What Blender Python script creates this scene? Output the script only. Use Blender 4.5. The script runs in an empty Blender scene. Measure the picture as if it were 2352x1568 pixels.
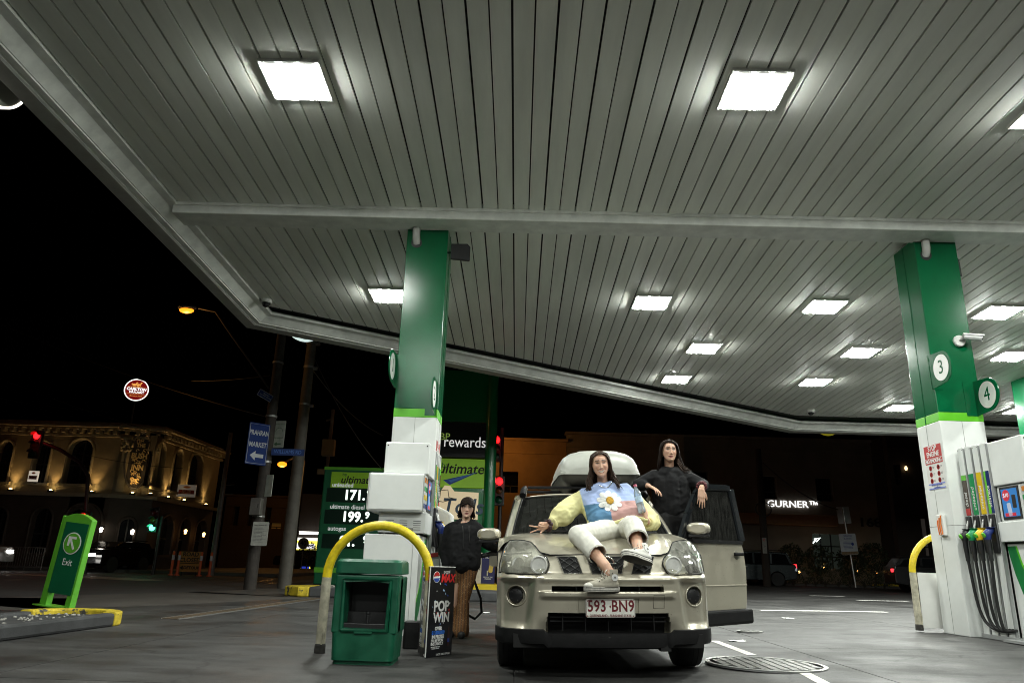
import bpy, bmesh, math, random
import numpy as np
from mathutils import Vector, Matrix, noise as mnoise
from mathutils.bvhtree import BVHTree
random.seed(7); rng = np.random.default_rng(7)
S = bpy.context.scene
COL = S.collection
R = math.radians

# ---------------------------------------------------------------- camera
CAM_H = 0.85
cam_d = bpy.data.cameras.new('camera'); cam = bpy.data.objects.new('camera', cam_d); COL.objects.link(cam)
cam_d.sensor_width = 36.0; cam_d.lens = 2740 / 3840 * 36.0; cam_d.clip_start = .05; cam_d.clip_end = 900
_p, _r, _y = R(16.95), R(1.75), R(-.87)
_fw = Vector((math.sin(_y) * math.cos(_p), math.cos(_y) * math.cos(_p), math.sin(_p)))
_rt = Vector((math.cos(_y), -math.sin(_y), 0)); _up = _rt.cross(_fw)
_r2 = _rt * math.cos(_r) + _up * math.sin(_r); _u2 = -_rt * math.sin(_r) + _up * math.cos(_r)
cam.matrix_world = Matrix(((_r2.x, _u2.x, -_fw.x, 0), (_r2.y, _u2.y, -_fw.y, 0), (_r2.z, _u2.z, -_fw.z, CAM_H), (0, 0, 0, 1)))
S.camera = cam

# ---------------------------------------------------------------- night sky
W = bpy.data.worlds.new('World'); S.world = W; W.use_nodes = True
_bg = W.node_tree.nodes['Background']
_sky = W.node_tree.nodes.new('ShaderNodeTexSky'); _sky.sky_type = 'NISHITA'; _sky.sun_disc = False
_sky.sun_elevation = R(-6); _sky.sun_rotation = R(200)
W.node_tree.links.new(_sky.outputs[0], _bg.inputs[0]); _bg.inputs[1].default_value = 0.012

# ---------------------------------------------------------------- exposure
S.view_settings.view_transform = 'Standard'; S.view_settings.look = 'None'
S.view_settings.exposure = 0.0; S.view_settings.gamma = 1.0; S.view_settings.use_curve_mapping = False
S.render.engine = 'CYCLES'
S.cycles.use_denoising = True; S.cycles.filter_width = 1.0
S.render.filter_size = 1.0
S.cycles.max_bounces = 8; S.cycles.diffuse_bounces = 4; S.cycles.glossy_bounces = 4; S.cycles.transparent_max_bounces = 12
S.cycles.caustics_reflective = False; S.cycles.caustics_refractive = False
S.cycles.sample_clamp_indirect = 6.0

LAMP_L = 215.0        # radiance of the canopy lamps

# ---------------------------------------------------------------- helpers
_F = 2740 / 3840 * 2352
def ray(u, v): return _fw + _r2 * ((u - 1176) / _F) - _u2 * ((v - 784) / _F)
def at(u, v, y):
    d = ray(u, v); return Vector((0, 0, CAM_H)) + d * (y / d.y)
def gz(x):
    """height of the sloping site above the left kerb level"""
    if x < 0: return 0.0
    if x < 6: return .02 * x
    return min(.12 + .01 * (x - 6), .2)
def ground(u, v):
    z = 0.0
    for _ in range(12):
        d = ray(u, v); p = Vector((0, 0, CAM_H)) + d * ((z - CAM_H) / d.z); z = gz(p.x)
    return Vector((p.x, p.y, z))

def prop(o, label=None, cat=None, group=None, kind=None):
    if label: o['label'] = label
    if cat: o['category'] = cat
    if group: o['group'] = group
    if kind: o['kind'] = kind
    return o
def thing(name, label, cat, loc=(0, 0, 0), rz=0, group=None, rot=None):
    o = bpy.data.objects.new(name, None); COL.objects.link(o); o.location = loc
    o.rotation_euler = rot if rot else (0, 0, rz); o.empty_display_size = .1
    return prop(o, label, cat, group)

class MB:
    """collects shapes as vertices and faces and links them as ONE mesh object"""
    def __init__(s): s.v = []; s.f = []; s.m = []; s.cur = 0
    def _add(s, vs, fs, M=None):
        n = len(s.v)
        s.v += [tuple(M @ Vector(p)) if M else tuple(p) for p in vs]
        s.f += [tuple(i + n for i in f) for f in fs]; s.m += [s.cur] * len(fs); return s
    def box(s, c, d, M=None, rz=0, taper=1.0):
        x, y, z = d[0] / 2, d[1] / 2, d[2] / 2; t = taper
        vs = [(-x, -y, -z), (x, -y, -z), (x, y, -z), (-x, y, -z), (-x * t, -y * t, z), (x * t, -y * t, z), (x * t, y * t, z), (-x * t, y * t, z)]
        T = Matrix.Translation(c) @ Matrix.Rotation(rz, 4, 'Z')
        return s._add(vs, [(0, 3, 2, 1), (4, 5, 6, 7), (0, 1, 5, 4), (1, 2, 6, 5), (2, 3, 7, 6), (3, 0, 4, 7)], (M @ T) if M else T)
    def rbox(s, c, d, r=.02, n=4, axis='Z', M=None, rz=0):
        """box with its four edges along the axis rounded"""
        a, b, h = {'Z': (d[0], d[1], d[2]), 'Y': (d[0], d[2], d[1]), 'X': (d[1], d[2], d[0])}[axis]
        pts = []
        for cx, cy, a0 in ((a / 2 - r, b / 2 - r, 0), (-a / 2 + r, b / 2 - r, 90), (-a / 2 + r, -b / 2 + r, 180), (a / 2 - r, -b / 2 + r, 270)):
            for k in range(n + 1):
                t = R(a0 + 90 * k / n); pts.append((cx + r * math.cos(t), cy + r * math.sin(t)))
        P = {'Z': lambda p, q, w: (p, q, w), 'Y': lambda p, q, w: (p, w, q), 'X': lambda p, q, w: (w, p, q)}[axis]
        m = len(pts); vs = [P(p, q, -h / 2) for p, q in pts] + [P(p, q, h / 2) for p, q in pts]
        fs = [tuple(range(m))[::-1], tuple(range(m, 2 * m))] + [(i, (i + 1) % m, m + (i + 1) % m, m + i) for i in range(m)]
        T = Matrix.Translation(c) @ Matrix.Rotation(rz, 4, 'Z')
        return s._add(vs, fs, (M @ T) if M else T)
    def prism(s, pts, h0, h1, axis='Z', M=None):
        """polygon pts extruded along the axis; axis Y: pts are (x,z), axis X: pts are (y,z)"""
        P = {'Z': lambda p, w: (p[0], p[1], w), 'Y': lambda p, w: (p[0], w, p[1]), 'X': lambda p, w: (w, p[0], p[1])}[axis]
        m = len(pts); vs = [P(p, h0) for p in pts] + [P(p, h1) for p in pts]
        fs = [tuple(range(m))[::-1], tuple(range(m, 2 * m))] + [(i, (i + 1) % m, m + (i + 1) % m, m + i) for i in range(m)]
        return s._add(vs, fs, M)
    def cyl(s, p0, p1, r0, r1=None, n=16, caps=True):
        return s.tube([p0, p1], [r0, r0 if r1 is None else r1], n, caps)
    def tube(s, pts, r, n=10, caps=True):
        pts = [Vector(p) for p in pts]; m = len(pts)
        rs = r if isinstance(r, (list, tuple)) else [r] * m
        vs = []; ref = None
        for i, p in enumerate(pts):
            t = (pts[min(i + 1, m - 1)] - pts[max(i - 1, 0)]).normalized()
            if ref is None:
                ref = Vector((0, 0, 1)) if abs(t.z) < .9 else Vector((1, 0, 0))
            a = t.cross(ref).normalized(); ref = a.cross(t).normalized()
            for k in range(n):
                q = 2 * math.pi * k / n; vs.append(p + (a * math.cos(q) + ref * math.sin(q)) * rs[i])
        fs = [(i * n + k, i * n + (k + 1) % n, (i + 1) * n + (k + 1) % n, (i + 1) * n + k) for i in range(m - 1) for k in range(n)]
        if caps: fs += [tuple(range(n))[::-1], tuple(range((m - 1) * n, m * n))]
        return s._add(vs, fs)
    def lathe(s, prof, n=24, M=None, a0=0, a1=360):
        """profile of (radius, height) turned about Z"""
        full = abs(a1 - a0) >= 360; c = n if full else n + 1
        vs = [(r * math.cos(R(a0 + (a1 - a0) * k / n)), r * math.sin(R(a0 + (a1 - a0) * k / n)), h) for r, h in prof for k in range(c)]
        fs = [(i * c + k, i * c + (k + 1) % c, (i + 1) * c + (k + 1) % c, (i + 1) * c + k) for i in range(len(prof) - 1) for k in range(n)]
        if full: fs += [tuple(range(n))[::-1], tuple(range((len(prof) - 1) * n, len(prof) * n))]
        return s._add(vs, fs, M)
    def ball(s, c, r, n=12, m=8, M=None):
        rr = r if isinstance(r, (tuple, list)) else (r, r, r)
        prof = [(math.sin(math.pi * i / m), -math.cos(math.pi * i / m)) for i in range(m + 1)]
        prof[0] = (.02, -1); prof[-1] = (.02, 1)
        T = Matrix.Translation(c) @ (M or Matrix()) @ Matrix.Diagonal((rr[0], rr[1], rr[2], 1))
        return s.lathe(prof, n, T)
    def grid(s, P):
        """P[i][j] points -> quads"""
        a, b = len(P), len(P[0])
        return s._add([p for row in P for p in row], [(i * b + j, i * b + j + 1, (i + 1) * b + j + 1, (i + 1) * b + j) for i in range(a - 1) for j in range(b - 1)])
    def face(s, pts): return s._add(pts, [tuple(range(len(pts)))])
    def build(s, name, mats, parent=None, smooth=False, bevel=0, seg=2, solid=0, loc=None, rot=None, sub=0):
        me = bpy.data.meshes.new(name); me.from_pydata(s.v, [], s.f)
        if not isinstance(mats, (list, tuple)): mats = [mats]
        for m in mats: me.materials.append(m)
        if len(mats) > 1: me.polygons.foreach_set('material_index', s.m)
        if smooth:
            me.polygons.foreach_set('use_smooth', [True] * len(me.polygons))
            if smooth is not True: me.set_sharp_from_angle(angle=R(smooth))
        me.update()
        o = bpy.data.objects.new(name, me); COL.objects.link(o)
        if parent: o.parent = parent
        if loc: o.location = loc
        if rot: o.rotation_euler = rot
        if solid:
            md = o.modifiers.new('s', 'SOLIDIFY'); md.thickness = solid; md.offset = -1
        if bevel:
            md = o.modifiers.new('b', 'BEVEL'); md.width = bevel; md.segments = seg; md.limit_method = 'ANGLE'; md.angle_limit = R(40)
            md.harden_normals = False
        if sub:
            md = o.modifiers.new('u', 'SUBSURF'); md.levels = sub; md.render_levels = sub
        return o

def frame(o, r, u):
    """matrix whose X is r, Y is u (both in world or parent space), origin o"""
    r = Vector(r).normalized(); u = Vector(u); n = r.cross(u).normalized(); u = n.cross(r)
    return Matrix(((r.x, u.x, n.x, o[0]), (r.y, u.y, n.y, o[1]), (r.z, u.z, n.z, o[2]), (0, 0, 0, 1)))
def text(name, body, size, M, m, parent=None, ext=.001, align='CENTER', sx=1.0, shear=0, bold=0.0, sp=1.0, ls=1.0):
    c = bpy.data.curves.new(name, 'FONT'); c.body = body; c.size = size; c.extrude = ext; c.align_x = align; c.align_y = 'CENTER'
    c.shear = shear; c.offset = bold; c.space_character = sp; c.space_line = ls; c.resolution_u = 3; c.materials.append(m)
    tmp = bpy.data.objects.new(name, c); me = bpy.data.meshes.new_from_object(tmp); me.name = name
    bpy.data.objects.remove(tmp); bpy.data.curves.remove(c)
    if not me.materials: me.materials.append(m)
    o = bpy.data.objects.new(name, me); COL.objects.link(o)
    if parent: o.parent = parent
    o.matrix_local = M @ Matrix.Diagonal((sx, 1, 1, 1)); return o
def FX(x, y, z): return frame((x, y, z), (1, 0, 0), (0, 0, 1))     # upright text that faces the camera side (-Y)

MATS = {}
def mat(name, col=None, rough=.5, metal=0.0, var=.1, vs=6.0, bump=0.0, bs=80.0, coat=0.0, spec=.5, emit=None, es=0.0, coord='Object', rnd=0.0, alpha=1.0, trans=0.0, detail=4.0, rvar=.0, st=None):
    if name in MATS: return MATS[name]
    m = bpy.data.materials.new(name); m.use_nodes = True; nt = m.node_tree; N = nt.nodes; L = nt.links
    b = N['Principled BSDF']; b.inputs['Roughness'].default_value = rough; b.inputs['Metallic'].default_value = metal
    b.inputs['Specular IOR Level'].default_value = spec; b.inputs['Coat Weight'].default_value = coat; b.inputs['Coat Roughness'].default_value = .06
    b.inputs['Alpha'].default_value = alpha; b.inputs['Transmission Weight'].default_value = trans
    c4 = (*col, 1); b.inputs['Base Color'].default_value = c4
    if coord == 'pos':
        tc = N.new('ShaderNodeNewGeometry'); cs = tc.outputs['Position']
    else:
        tc = N.new('ShaderNodeTexCoord'); cs = tc.outputs['Object']
    if st:
        mp_ = N.new('ShaderNodeMapping'); mp_.inputs['Scale'].default_value = st; L.new(cs, mp_.inputs[0]); cs0 = cs; cs = mp_.outputs[0]
    if var or rnd:
        nz = N.new('ShaderNodeTexNoise'); nz.inputs['Scale'].default_value = vs; nz.inputs['Detail'].default_value = detail; nz.inputs['Roughness'].default_value = .6
        L.new(cs, nz.inputs['Vector'])
        mr = N.new('ShaderNodeMapRange'); mr.inputs[1].default_value = .3; mr.inputs[2].default_value = .7
        mr.inputs[3].default_value = 1 - var; mr.inputs[4].default_value = 1 + var; L.new(nz.outputs['Fac'], mr.inputs[0])
        vm = N.new('ShaderNodeVectorMath'); vm.operation = 'SCALE'; vm.inputs[0].default_value = col; L.new(mr.outputs[0], vm.inputs['Scale'])
        last = vm.outputs[0]
        if rnd:
            oi = N.new('ShaderNodeObjectInfo'); m2 = N.new('ShaderNodeMapRange'); m2.inputs[3].default_value = 1 - rnd; m2.inputs[4].default_value = 1 + rnd
            L.new(oi.outputs['Random'], m2.inputs[0]); v2 = N.new('ShaderNodeVectorMath'); v2.operation = 'SCALE'
            L.new(last, v2.inputs[0]); L.new(m2.outputs[0], v2.inputs['Scale']); last = v2.outputs[0]
        L.new(last, b.inputs['Base Color'])
        if rvar:
            m3 = N.new('ShaderNodeMapRange'); m3.inputs[1].default_value = .3; m3.inputs[2].default_value = .7
            m3.inputs[3].default_value = max(.03, rough - rvar); m3.inputs[4].default_value = min(1, rough + rvar)
            L.new(nz.outputs['Fac'], m3.inputs[0]); L.new(m3.outputs[0], b.inputs['Roughness'])
    if bump:
        n2 = N.new('ShaderNodeTexNoise'); n2.inputs['Scale'].default_value = bs; n2.inputs['Detail'].default_value = 3; L.new(cs, n2.inputs['Vector'])
        bp = N.new('ShaderNodeBump'); bp.inputs['Strength'].default_value = bump; bp.inputs['Distance'].default_value = .01
        L.new(n2.outputs['Fac'], bp.inputs['Height']); L.new(bp.outputs[0], b.inputs['Normal'])
    if emit:
        b.inputs['Emission Color'].default_value = (*emit, 1); b.inputs['Emission Strength'].default_value = es
    MATS[name] = m; return m
def glass(name, tint=(.9, .95, .93), refl=.08, rough=.02, haze=0.0, hcol=(.6, .6, .55), ior=1.45):
    """thin pane: see-through with a Fresnel reflection and an optional film of dirt"""
    if name in MATS: return MATS[name]
    m = bpy.data.materials.new(name); m.use_nodes = True; nt = m.node_tree; N = nt.nodes; L = nt.links; N.clear()
    out = N.new('ShaderNodeOutputMaterial'); tr = N.new('ShaderNodeBsdfTransparent'); tr.inputs[0].default_value = (*tint, 1)
    gl = N.new('ShaderNodeBsdfGlossy'); gl.inputs['Roughness'].default_value = rough
    fr = N.new('ShaderNodeFresnel'); fr.inputs[0].default_value = ior
    mx = N.new('ShaderNodeMixShader'); L.new(fr.outputs[0], mx.inputs[0]); L.new(tr.outputs[0], mx.inputs[1]); L.new(gl.outputs[0], mx.inputs[2]); last = mx
    if haze:
        df = N.new('ShaderNodeBsdfDiffuse'); df.inputs[0].default_value = (*hcol, 1); m2 = N.new('ShaderNodeMixShader')
        tc = N.new('ShaderNodeTexCoord'); nz = N.new('ShaderNodeTexNoise'); nz.inputs['Scale'].default_value = 14; nz.inputs['Detail'].default_value = 6
        mp = N.new('ShaderNodeMapping'); mp.inputs['Scale'].default_value = (3, 1, .5); L.new(tc.outputs['Object'], mp.inputs[0]); L.new(mp.outputs[0], nz.inputs['Vector'])
        mr = N.new('ShaderNodeMapRange'); mr.inputs[1].default_value = .35; mr.inputs[2].default_value = .7; mr.inputs[3].default_value = haze * .4; mr.inputs[4].default_value = haze * 1.6
        L.new(nz.outputs['Fac'], mr.inputs[0]); L.new(mr.outputs[0], m2.inputs[0]); L.new(mx.outputs[0], m2.inputs[1]); L.new(df.outputs[0], m2.inputs[2]); last = m2
    L.new(last.outputs[0], out.inputs[0]); MATS[name] = m; return m
def glow(name, col=None, st=0):
    if name in MATS: return MATS[name]
    return mat(name, (.02, .02, .02), .5, var=0, emit=col, es=st)

WHITE = mat('white_powder_coat', (.74, .76, .74), .35, var=.06, vs=2.5, bump=.03, bs=300)
WHITE2 = mat('white_paint', (.7, .7, .67), .45, var=.08, vs=3)
BLACK = mat('black_plastic', (.012, .012, .013), .45, var=.2)
BLACKM = mat('black_rubber', (.008, .008, .008), .7, var=.2)
GREEN = mat('dark_green_paint', (.001, .098, .034), .19, var=.1, vs=3, bump=.06, bs=150, spec=.36)
LIME = mat('lime_green_paint', (.12, .52, .02), .4, var=.06)
YELLOW = mat('yellow_paint', (.72, .55, .015), .4, var=.25, vs=14, bump=.06, detail=8)
CREAM = mat('grubby_cream_paint', (.46, .43, .33), .5, var=.38, vs=14, detail=9)
STEEL = mat('galvanised_steel', (.35, .35, .34), .4, metal=.8, var=.2, vs=20)
CHROME = mat('chrome', (.75, .75, .75), .12, metal=1, var=0)
INK = mat('black_ink', (.01, .01, .01), .6, var=0)
WINK = mat('white_ink', (.75, .75, .73), .6, var=0)
RINK = mat('red_ink', (.45, .02, .02), .5, var=0)
BINK = mat('blue_ink', (.03, .07, .35), .5, var=0)
# ================================================================ GROUND
ROADM = mat('road_asphalt', (.045, .043, .042), .8, var=.3, vs=1.2, bump=.2, bs=120, coord='pos', rvar=.15)
PATHM = mat('footpath_concrete', (.075, .068, .06), .75, var=.25, vs=1.5, bump=.1, coord='pos')
def forecourt_material():
    m = mat('forecourt_concrete', (.031, .0305, .0293), .6, var=.3, vs=.9, bump=.12, bs=150, coord='pos', rnd=.07, rvar=.22, detail=8)
    nt = m.node_tree; N = nt.nodes; L = nt.links; b = N['Principled BSDF']
    src = b.inputs['Base Color'].links[0].from_socket
    geo = N.new('ShaderNodeNewGeometry')
    # worn tyre streaks: noise stretched along x, and oil spots
    mp = N.new('ShaderNodeMapping'); mp.inputs['Scale'].default_value = (.7, 2.6, 1); mp.inputs['Rotation'].default_value = (0, 0, .25)
    L.new(geo.outputs['Position'], mp.inputs[0])
    n1 = N.new('ShaderNodeTexNoise'); n1.inputs['Scale'].default_value = 1.6; n1.inputs['Detail'].default_value = 9; n1.inputs['Roughness'].default_value = .7; L.new(mp.outputs[0], n1.inputs['Vector'])
    r1 = N.new('ShaderNodeMapRange'); r1.inputs[1].default_value = .38; r1.inputs[2].default_value = .62; r1.inputs[3].default_value = .6; r1.inputs[4].default_value = 1.45; L.new(n1.outputs['Fac'], r1.inputs[0])
    v1 = N.new('ShaderNodeVectorMath'); v1.operation = 'SCALE'; L.new(src, v1.inputs[0]); L.new(r1.outputs[0], v1.inputs['Scale'])
    vo = N.new('ShaderNodeTexNoise'); vo.inputs['Scale'].default_value = 2.3; vo.inputs['Detail'].default_value = 2; L.new(geo.outputs['Position'], vo.inputs['Vector'])
    r2 = N.new('ShaderNodeMapRange'); r2.inputs[1].default_value = .24; r2.inputs[2].default_value = .34; r2.inputs[3].default_value = .3; r2.inputs[4].default_value = 1.0; L.new(vo.outputs['Fac'], r2.inputs[0])
    v2 = N.new('ShaderNodeVectorMath'); v2.operation = 'SCALE'; L.new(v1.outputs[0], v2.inputs[0]); L.new(r2.outputs[0], v2.inputs['Scale'])
    # pale scuffs
    mp2 = N.new('ShaderNodeMapping'); mp2.inputs['Scale'].default_value = (1.2, 7, 1); mp2.inputs['Rotation'].default_value = (0, 0, -.35); L.new(geo.outputs['Position'], mp2.inputs[0])
    n3 = N.new('ShaderNodeTexNoise'); n3.inputs['Scale'].default_value = 1.1; n3.inputs['Detail'].default_value = 10; n3.inputs['Roughness'].default_value = .75; L.new(mp2.outputs[0], n3.inputs['Vector'])
    r3 = N.new('ShaderNodeMapRange'); r3.inputs[1].default_value = .64; r3.inputs[2].default_value = .74; r3.inputs[3].default_value = 0; r3.inputs[4].default_value = .5; L.new(n3.outputs['Fac'], r3.inputs[0])
    mx = N.new('ShaderNodeMix'); mx.data_type = 'RGBA'; L.new(r3.outputs[0], mx.inputs[0]); L.new(v2.outputs[0], mx.inputs[6]); mx.inputs[7].default_value = (.27, .26, .24, 1)
    # hairline cracks and oil drips
    nd = N.new('ShaderNodeTexNoise'); nd.inputs['Scale'].default_value = 1.3; nd.inputs['Detail'].default_value = 5; L.new(geo.outputs['Position'], nd.inputs['Vector'])
    va = N.new('ShaderNodeVectorMath'); va.operation = 'MULTIPLY_ADD'; va.inputs[1].default_value = (.9, .9, 0); L.new(nd.outputs['Color'], va.inputs[0]); L.new(geo.outputs['Position'], va.inputs[2])
    vr = N.new('ShaderNodeTexVoronoi'); vr.feature = 'DISTANCE_TO_EDGE'; vr.inputs['Scale'].default_value = .33; L.new(va.outputs[0], vr.inputs['Vector'])
    rc = N.new('ShaderNodeMapRange'); rc.inputs[1].default_value = .0015; rc.inputs[2].default_value = .005; rc.inputs[3].default_value = .35; rc.inputs[4].default_value = 1.0; L.new(vr.outputs['Distance'], rc.inputs[0])
    nr = N.new('ShaderNodeTexVoronoi'); nr.inputs['Scale'].default_value = 2.1; L.new(va.outputs[0], nr.inputs['Vector'])
    rd = N.new('ShaderNodeMapRange'); rd.inputs[1].default_value = .05; rd.inputs[2].default_value = .16; rd.inputs[3].default_value = .45; rd.inputs[4].default_value = 1.0; L.new(nr.outputs['Distance'], rd.inputs[0])
    ng = N.new('ShaderNodeTexNoise'); ng.inputs['Scale'].default_value = 45; ng.inputs['Detail'].default_value = 3; L.new(geo.outputs['Position'], ng.inputs['Vector'])
    rg = N.new('ShaderNodeMapRange'); rg.inputs[1].default_value = .35; rg.inputs[2].default_value = .65; rg.inputs[3].default_value = .75; rg.inputs[4].default_value = 1.3; L.new(ng.outputs['Fac'], rg.inputs[0])
    last = mx.outputs[2]
    for k_ in (rc, rd, rg):
        vs_ = N.new('ShaderNodeVectorMath'); vs_.operation = 'SCALE'; L.new(last, vs_.inputs[0]); L.new(k_.outputs[0], vs_.inputs['Scale']); last = vs_.outputs[0]
    L.new(last, b.inputs['Base Color']); return m
FORE = forecourt_material()
xs = [-240, -60, -16, -12, -8, -4, 0, 3, 6, 10, 14, 18, 60, 240]
g = MB(); ys = [-40, 0, 20, 40, 80, 300]
g.grid([[(x, y, gz(x) - .012) for y in ys] for x in xs]); prop(g.build('ground', ROADM), kind='structure')
# forecourt of poured slabs with open joints, each slab its own piece
fore = bpy.data.objects.new('forecourt', None); COL.objects.link(fore); fore['kind'] = 'structure'
fx = [-14, -10, -7.2, -3.7, 0, 3, 6, 10, 14, 18]
fy = [-17, -11, -6, -1, 2.2, 5.5, 8.7, 11.9, 15.1, 18.6, 22.4, 26.5, 31, 36]
def edge_y(x):      # far edge of the forecourt (the drain on the left, the kerb line on the right)
    pts = [(-14, 8.4), (-6.9, 11.6), (-4.5, 17.5), (-3.2, 23.5), (0, 26), (5, 30), (10, 35), (18, 36)]
    for (a, b), (c, d) in zip(pts, pts[1:]):
        if a <= x <= c: return b + (d - b) * (x - a) / (c - a)
    return 36
for i in range(len(fx) - 1):
    for j in range(len(fy) - 1):
        x0, x1, y0, y1 = fx[i] + .006, fx[i + 1] - .006, fy[j] + .006, fy[j + 1] - .006
        e0, e1 = edge_y(x0), edge_y(x1)
        if y0 >= max(e0, e1): continue
        b = MB(); n = 4; P = []
        for a in range(n + 1):
            x = x0 + (x1 - x0) * a / n; e = edge_y(x)
            ya, yb = min(y0, e), min(y1, e)
            P.append([(x, ya + (yb - ya) * k / 2, gz(x)) for k in range(3)])
        b.grid(P); b.f = [f[::-1] for f in b.f]; b.build('slab', FORE, fore, solid=.01)
# footpath strip and far street kerbs
fp = MB()
for (a, b_) in (((-40, 3), (-14, 8.4)), ((-14, 8.4), (-6.9, 11.6)), ((-6.9, 11.6), (-4.5, 17.5)), ((-4.5, 17.5), (-3.2, 23.5))):
    d = (Vector(b_) - Vector(a)).normalized(); nrm = Vector((-d.y, d.x)) * 3.4
    fp.face([(a[0], a[1], -.004), (b_[0], b_[1], -.004), (b_[0] + nrm.x, b_[1] + nrm.y, -.004), (a[0] + nrm.x, a[1] + nrm.y, -.004)])
prop(fp.build('footpath', PATHM), kind='structure')
fk = MB(); fk.box((-30, 36.2, .06), (25, 4.0, .14)); fk.box((-14.2, 44, .06), (6.8, 19, .14)); fk.box((14, 44.2, gz(14) + .05), (36, 3.0, .14))
prop(fk.build('far_footpath', PATHM), kind='structure')
# painted lane lines and tram rails on the street
LINE = mat('worn_road_paint', (.62, .6, .55), .7, var=.35, vs=8, coord='pos')
LINEO = mat('worn_crossing_paint', (.3, .24, .18), .7, var=.4, vs=5, coord='pos')
ln = MB()
for (u0, v0, u1, v1, w) in ((0, 1317, 150, 1324, .32), (170, 1325, 330, 1333, .55), (330, 1333, 440, 1330, .35), (0, 1330, 28, 1331, .25)):
    a, b = ground(u0, v0), ground(u1, v1); ln.face([(a.x, a.y, -.006), (b.x, b.y, -.006), (b.x + .1, b.y + w * 3, -.006), (a.x + .1, a.y + w * 3, -.006)])
prop(ln.build('road_marking', LINEO), kind='structure')
tr = MB()
for y in (26.2, 27.7, 29.6, 31.1): tr.box((-15, y, -.004), (60, .07, .006))
prop(tr.build('tram_rail', mat('rail_steel', (.25, .24, .23), .3, metal=.9, var=.3, coord='pos')), kind='structure')
fl = MB()
def strip(mb, p, q, w):
    a, b = ground(*p), ground(*q); d = (b - a).normalized(); n = Vector((-d.y, d.x, 0)) * w / 2
    k = max(1, int((b - a).length)); rows = []
    for i in range(k + 1):
        c = a.lerp(b, i / k); rows.append([(c.x - n.x, c.y - n.y, gz(c.x - n.x) + .004), (c.x + n.x, c.y + n.y, gz(c.x + n.x) + .004)])
    mb.grid(rows)
strip(fl, (1640, 1471), (1728, 1504), .1); strip(fl, (1838, 1540), (1905, 1575), .1)
prop(fl.build('painted_line', LINE), kind='structure')
fl = MB()
for (p, q, w) in (((1747, 1401), (2035, 1405), .2), ((1970, 1378), (2085, 1380), .28), ((1860, 1367), (1940, 1369), .3), ((2330, 1394), (2352, 1393), .3)): strip(fl, p, q, w)
prop(fl.build('bay_marking', mat('white_line_paint', (.75, .74, .7), .6, var=.15, coord='pos')), kind='structure')
# trench drain across the driveway
dr = thing('drain_grate', 'long slotted steel drain grate set across the driveway mouth', 'drain grate')
a, b = ground(389, 1421), ground(738, 1373); d = (b - a); L_ = d.length; d.normalize(); nn = Vector((-d.y, d.x, 0))
f = MB(); M = frame((a.x, a.y, .006), d, nn)
f.box((L_ / 2, .125, 0), (L_, .02, .012), M); f.box((L_ / 2, -.125, 0), (L_, .02, .012), M); f.build('grate_frame', STEEL, dr)
f = MB(); k = int(L_ / .11)
for i in range(k): f.box((.05 + i * .11, 0, 0), (.045, .23, .01), M)
o = f.build('grate_bars', mat('rusty_steel', (.22, .17, .12), .55, metal=.6, var=.3, vs=5), dr); o['kind'] = 'stuff'
# manhole covers with chequer pattern studs
TREAD = mat('tread_plate', (.62, .62, .6), .33, metal=.85, var=.25, vs=7)
def manhole(c, r, label, rows):
    t = thing('manhole_cover', label, 'manhole cover', c)
    m = MB(); m.lathe([(r, 0), (r, .008), (r - .01, .012), (.001, .012)], 40); m.build('cover_plate', mat('tread_base', (.3, .3, .3), .5, metal=.3, var=.3, vs=9), t)
    m = MB(); m.lathe([(r, .012), (r, .017), (r - .04, .017), (r - .04, .012)], 40); m.build('rim', TREAD, t, smooth=30)
    s = MB(); st = 2 * r / rows
    for i in range(rows):
        for j in range(rows * 2):
            x, y = -r + st * (i + .5), -r + st * .5 * (j + .5)
            if math.hypot(x, y) < r - .07: s.box((x, y, .014), (st * .82, st * .3, .006), rz=R(24 if i % 2 else -24))
    o = s.build('tread_studs', TREAD, t); o['kind'] = 'stuff'
    return t
p = ground(1758, 1527); manhole((p.x, p.y, p.z + .002), .53, 'large round tread-plate manhole cover beside the front wheel of the gold car', 12)
p = ground(1720, 1369); p = ground(1722, 1451); manhole((p.x, p.y, p.z + .002), .17, 'small round manhole cover beyond the larger one on the forecourt', 6)
# litter
PAPER = mat('paper_litter', (.75, .75, .72), .8, var=.1)
for (u, v, w, h, lab) in ((1693, 1472, .19, .07, 'flat white paper scrap lying beside the painted line'), (1812, 1420, .16, .14, 'crumpled white wrapper lying on the concrete beyond the open door'),
                          (1117, 1407, .13, .05, 'thin white paper strip lying between the pump and the car'), (835, 1384, .12, .1, 'small pale scrap lying near the drain behind the hoop barrier'), (2110, 1370, .1, .1, 'small white scrap lying by the hoop barrier on the far side')):
    c = ground(u, v); b = MB(); n = 5
    P = [[(c.x + w * (i / n - .5), c.y + h * 2 * (j / n - .5), c.z + .004 + .018 * abs(mnoise.noise((i * .9 + u, j * .7, .3)))) for j in range(n + 1)] for i in range(n + 1)]
    b.grid(P); prop(b.build('paper_scrap', PAPER, solid=.001), lab, 'litter')

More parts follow.
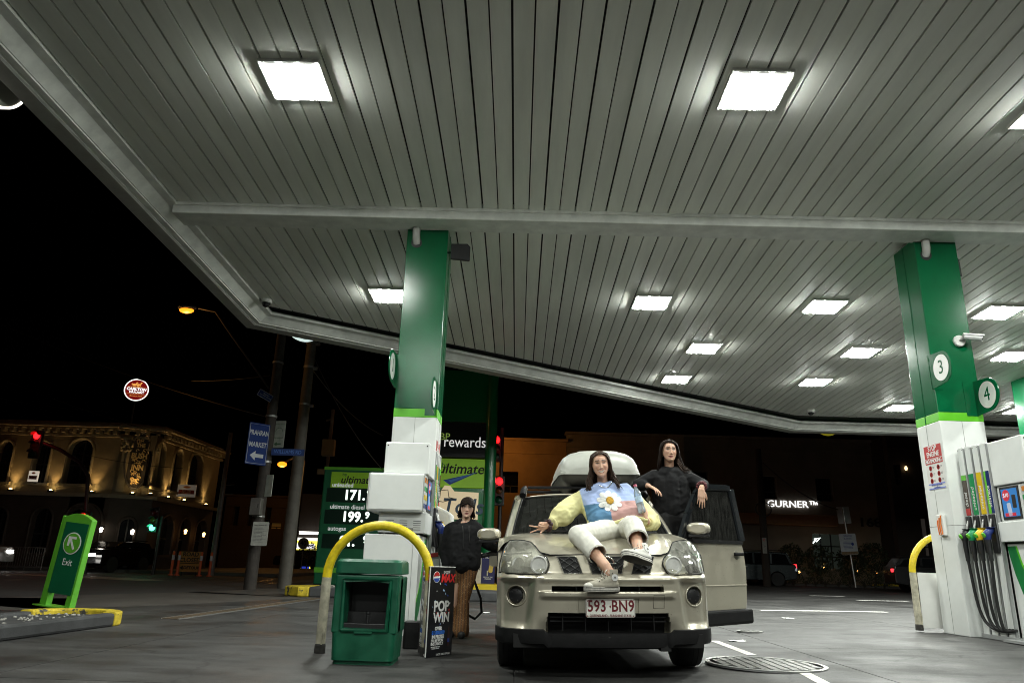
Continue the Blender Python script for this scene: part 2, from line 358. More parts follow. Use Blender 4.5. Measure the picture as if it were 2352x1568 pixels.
# ================================================================ CANOPY
YB, ZC, SL = 9.9, 5.92, math.tan(R(2.4))
def cz(y): return ZC - SL * (y - YB)
SLAT = mat('canopy_slat_enamel', (.84, .86, .79), .42, var=.07, vs=3.0, st=(1.6, .22, 1), rnd=.06, spec=.4, coord='pos', detail=6, bump=.02, bs=40)
TRIM = mat('canopy_trim_enamel', (.8, .82, .77), .45, var=.16, vs=3.5, coord='pos')
CX0, CX1, CY0 = -5.62, 17.5, -14.0
def far_y(x):                       # inner edge of the soffit at the far side
    return 14.05 + (x + 5.2) * (21.9 - 14.05) / (8.35 + 5.2) if x < 8.35 else 21.9
can = thing('canopy', 'large white slatted filling station canopy with a chamfered far edge', 'canopy', (0, 0, 0))
can_fix = MB(); can_fix.grid([[(x, y, cz(y) + .09) for y in (CY0, 9.9, 14)] for x in (CX0 - .3, 5, CX1)])
for i in range(24):
    x0 = CX0 - .3 + i * (CX1 - CX0 + .3) / 24; x1 = CX0 - .3 + (i + 1) * (CX1 - CX0 + .3) / 24
    can_fix.face([(x0, 14, cz(14) + .09), (x1, 14, cz(14) + .09), (x1, max(14.01, far_y(x1) + .5), cz(far_y(x1)) + .09), (x0, max(14.01, far_y(x0) + .5), cz(far_y(x0)) + .09)])
can_fix.build('deck', mat('dark_deck', (.02, .02, .02), .8, var=0), can)
pitch, gap = .23, .021
def slat_bm(x0, x1, ya, yb, ya2=None, yb2=None):
    b = MB(); t = .03; ya2 = ya if ya2 is None else ya2; yb2 = yb if yb2 is None else yb2
    q = [(x0, ya), (x1, ya2), (x1, yb2), (x0, yb)]
    b._add([(x, y, cz(y)) for x, y in q] + [(x, y, cz(y) + t) for x, y in q], [(0, 1, 2, 3)[::-1], (4, 5, 6, 7), (0, 1, 5, 4), (1, 2, 6, 5), (2, 3, 7, 6), (3, 0, 4, 7)])
    return b
base = slat_bm(0, pitch - gap, CY0, YB - .01).build('slat', SLAT, can); near_me = base.data
k = 0; x = -5.47
base.location.x = x
while x < 9.4:
    x += pitch; k += 1
    o = base.copy(); COL.objects.link(o); o.parent = can; o.location.x = x + (.004 if k % 2 else 0); o.location.z = random.uniform(-.003, .003)
x = -5.47; k = 0
while x < CX1:
    j = .004 if k % 2 else 0
    slat_bm(x + j, x + pitch - gap + j, YB + .44, far_y(x), None, far_y(x + pitch - gap)).build('slat', SLAT, can); x += pitch; k += 1
b = MB()
b.box(((CX0 + CX1) / 2 + .15, YB + .22, ZC - .02), (CX1 - CX0 - .3, .45, .3)); b.build('beam', TRIM, can, bevel=.012)
b = MB(); b.box(((CX0 + CX1) / 2 + .15, YB - .012, ZC - .02), (CX1 - CX0 - .3, .03, .045)); b.build('beam_flashing', TRIM, can)
# rim: cornice strip, stepped gutter and fascia following the outline
outl = [(CX0 - .26, CY0), (CX0 - .26, 14.75), (8.6, 23.3), (CX1 + 3, 23.3)]
def offs(d):
    """outline moved inwards by d (the outline turns clockwise seen from above)"""
    res = []
    P = [Vector(p) for p in outl]
    for i, p in enumerate(P):
        ns = []
        if i > 0: e = (p - P[i - 1]).normalized(); ns.append(Vector((e.y, -e.x)))
        if i < len(P) - 1: e = (P[i + 1] - p).normalized(); ns.append(Vector((e.y, -e.x)))
        n = sum(ns, Vector((0, 0))).normalized(); kf = d / max(.3, n.dot(ns[0])); res.append(p + n * kf)
    return res
def rim(name, prof, m):
    """prof: list of (inset, height above the soffit) swept along the outline, left edge split in lengths"""
    b = MB(); cols = [offs(d) for d, h in prof]; P = []
    for i in range(len(outl)):
        P.append([(cols[q][i].x, cols[q][i].y, cz(cols[q][i].y) + prof[q][1]) for q in range(len(prof))])
    b.grid(P); return b.build(name, m, can)
rim('cornice', [(.62, .03), (.62, -.035), (.50, -.05), (.36, -.16), (.34, -.16), (.34, -.135)], TRIM)
rim('gutter', [(.34, -.10), (.34, -.18), (.26, -.185), (.255, -.165), (.24, -.165), (.235, -.19), (.2, -.195)], TRIM)
rim('fascia', [(.2, -.17), (.2, -.2), (0, -.22), (0, .75), (.2, .78), (.3, .2)], mat('fascia_panel', (.3, .3, .27), .4, var=.1, coord='pos'))
# seams of the fascia lengths
# round emblem signs on the outside of the fascia, seen edge-on from below
def roundel(u, v, y, r, m, label, edge):
    c = at(u, v, y); t = thing('fascia_roundel', label, 'emblem sign', (c.x, c.y, c.z))
    return t
for (cx, cy, r, col, es, lab) in ((*(at(697, 783, 15.85) + Vector((0, 0, .45))).xz, .45, (.8, .9, .85), 1.2, 'round white-rimmed emblem sign hanging below the canopy edge beside the street pole'),):
    t = thing('fascia_emblem', lab, 'emblem sign', (cx, 15.85, cy), R(31))
    b = MB(); b.lathe([(r, -.07), (r, .07), (r - .025, .07), (r - .025, -.07)], 48, Matrix.Rotation(R(90), 4, 'X')); b.build('rim', mat('emblem_rim', (.7, .72, .7), .35, var=0, emit=(.8, 1, .95), es=.8), t, smooth=40)
    b = MB(); b.lathe([(r - .026, -.05), (r - .026, .05), (.001, .05)], 48, Matrix.Rotation(R(90), 4, 'X')); b.build('face', mat('emblem_face', (.16, .17, .14), .5, var=.1), t)
for (u, v, y, r, lab) in ((829, 799, 16.5, .35, 'yellow half-round emblem petal below the canopy edge beside the first green column'), (1903, 1000, 23.6, .49, 'yellow half-round emblem petal below the far corner of the canopy')):
    c = at(u, v, y); t = thing('fascia_emblem', lab, 'emblem sign', (c.x, c.y, c.z + r), R(31 if u < 1000 else 0))
    b = MB(); b.lathe([(r, -.05), (r, .05), (r - .05, .055), (.001, .055)], 40, Matrix.Rotation(R(90), 4, 'X')); b.build('face', mat('yellow_acrylic', (.75, .66, .02), .35, var=.04, emit=(.8, .7, .03), es=.18), t, smooth=40)
c = at(20, 215, 7.2); t = thing('fascia_emblem', 'glowing white curved emblem edge showing below the canopy at the far left', 'emblem sign', (-6.12, 7.0, 6.25), R(90))
b = MB(); b.lathe([(.6, -.04), (.6, .04), (.57, .04), (.57, -.04)], 48, Matrix.Rotation(R(90), 4, 'X')); b.build('rim', glow('emblem_white_glow', (1, .95, .85), 1.6), t, smooth=40)
b = MB(); b.lathe([(.569, -.03), (.569, .03), (.001, .03)], 48, Matrix.Rotation(R(90), 4, 'X')); b.build('face', MATS['emblem_face'], t)

# canopy lamps: square recessed panels with three lens strips
LENS = glow('lamp_lens', (.96, 1.0, .93), 6.0); LENS.cycles.emission_sampling = 'NONE'; LSIDE = glow('lamp_lens_side', (.96, 1.0, .93), LAMP_L * 1.35)
LFR = mat('lamp_frame', (.6, .6, .57), .4, var=.05)
def lamp(cx, cy, label):
    t = thing('canopy_lamp', label, 'ceiling lamp', (cx, cy, cz(cy)), group='square lamps in the canopy ceiling', rot=(-math.atan(SL), 0, 0)); w = .34
    b = MB(); d = -.022
    for (x, y, sx, sy) in ((-w + .02, 0, .04, 2 * w), (w - .02, 0, .04, 2 * w), (0, -w + .02, 2 * w - .08, .04), (0, w - .02, 2 * w - .08, .04)): b.box((x, y, -.012), (sx, sy, .055))
    b.build('frame', LFR, t, bevel=.004)
    for i in range(3):
        b = MB(); x_ = (i - 1) * .196; b.rbox((x_, 0, -.035), (.178, .575, .044), .016, 4, 'Y'); b.build('lens', LENS, t)
    b = MB(); w_ = .2865; zz_ = (-.041, -.0575); q_ = [(-w_, -w_), (w_, -w_), (w_, w_), (-w_, w_)]
    for (p_, r_) in zip(q_, q_[1:] + q_[:1]): b.face([(p_[0], p_[1], zz_[0]), (p_[0], p_[1], zz_[1]), (r_[0], r_[1], zz_[1]), (r_[0], r_[1], zz_[0])])
    b.build('lens_edge', LSIDE, t)
    l = bpy.data.lights.new('lamp_light', 'AREA'); l.shape = 'RECTANGLE'; l.size = .565; l.size_y = .565; l.energy = LAMP_L * math.pi * .30; l.color = (.96, 1.0, .93); o = bpy.data.objects.new('lamp_light', l); COL.objects.link(o); o.parent = t; o.location = (0, 0, -.059)
    b = MB(); b.box((0, 0, -.015), (.6, .6, .04)); b.build('reflector', LFR, t)
L1 = [(-2.64, 7.05, 'first square lamp before the beam, nearest the left edge of the canopy'), (2.53, 7.05, 'square lamp before the beam, above the roof box of the gold car'), (6.05, 7.3, 'square lamp before the beam, cut by the right edge of the picture'),
      (-2.62, 13.25, 'square lamp behind the beam, half hidden by the green column with signs 1 and 2'), (2.46, 13.27, 'square lamp behind the beam, to the right of the first column'), (5.77, 13.25, 'square lamp behind the beam, left of the column with signs 3 and 4'),
      (9.12, 13.32, 'square lamp behind the beam, right of the column with signs 3 and 4'), (4.09, 15.85, 'square lamp in the second far row, above the standing woman'), (7.62, 15.86, 'square lamp in the second far row, towards the second column'),
      (10.98, 15.85, 'square lamp in the second far row, cut by the picture edge behind the security camera'), (3.98, 18.33, 'square lamp in the third far row, closest to the slanting canopy edge'), (7.52, 18.25, 'square lamp in the third far row, between roof box and second column'),
      (10.8, 20.55, 'farthest square lamp, just left of the white part of the second column')]
L1 += [(12.5, 13.3, 'added square canopy lamp outside the picture to the right, behind the beam'), (14.3, 15.86, 'added square canopy lamp outside the picture to the right, second far row'), (14.2, 20.55, 'added square canopy lamp outside the picture to the right, farthest row'), (11.0, 18.25, 'square canopy lamp hidden by the second column, third far row'), (9.4, 7.05, 'added square canopy lamp outside the picture to the right, before the beam')]  # lamps outside the frame are added to brighten the ground on the right
for x, y, lab in L1: lamp(x, y, lab)
for y_, r_ in ((.85, 'overhead of'), (-5.35, 'added close behind'), (-11.55, 'added far behind')):  # the two rows behind the camera are added for more frontal light
    for x, w_ in ((-2.64, 'left'), (2.5, 'middle'), (6.0, 'right')): lamp(x, y_, f'square canopy lamp {r_} the photographer, {w_} one of its row')

# dome cameras on the soffit
for (u, v, y, lab) in ((612, 690, 13.7, 'small white dome camera on the soffit near the left canopy corner'), (1863, 953, 21.2, 'small white dome camera on the soffit near the far canopy corner')):
    c = at(u, v, y); t = thing('dome_camera', lab, 'security camera', (c.x, c.y, cz(c.y)))
    b = MB(); b.lathe([(.11, 0), (.115, -.05), (.1, -.07)], 20); b.build('housing', WHITE2, t, smooth=40)
    b = MB(); b.ball((0, 0, -.07), (.085, .085, .085), 16, 10); b.build('dome', mat('smoked_dome', (.01, .01, .01), .08, var=0), t, smooth=True)
# ================================================================ COLUMNS
def column(cx, zg, label):
    t = thing('canopy_column', label, 'column', (cx, 10.6, zg), group='green and white columns under the canopy'); h = 5.8 - zg
    zl = 2.82 - zg if cx < 2 else 2.98 - zg
    b = MB(); b.box((0, 0, zl / 2), (.63, .62, zl)); b.build('white_cladding', WHITE, t, bevel=.008)
    b = MB(); b.box((0, 0, zl + .062), (.633, .623, .124)); b.build('lime_band', LIME, t, bevel=.006)
    b = MB(); b.box((0, 0, (zl + .124 + h) / 2), (.63, .62, h - zl - .124)); b.build('green_cladding', GREEN, t, bevel=.008)
    b = MB()
    for z in (1.42,): b.box((0, 0, z), (.634, .624, .006))
    b.box((-.0, -.311, zl / 2), (.004, .004, zl)); b.box((-.316, .05, zl / 2), (.003, .004, zl - .02)); b.box((.316, .05, zl / 2), (.003, .004, zl - .02)); b.build('cladding_joint', mat('joint_grey', (.25, .25, .24), .7, var=0), t)
    b = MB(); b.box((-.3165, .04, (zl + h) / 2), (.006, .02, h - zl)); b.box((.3165, .04, (zl + h) / 2), (.006, .02, h - zl)); b.build('corner_bead', GREEN, t)
    pts = [(-.17, -.36, h + .03), (-.17, -.36, h - .1), (-.168, -.355, h - .17), (-.165, -.335, h - .23), (-.162, -.29, h - .27)]
    b = MB(); b.tube(pts, .058, 14); b.tube([(-.17, -.36, h - .004), (-.17, -.36, h - .05)], .066, 14); b.build('drain_pipe', mat('grey_pipe', (.5, .5, .47), .4, var=.1), t, smooth=40)
    b = MB(); b.lathe([(.085, 0), (.085, .004), (.001, .004)], 16, Matrix.Translation((-.162, -.312, h - .27)) @ Matrix.Rotation(R(90), 4, 'X')); b.build('pipe_hole', BLACK, t)
    return t
column(-1.505, 0, 'green and white canopy column behind the left pump, carrying numbers 1 and 2')
column(6.26, .12, 'green and white canopy column beside the right pump, carrying numbers 3 and 4')
# far column at the right edge of the picture
t = thing('canopy_column', 'far green column just entering the picture at the right edge', 'column', (at(2337, 950, 17.3).x + .70, 17.6, .17), group='green and white columns under the canopy')
b = MB(); b.box((0, 0, 4.2), (.63, .62, 2.45)); b.build('green_cladding', GREEN, t, bevel=.008)
b = MB(); b.box((0, 0, 1.42), (.63, .62, 2.84)); b.build('white_cladding', WHITE, t, bevel=.008)
b = MB(); b.box((0, 0, 2.9), (.634, .624, .124)); b.build('lime_band', LIME, t)
def number_sign(n, x, y, z, yaw, bx):
    yaw = 0
    t = thing('number_sign', {'1': 'round white sign reading 1, on the outer left edge of the left green column', '2': 'narrow edge-on sign reading 2, low on the right edge of the left green column', '3': 'round white sign reading 3, on the left edge of the right green column', '4': 'round white sign reading 4, beyond the right edge of the right green column'}[n], 'number sign', (x, y, z), yaw, group='pump number signs on the columns')
    M = Matrix.Rotation(R(90), 4, 'Y'); s = {'1': 1, '2': -1, '3': 1, '4': -1}[n]
    pts = [(.23 * math.cos(R(a)), .23 * math.sin(R(a))) for a in range(90, 271, 9)] + [(.3, -.25), (.3, .25)]
    pts = [(-.02 + p[0], p[1]) for p in pts]
    b = MB(); b.prism(pts, -.006, .006, 'X'); b.build('backing_plate', GREEN, t)
    b = MB(); b.box((s * .07, .29, 0), (.16, .012, .5)); b.build('bracket', GREEN, t)
    for q in (-1, 1):
        b = MB(); b.lathe([(.187, 0), (.187, .004), (.001, .004)], 40, Matrix.Translation((q * .0062, 0, 0)) @ Matrix.Rotation(R(90 * q), 4, 'Y')); b.build('disc', WHITE2, t)
        text('digit', n, .28, frame((q * .0115, 0, 0), (0, q, 0), (0, 0, 1)), GREEN, t, align='CENTER')
number_sign('1', -1.84, 10.0, 3.49, R(2), 1); number_sign('2', -1.225, 10.0, 3.1, R(-3), 1)
_c = at((3300 + 425 * .5422) / 1.6327, (800 + 1065 * .5422) / 1.6327, 10.0); number_sign('3', _c.x, 10.0, _c.z, R(6), 1)
_c = at((3300 + 745 * .5422) / 1.6327, (800 + 1252 * .5422) / 1.6327, 10.0); number_sign('4', _c.x, 10.0, _c.z, R(-3), 1)
def floodlight(c, rz, label):
    t = thing('floodlight', label, 'floodlight', c, rz, group='black floodlights on the columns')
    b = MB(); b.box((0, .06, .0), (.26, .07, .24), Matrix.Rotation(R(14), 4, 'X')); b.build('housing', BLACK, t, bevel=.02)
    b = MB(); b.prism([(-.15, -.13), (.15, -.13), (.15, .1), (.1, .15), (-.15, .12)], -.02, .03, 'Y'); b.build('hood', BLACK, t, bevel=.008)
    b = MB(); b.tube([(-.13, .05, 0), (-.17, .06, 0), (-.2, .16, .02), (-.2, .22, .05)], .016, 8); b.box((-.19, .2, 0), (.05, .1, .12)); b.build('bracket', BLACK, t)
floodlight((-1.0, 10.45, 5.46), R(12), 'black floodlight on the right side of the column with numbers 1 and 2')
_c = at((3300 + 562 * .5422) / 1.6327, (800 + 348 * .5422) / 1.6327, 10.5); floodlight((_c.x, 10.6, _c.z), R(50), 'black floodlight poking out behind the column with numbers 3 and 4')
_c = at((3300 + 545 * .5422) / 1.6327, (800 + 884 * .5422) / 1.6327, 10.28)
t = thing('bullet_camera', 'white bullet security camera on the green face of the right column', 'security camera', tuple(_c)); t.scale = (.85, .85, .85)
b = MB(); b.lathe([(.1, -.005), (.1, .03), (.085, .045), (.001, .045)], 28, Matrix.Rotation(R(90), 4, 'X')); b.build('mount_plate', WHITE2, t, smooth=40)
b = MB(); b.tube([(0, -.04, 0), (.01, -.08, .01), (.05, -.11, .025)], .022, 10); b.build('arm', STEEL, t, smooth=True)
b = MB(); b.tube([(.03, -.1, .05), (.27, -.2, .0)], .052, 16); b.build('body', mat('camera_grey', (.45, .46, .45), .35, var=.05), t, smooth=40)
b = MB(); b.prism([(-.062, .03), (-.05, .058), (.05, .058), (.062, .03), (.05, .05), (-.05, .05)], 0, .31, 'Y', Matrix.Translation((.02, -.095, .05)) @ Matrix.Rotation(R(-112), 4, 'Z') @ Matrix.Rotation(R(-10), 4, 'X')); b.build('sunshade', WHITE2, t)
b = MB(); b.lathe([(.046, 0), (.046, .006), (.001, .006)], 20, Matrix.Translation((.272, -.2008, 0)) @ Matrix.Rotation(R(-22.6), 4, 'Z') @ Matrix.Rotation(R(90), 4, 'Y')); b.build('lens', mat('smoked_dome'), t)
# warning signs
def warn(x, y, z, s, label):
    t = thing('warning_sign', label, 'warning sign', (x, y, z), group='stop engine signs on the columns'); r, u = (0, s, 0), (0, 0, 1)
    M = frame((0, 0, 0), r, u)
    b = MB(); b.box((0, 0, .002), (.44, .62, .004), M); b.build('panel', WHITE2, t)
    b = MB(); b.box((0, .22, .005), (.44, .18, .003), M); b.box((0, .085, .005), (.44, .075, .003), M); b.build('red_band', RINK, t)
    text('lettering', 'STOP\nENGINE', .1, frame((s * .0085, 0, .222), r, u), WINK, t, sx=.9, ls=.85, bold=.002); text('lettering', 'NO SMOKING', .075, frame((s * .0085, 0, .085), r, u), WINK, t, sx=.85, bold=.002)
    for i in range(3):
        for j in range(2):
            b = MB(); Mx = M @ Matrix.Translation((-.11 + .2 * j, -.01 - .09 * i, .005)); b.lathe([(.036, 0), (.036, .002), (.027, .002), (.027, 0)], 20, Mx); b.box((0, 0, .001), (.065, .008, .002), Mx @ Matrix.Rotation(R(-45), 4, 'Z')); b.build('prohibition_symbol', RINK, t)
            b = MB(); b.box((.075, .012, 0), (.05, .006, .002), Mx); b.box((.07, -.004, 0), (.04, .006, .002), Mx); b.build('small_print', mat('grey_ink', (.2, .2, .2), .6, var=0), t)
    b = MB(); b.box((0, -.235, .005), (.42, .018, .002), M); b.box((0, -.298, .005), (.42, .018, .002), M); b.build('blue_rule', mat('pale_blue_ink', (.2, .25, .6), .6, var=0), t)
    text('lettering', '24 hour video/audio\nsurveillance', .034, frame((s * .007, 0, -.267), r, u), BINK, t)
warn(5.944, 10.56, 2.36, -1, 'red and white STOP ENGINE NO SMOKING sign on the right column')
warn(-1.189, 10.56, 2.2, 1, 'red and white STOP ENGINE sign seen edge-on on the left column')
# marker chart on the right column
t = thing('wall_bracket', 'small white holder with three orange stripes fixed to the right column', 'holder', (5.94, 10.55, 1.55))
b = MB(); b.box((-.02, 0, 0), (.05, .16, .28)); b.build('holder', WHITE2, t, bevel=.005)
for i, dx in enumerate((-.05, -.01, .03)):
    b = MB(); b.tube([(-.05, dx, -.13), (-.055, dx + .012, .02), (-.05, dx, .13 - .03 * i)], .007, 6); b.build('orange_stripe', mat('orange_plastic', (.75, .2, .03), .4, var=0), t)

# ================================================================ FUEL PUMPS
FG = {'black': BLACK, 'green': mat('nozzle_green', (.01, .25, .09), .35, var=0), 'yellow': mat('nozzle_yellow', (.75, .5, .02), .35, var=0), 'navy': mat('nozzle_navy', (.015, .03, .16), .3, var=0)}
GREYC = mat('module_edge_grey', (.35, .36, .36), .35, metal=.3, var=.05)
SCREEN = mat('screen_blue', (.02, .05, .12), .15, var=0, emit=(.06, .3, .75), es=.55)
def pump(cx, zg, H, label, live):
    t = thing('fuel_pump', label, 'fuel pump', (cx, 8.9, zg), group='fuel pumps on the islands'); e = .0
    b = MB(); b.box((0, .34, (1.87 + H) / 2 - .01), (.54, .68, H - 1.87)); b.build('upper_cabinet', WHITE, t, bevel=.012)
    b = MB()
    for sx in (-.24, .24): b.cyl((sx, -.003, H - .05), (sx, .002, H - .05), .009, n=8)
    b.build('fixing_screw', BLACK, t)
    b = MB(); b.box((-.09 if cx < 2 else .09, .29, 1.63), (.66, .78, .45)); o = b.build('display_box', WHITE, t, bevel=.022, seg=3)
    b = MB(); b.box((-.09 if cx < 2 else .09, -.1045, 1.63), (.605, .004, .40)); b.build('end_panel', WHITE, t, bevel=.01)
    b = MB(); b.box((-.01, .34, 1.29), (.56, .66, .24)); b.build('neck', WHITE, t, bevel=.006)
    b = MB()
    for i in range(5):
        for q in range(3): b.box((-.15 + q * .16 , -.0 + .008, 1.31 - i * .025), (.09 , .004, .006))
    b.build('vent_slot', mat('slot_grey', (.12, .12, .12), .6, var=0), t)
    b = MB(); b.box((.03, .0075, 1.2), (.2, .003, .06)); b.build('data_plate', STEEL, t)
    b = MB(); b.box((-.11 if cx < 2 else .11, .34, .585), (.65, .68, 1.13)); b.build('base_cabinet', WHITE, t, bevel=.01)
    b = MB(); b.box((.1415 if cx < 2 else -.1415, -.0015, .6), (.004, .004, 1.1)); b.box((-.11, .34, .015), (.66, .7, .03)); b.build('panel_joint', GREYC, t)
    for s in (-1, 1):
        fx_ = s * .275; bx = .217 if s * cx < 0 and cx < 2 else (.217 if s > 0 else -.437)
        bx = (.215 if s > 0 else -.435) if cx < 2 else (.435 if s > 0 else -.215)
        # swoosh panel on the base
        P = [(.66, 1.12), (.50, 1.12), (.47, .95), (.40, .75), (.26, .55), (.06, .36), (.06, .05), (.12, .05), (.3, .2), (.45, .42), (.56, .7), (.63, .95)] if True else []
        P = [(.67, 1.12), (.52, 1.12), (.46, .9), (.35, .68), (.18, .5), (.02, .4), (.02, .12), (.14, .16), (.33, .3), (.5, .52), (.6, .78), (.655, 1.0)]
        b = MB(); b.prism(P, bx + s * .001, bx + s * .004, 'X'); b.build('swoosh_panel', mat('pump_green', (.01, .2, .05), .35, var=.03), t)
        P2 = [(.52, 1.12), (.495, 1.12), (.435, .91), (.33, .7), (.17, .525), (.02, .425), (.02, .4), (.18, .5), (.35, .68), (.46, .9)]
        b = MB(); b.prism(P2, bx + s * .0015, bx + s * .005, 'X'); b.build('swoosh_edge', LIME, t)
        dx = (-.09 if cx < 2 else .09) + s * .331
        r = (0, s, 0); C = lambda y, z, o=0: frame((dx + s * (.002 + o), y, z), r, (0, 0, 1))
        yc = .43
        b = MB(); b.box((0, 0, 0), (.36, .4, .012), C(yc, 1.635)); b.build('screen_bezel', BLACK, t)
        sc = MB(); sc.box((0, 0, 0), (.3, .34, .004), C(yc, 1.64, .006)); so = sc.build('screen', SCREEN, t)
        b = MB(); b.lathe([(.07, 0), (.07, .002), (.001, .002)], 24, C(yc - s * .06 * 1, 1.73, .009)); b.build('price_burst', mat('burst_red', (.3, .01, .02), .4, var=0, emit=(.6, .03, .05), es=.5), so)
        text('price', '$10', .07, C(yc - s * .06, 1.73, .014), glow('screen_white', (.8, .85, .9), .9), so)
        b = MB(); b.rbox((-.03, -.05, .011), (.07, .16, .003), .015, 3, 'Z', C(yc, 1.61, 0) @ Matrix.Rotation(R(6), 4, 'Z')); b.build('can_picture', glow('screen_pale', (.55, .65, .8), .7), so)
        b = MB(); b.rbox((.08, .04, .011), (.07, .16, .003), .015, 3, 'Z', C(yc, 1.61, 0)); b.build('can_picture', BLACK, so)
        b = MB(); b.box((-.02, -.145, .011), (.2, .04, .003), C(yc, 1.64)); b.build('red_caption', mat('burst_red'), so)
        b = MB(); b.box((0, 0, 0), (.3, .42, .006), C(.05, 1.635)); b.build('keypad_panel', mat('keypad_grey', (.5, .51, .49), .4, var=.05), t)
        for i in range(4):
            for q in range(2):
                b = MB(); b.box((-.09 + q * .15, .15 - i * .1, .006), (.08, .055, .006), C(.05, 1.635)); ks = b.build('price_button', mat(['key_orange', 'key_green', 'key_yellow', 'key_navy'][i], [(.6, .2, .02), (.02, .3, .08), (.7, .5, .02), (.02, .04, .2)][i], .4, var=0), t)
        text('lettering', '171.9', .05, C(.03, 1.80, .008), INK, t)
        # hose modules, farthest first
        for i, (fc, lab, tc) in enumerate((('navy', 'ultimate', WINK), ('yellow', 'unleaded', WINK), ('green', 'unleaded', WINK), ('black', 'diesel', WINK))):
            y = .77 + i * .168; hh = H - .0 + .005 * i
            b = MB(); b.box((s * .245, y, hh / 2), (.06, .128, hh)); md = b.build('hose_module', WHITE, t, bevel=.006)
            b = MB(); b.box((s * .262, y - .075, hh / 2), (.034, .018, hh - .04)); b.build('module_side', GREYC, md)
            b = MB()
            for q in (-.045, .045): b.cyl((s * .275, y + q, hh - .035), (s * .2765, y + q, hh - .035), .006, n=6)
            b.build('screw', BLACK, md)
            col = {'navy': mat('label_navy', (.015, .03, .14), .25, var=0), 'yellow': mat('label_yellow', (.72, .5, .02), .25, var=0), 'green': mat('label_green', (.01, .26, .08), .25, var=0), 'black': mat('label_dark', (.05, .03, .02), .25, var=0)}[fc]
            Mp = frame((s * .2765, y, 1.8), r, (0, 0, 1))
            b = MB(); b.box((0, 0, .002), (.105, .54, .004), Mp); b.build('grade_label', col, md)
            if fc in ('navy', 'black'):
                b = MB(); b.prism([(-.0525, -.27), (.0, -.27), (-.02, .2), (-.01, .27), (-.0525, .27)] if fc == 'navy' else [(-.0525, .2), (.0525, .2), (.0525, .27), (-.0525, .27)], .004, .006, 'Z', Mp); b.build('lime_flash', LIME, md)
            text('lettering', lab, .085, frame((s * .2835, y, 1.74), (0, 0, 1), (0, -s, 0)), tc, md, shear=.2)
            if fc == 'black':
                b = MB(); b.box((0, -.34, .002), (.09, .1, .004), Mp); b.build('notice', WINK, md)
                b = MB(); b.box((0, -.22, .0045), (.1, .09, .003), Mp); b.build('red_caption', RINK, md)
            b = MB(); b.prism([(y - .05, 1.52), (y - .06, 1.1), (y - .05, 1.04), (y + .05, 1.04), (y + .055, 1.1), (y + .05, 1.52)], s * .276, s * .31, 'X'); b.build('nozzle_boot', BLACK, t, bevel=.01)
            nz = MB(); m_ = FG[fc]
            nz.tube([(s * .315, y, 1.33), (s * .36, y, 1.3), (s * .39, y, 1.27), (s * .385, y, 1.2)], [.03, .048, .052, .036], 12)
            no = nz.build('nozzle', m_, t, smooth=60)
            b = MB(); b.tube([(s * .34, y, 1.32), (s * .325, y, 1.39), (s * .305, y, 1.46)], [.018, .016, .013], 8); b.build('spout', STEEL, no, smooth=60)
            b = MB(); b.lathe([(.018, 0), (.06, .012), (.062, .02), (.02, .014)], 14, Matrix.Translation((s * .335, y, 1.335))); b.build('splash_guard', m_, no, smooth=60)
            b = MB(); b.lathe([(.036, 0), (.03, .012), (.001, .013)], 14, Matrix.Translation((s * .43, y, 1.255)) @ Matrix.Rotation(R(90 * s), 4, 'Y') @ Matrix.Rotation(R(-25), 4, 'Y')); b.build('badge', LIME, no)
            b = MB(); b.tube([(s * .385, y, 1.22), (s * .385, y, 1.12), (s * .38, y, .94)], [.034, .03, .026], 10); b.build('swivel', BLACK, no, smooth=60)
            yy = y - .1 - .05 * i
            b = MB(); k = 14; pts = []
            P0, P1, P2, P3 = Vector((s * .38, y, .96)), Vector((s * .36, y + .1 - .05 * i, .3)), Vector((s * .34, y + .05, .02)), Vector((s * .29, .82 - .06 * i, .13))
            for q in range(k + 1):
                a = q / k; pts.append(P0 * (1 - a) ** 3 + P1 * 3 * a * (1 - a) ** 2 + P2 * 3 * a * a * (1 - a) + P3 * a ** 3)
            b.tube(pts, .019, 9); b.build('hose', BLACKM, t, smooth=60)
        b = MB(); b.box((s * .262, .69, H / 2), (.03, .02, H - .03)); b.build('module_side', GREYC, t)
    b = MB(); b.box((0, 1.02, H / 2 - .05), (.4, .66, H - .1)); b.build('hose_bank_core', BLACK, t)
    b = MB(); b.box((0, .65, .02), (.6, 1.4, .05)); b.build('plinth', GREYC, t)
    return t
pump(-1.367, 0, 2.25, 'white fuel pump behind the green rubbish bin on the left island', False)
pump(6.375, .13, 2.43, 'white fuel pump at the right edge with four coloured nozzles', True)

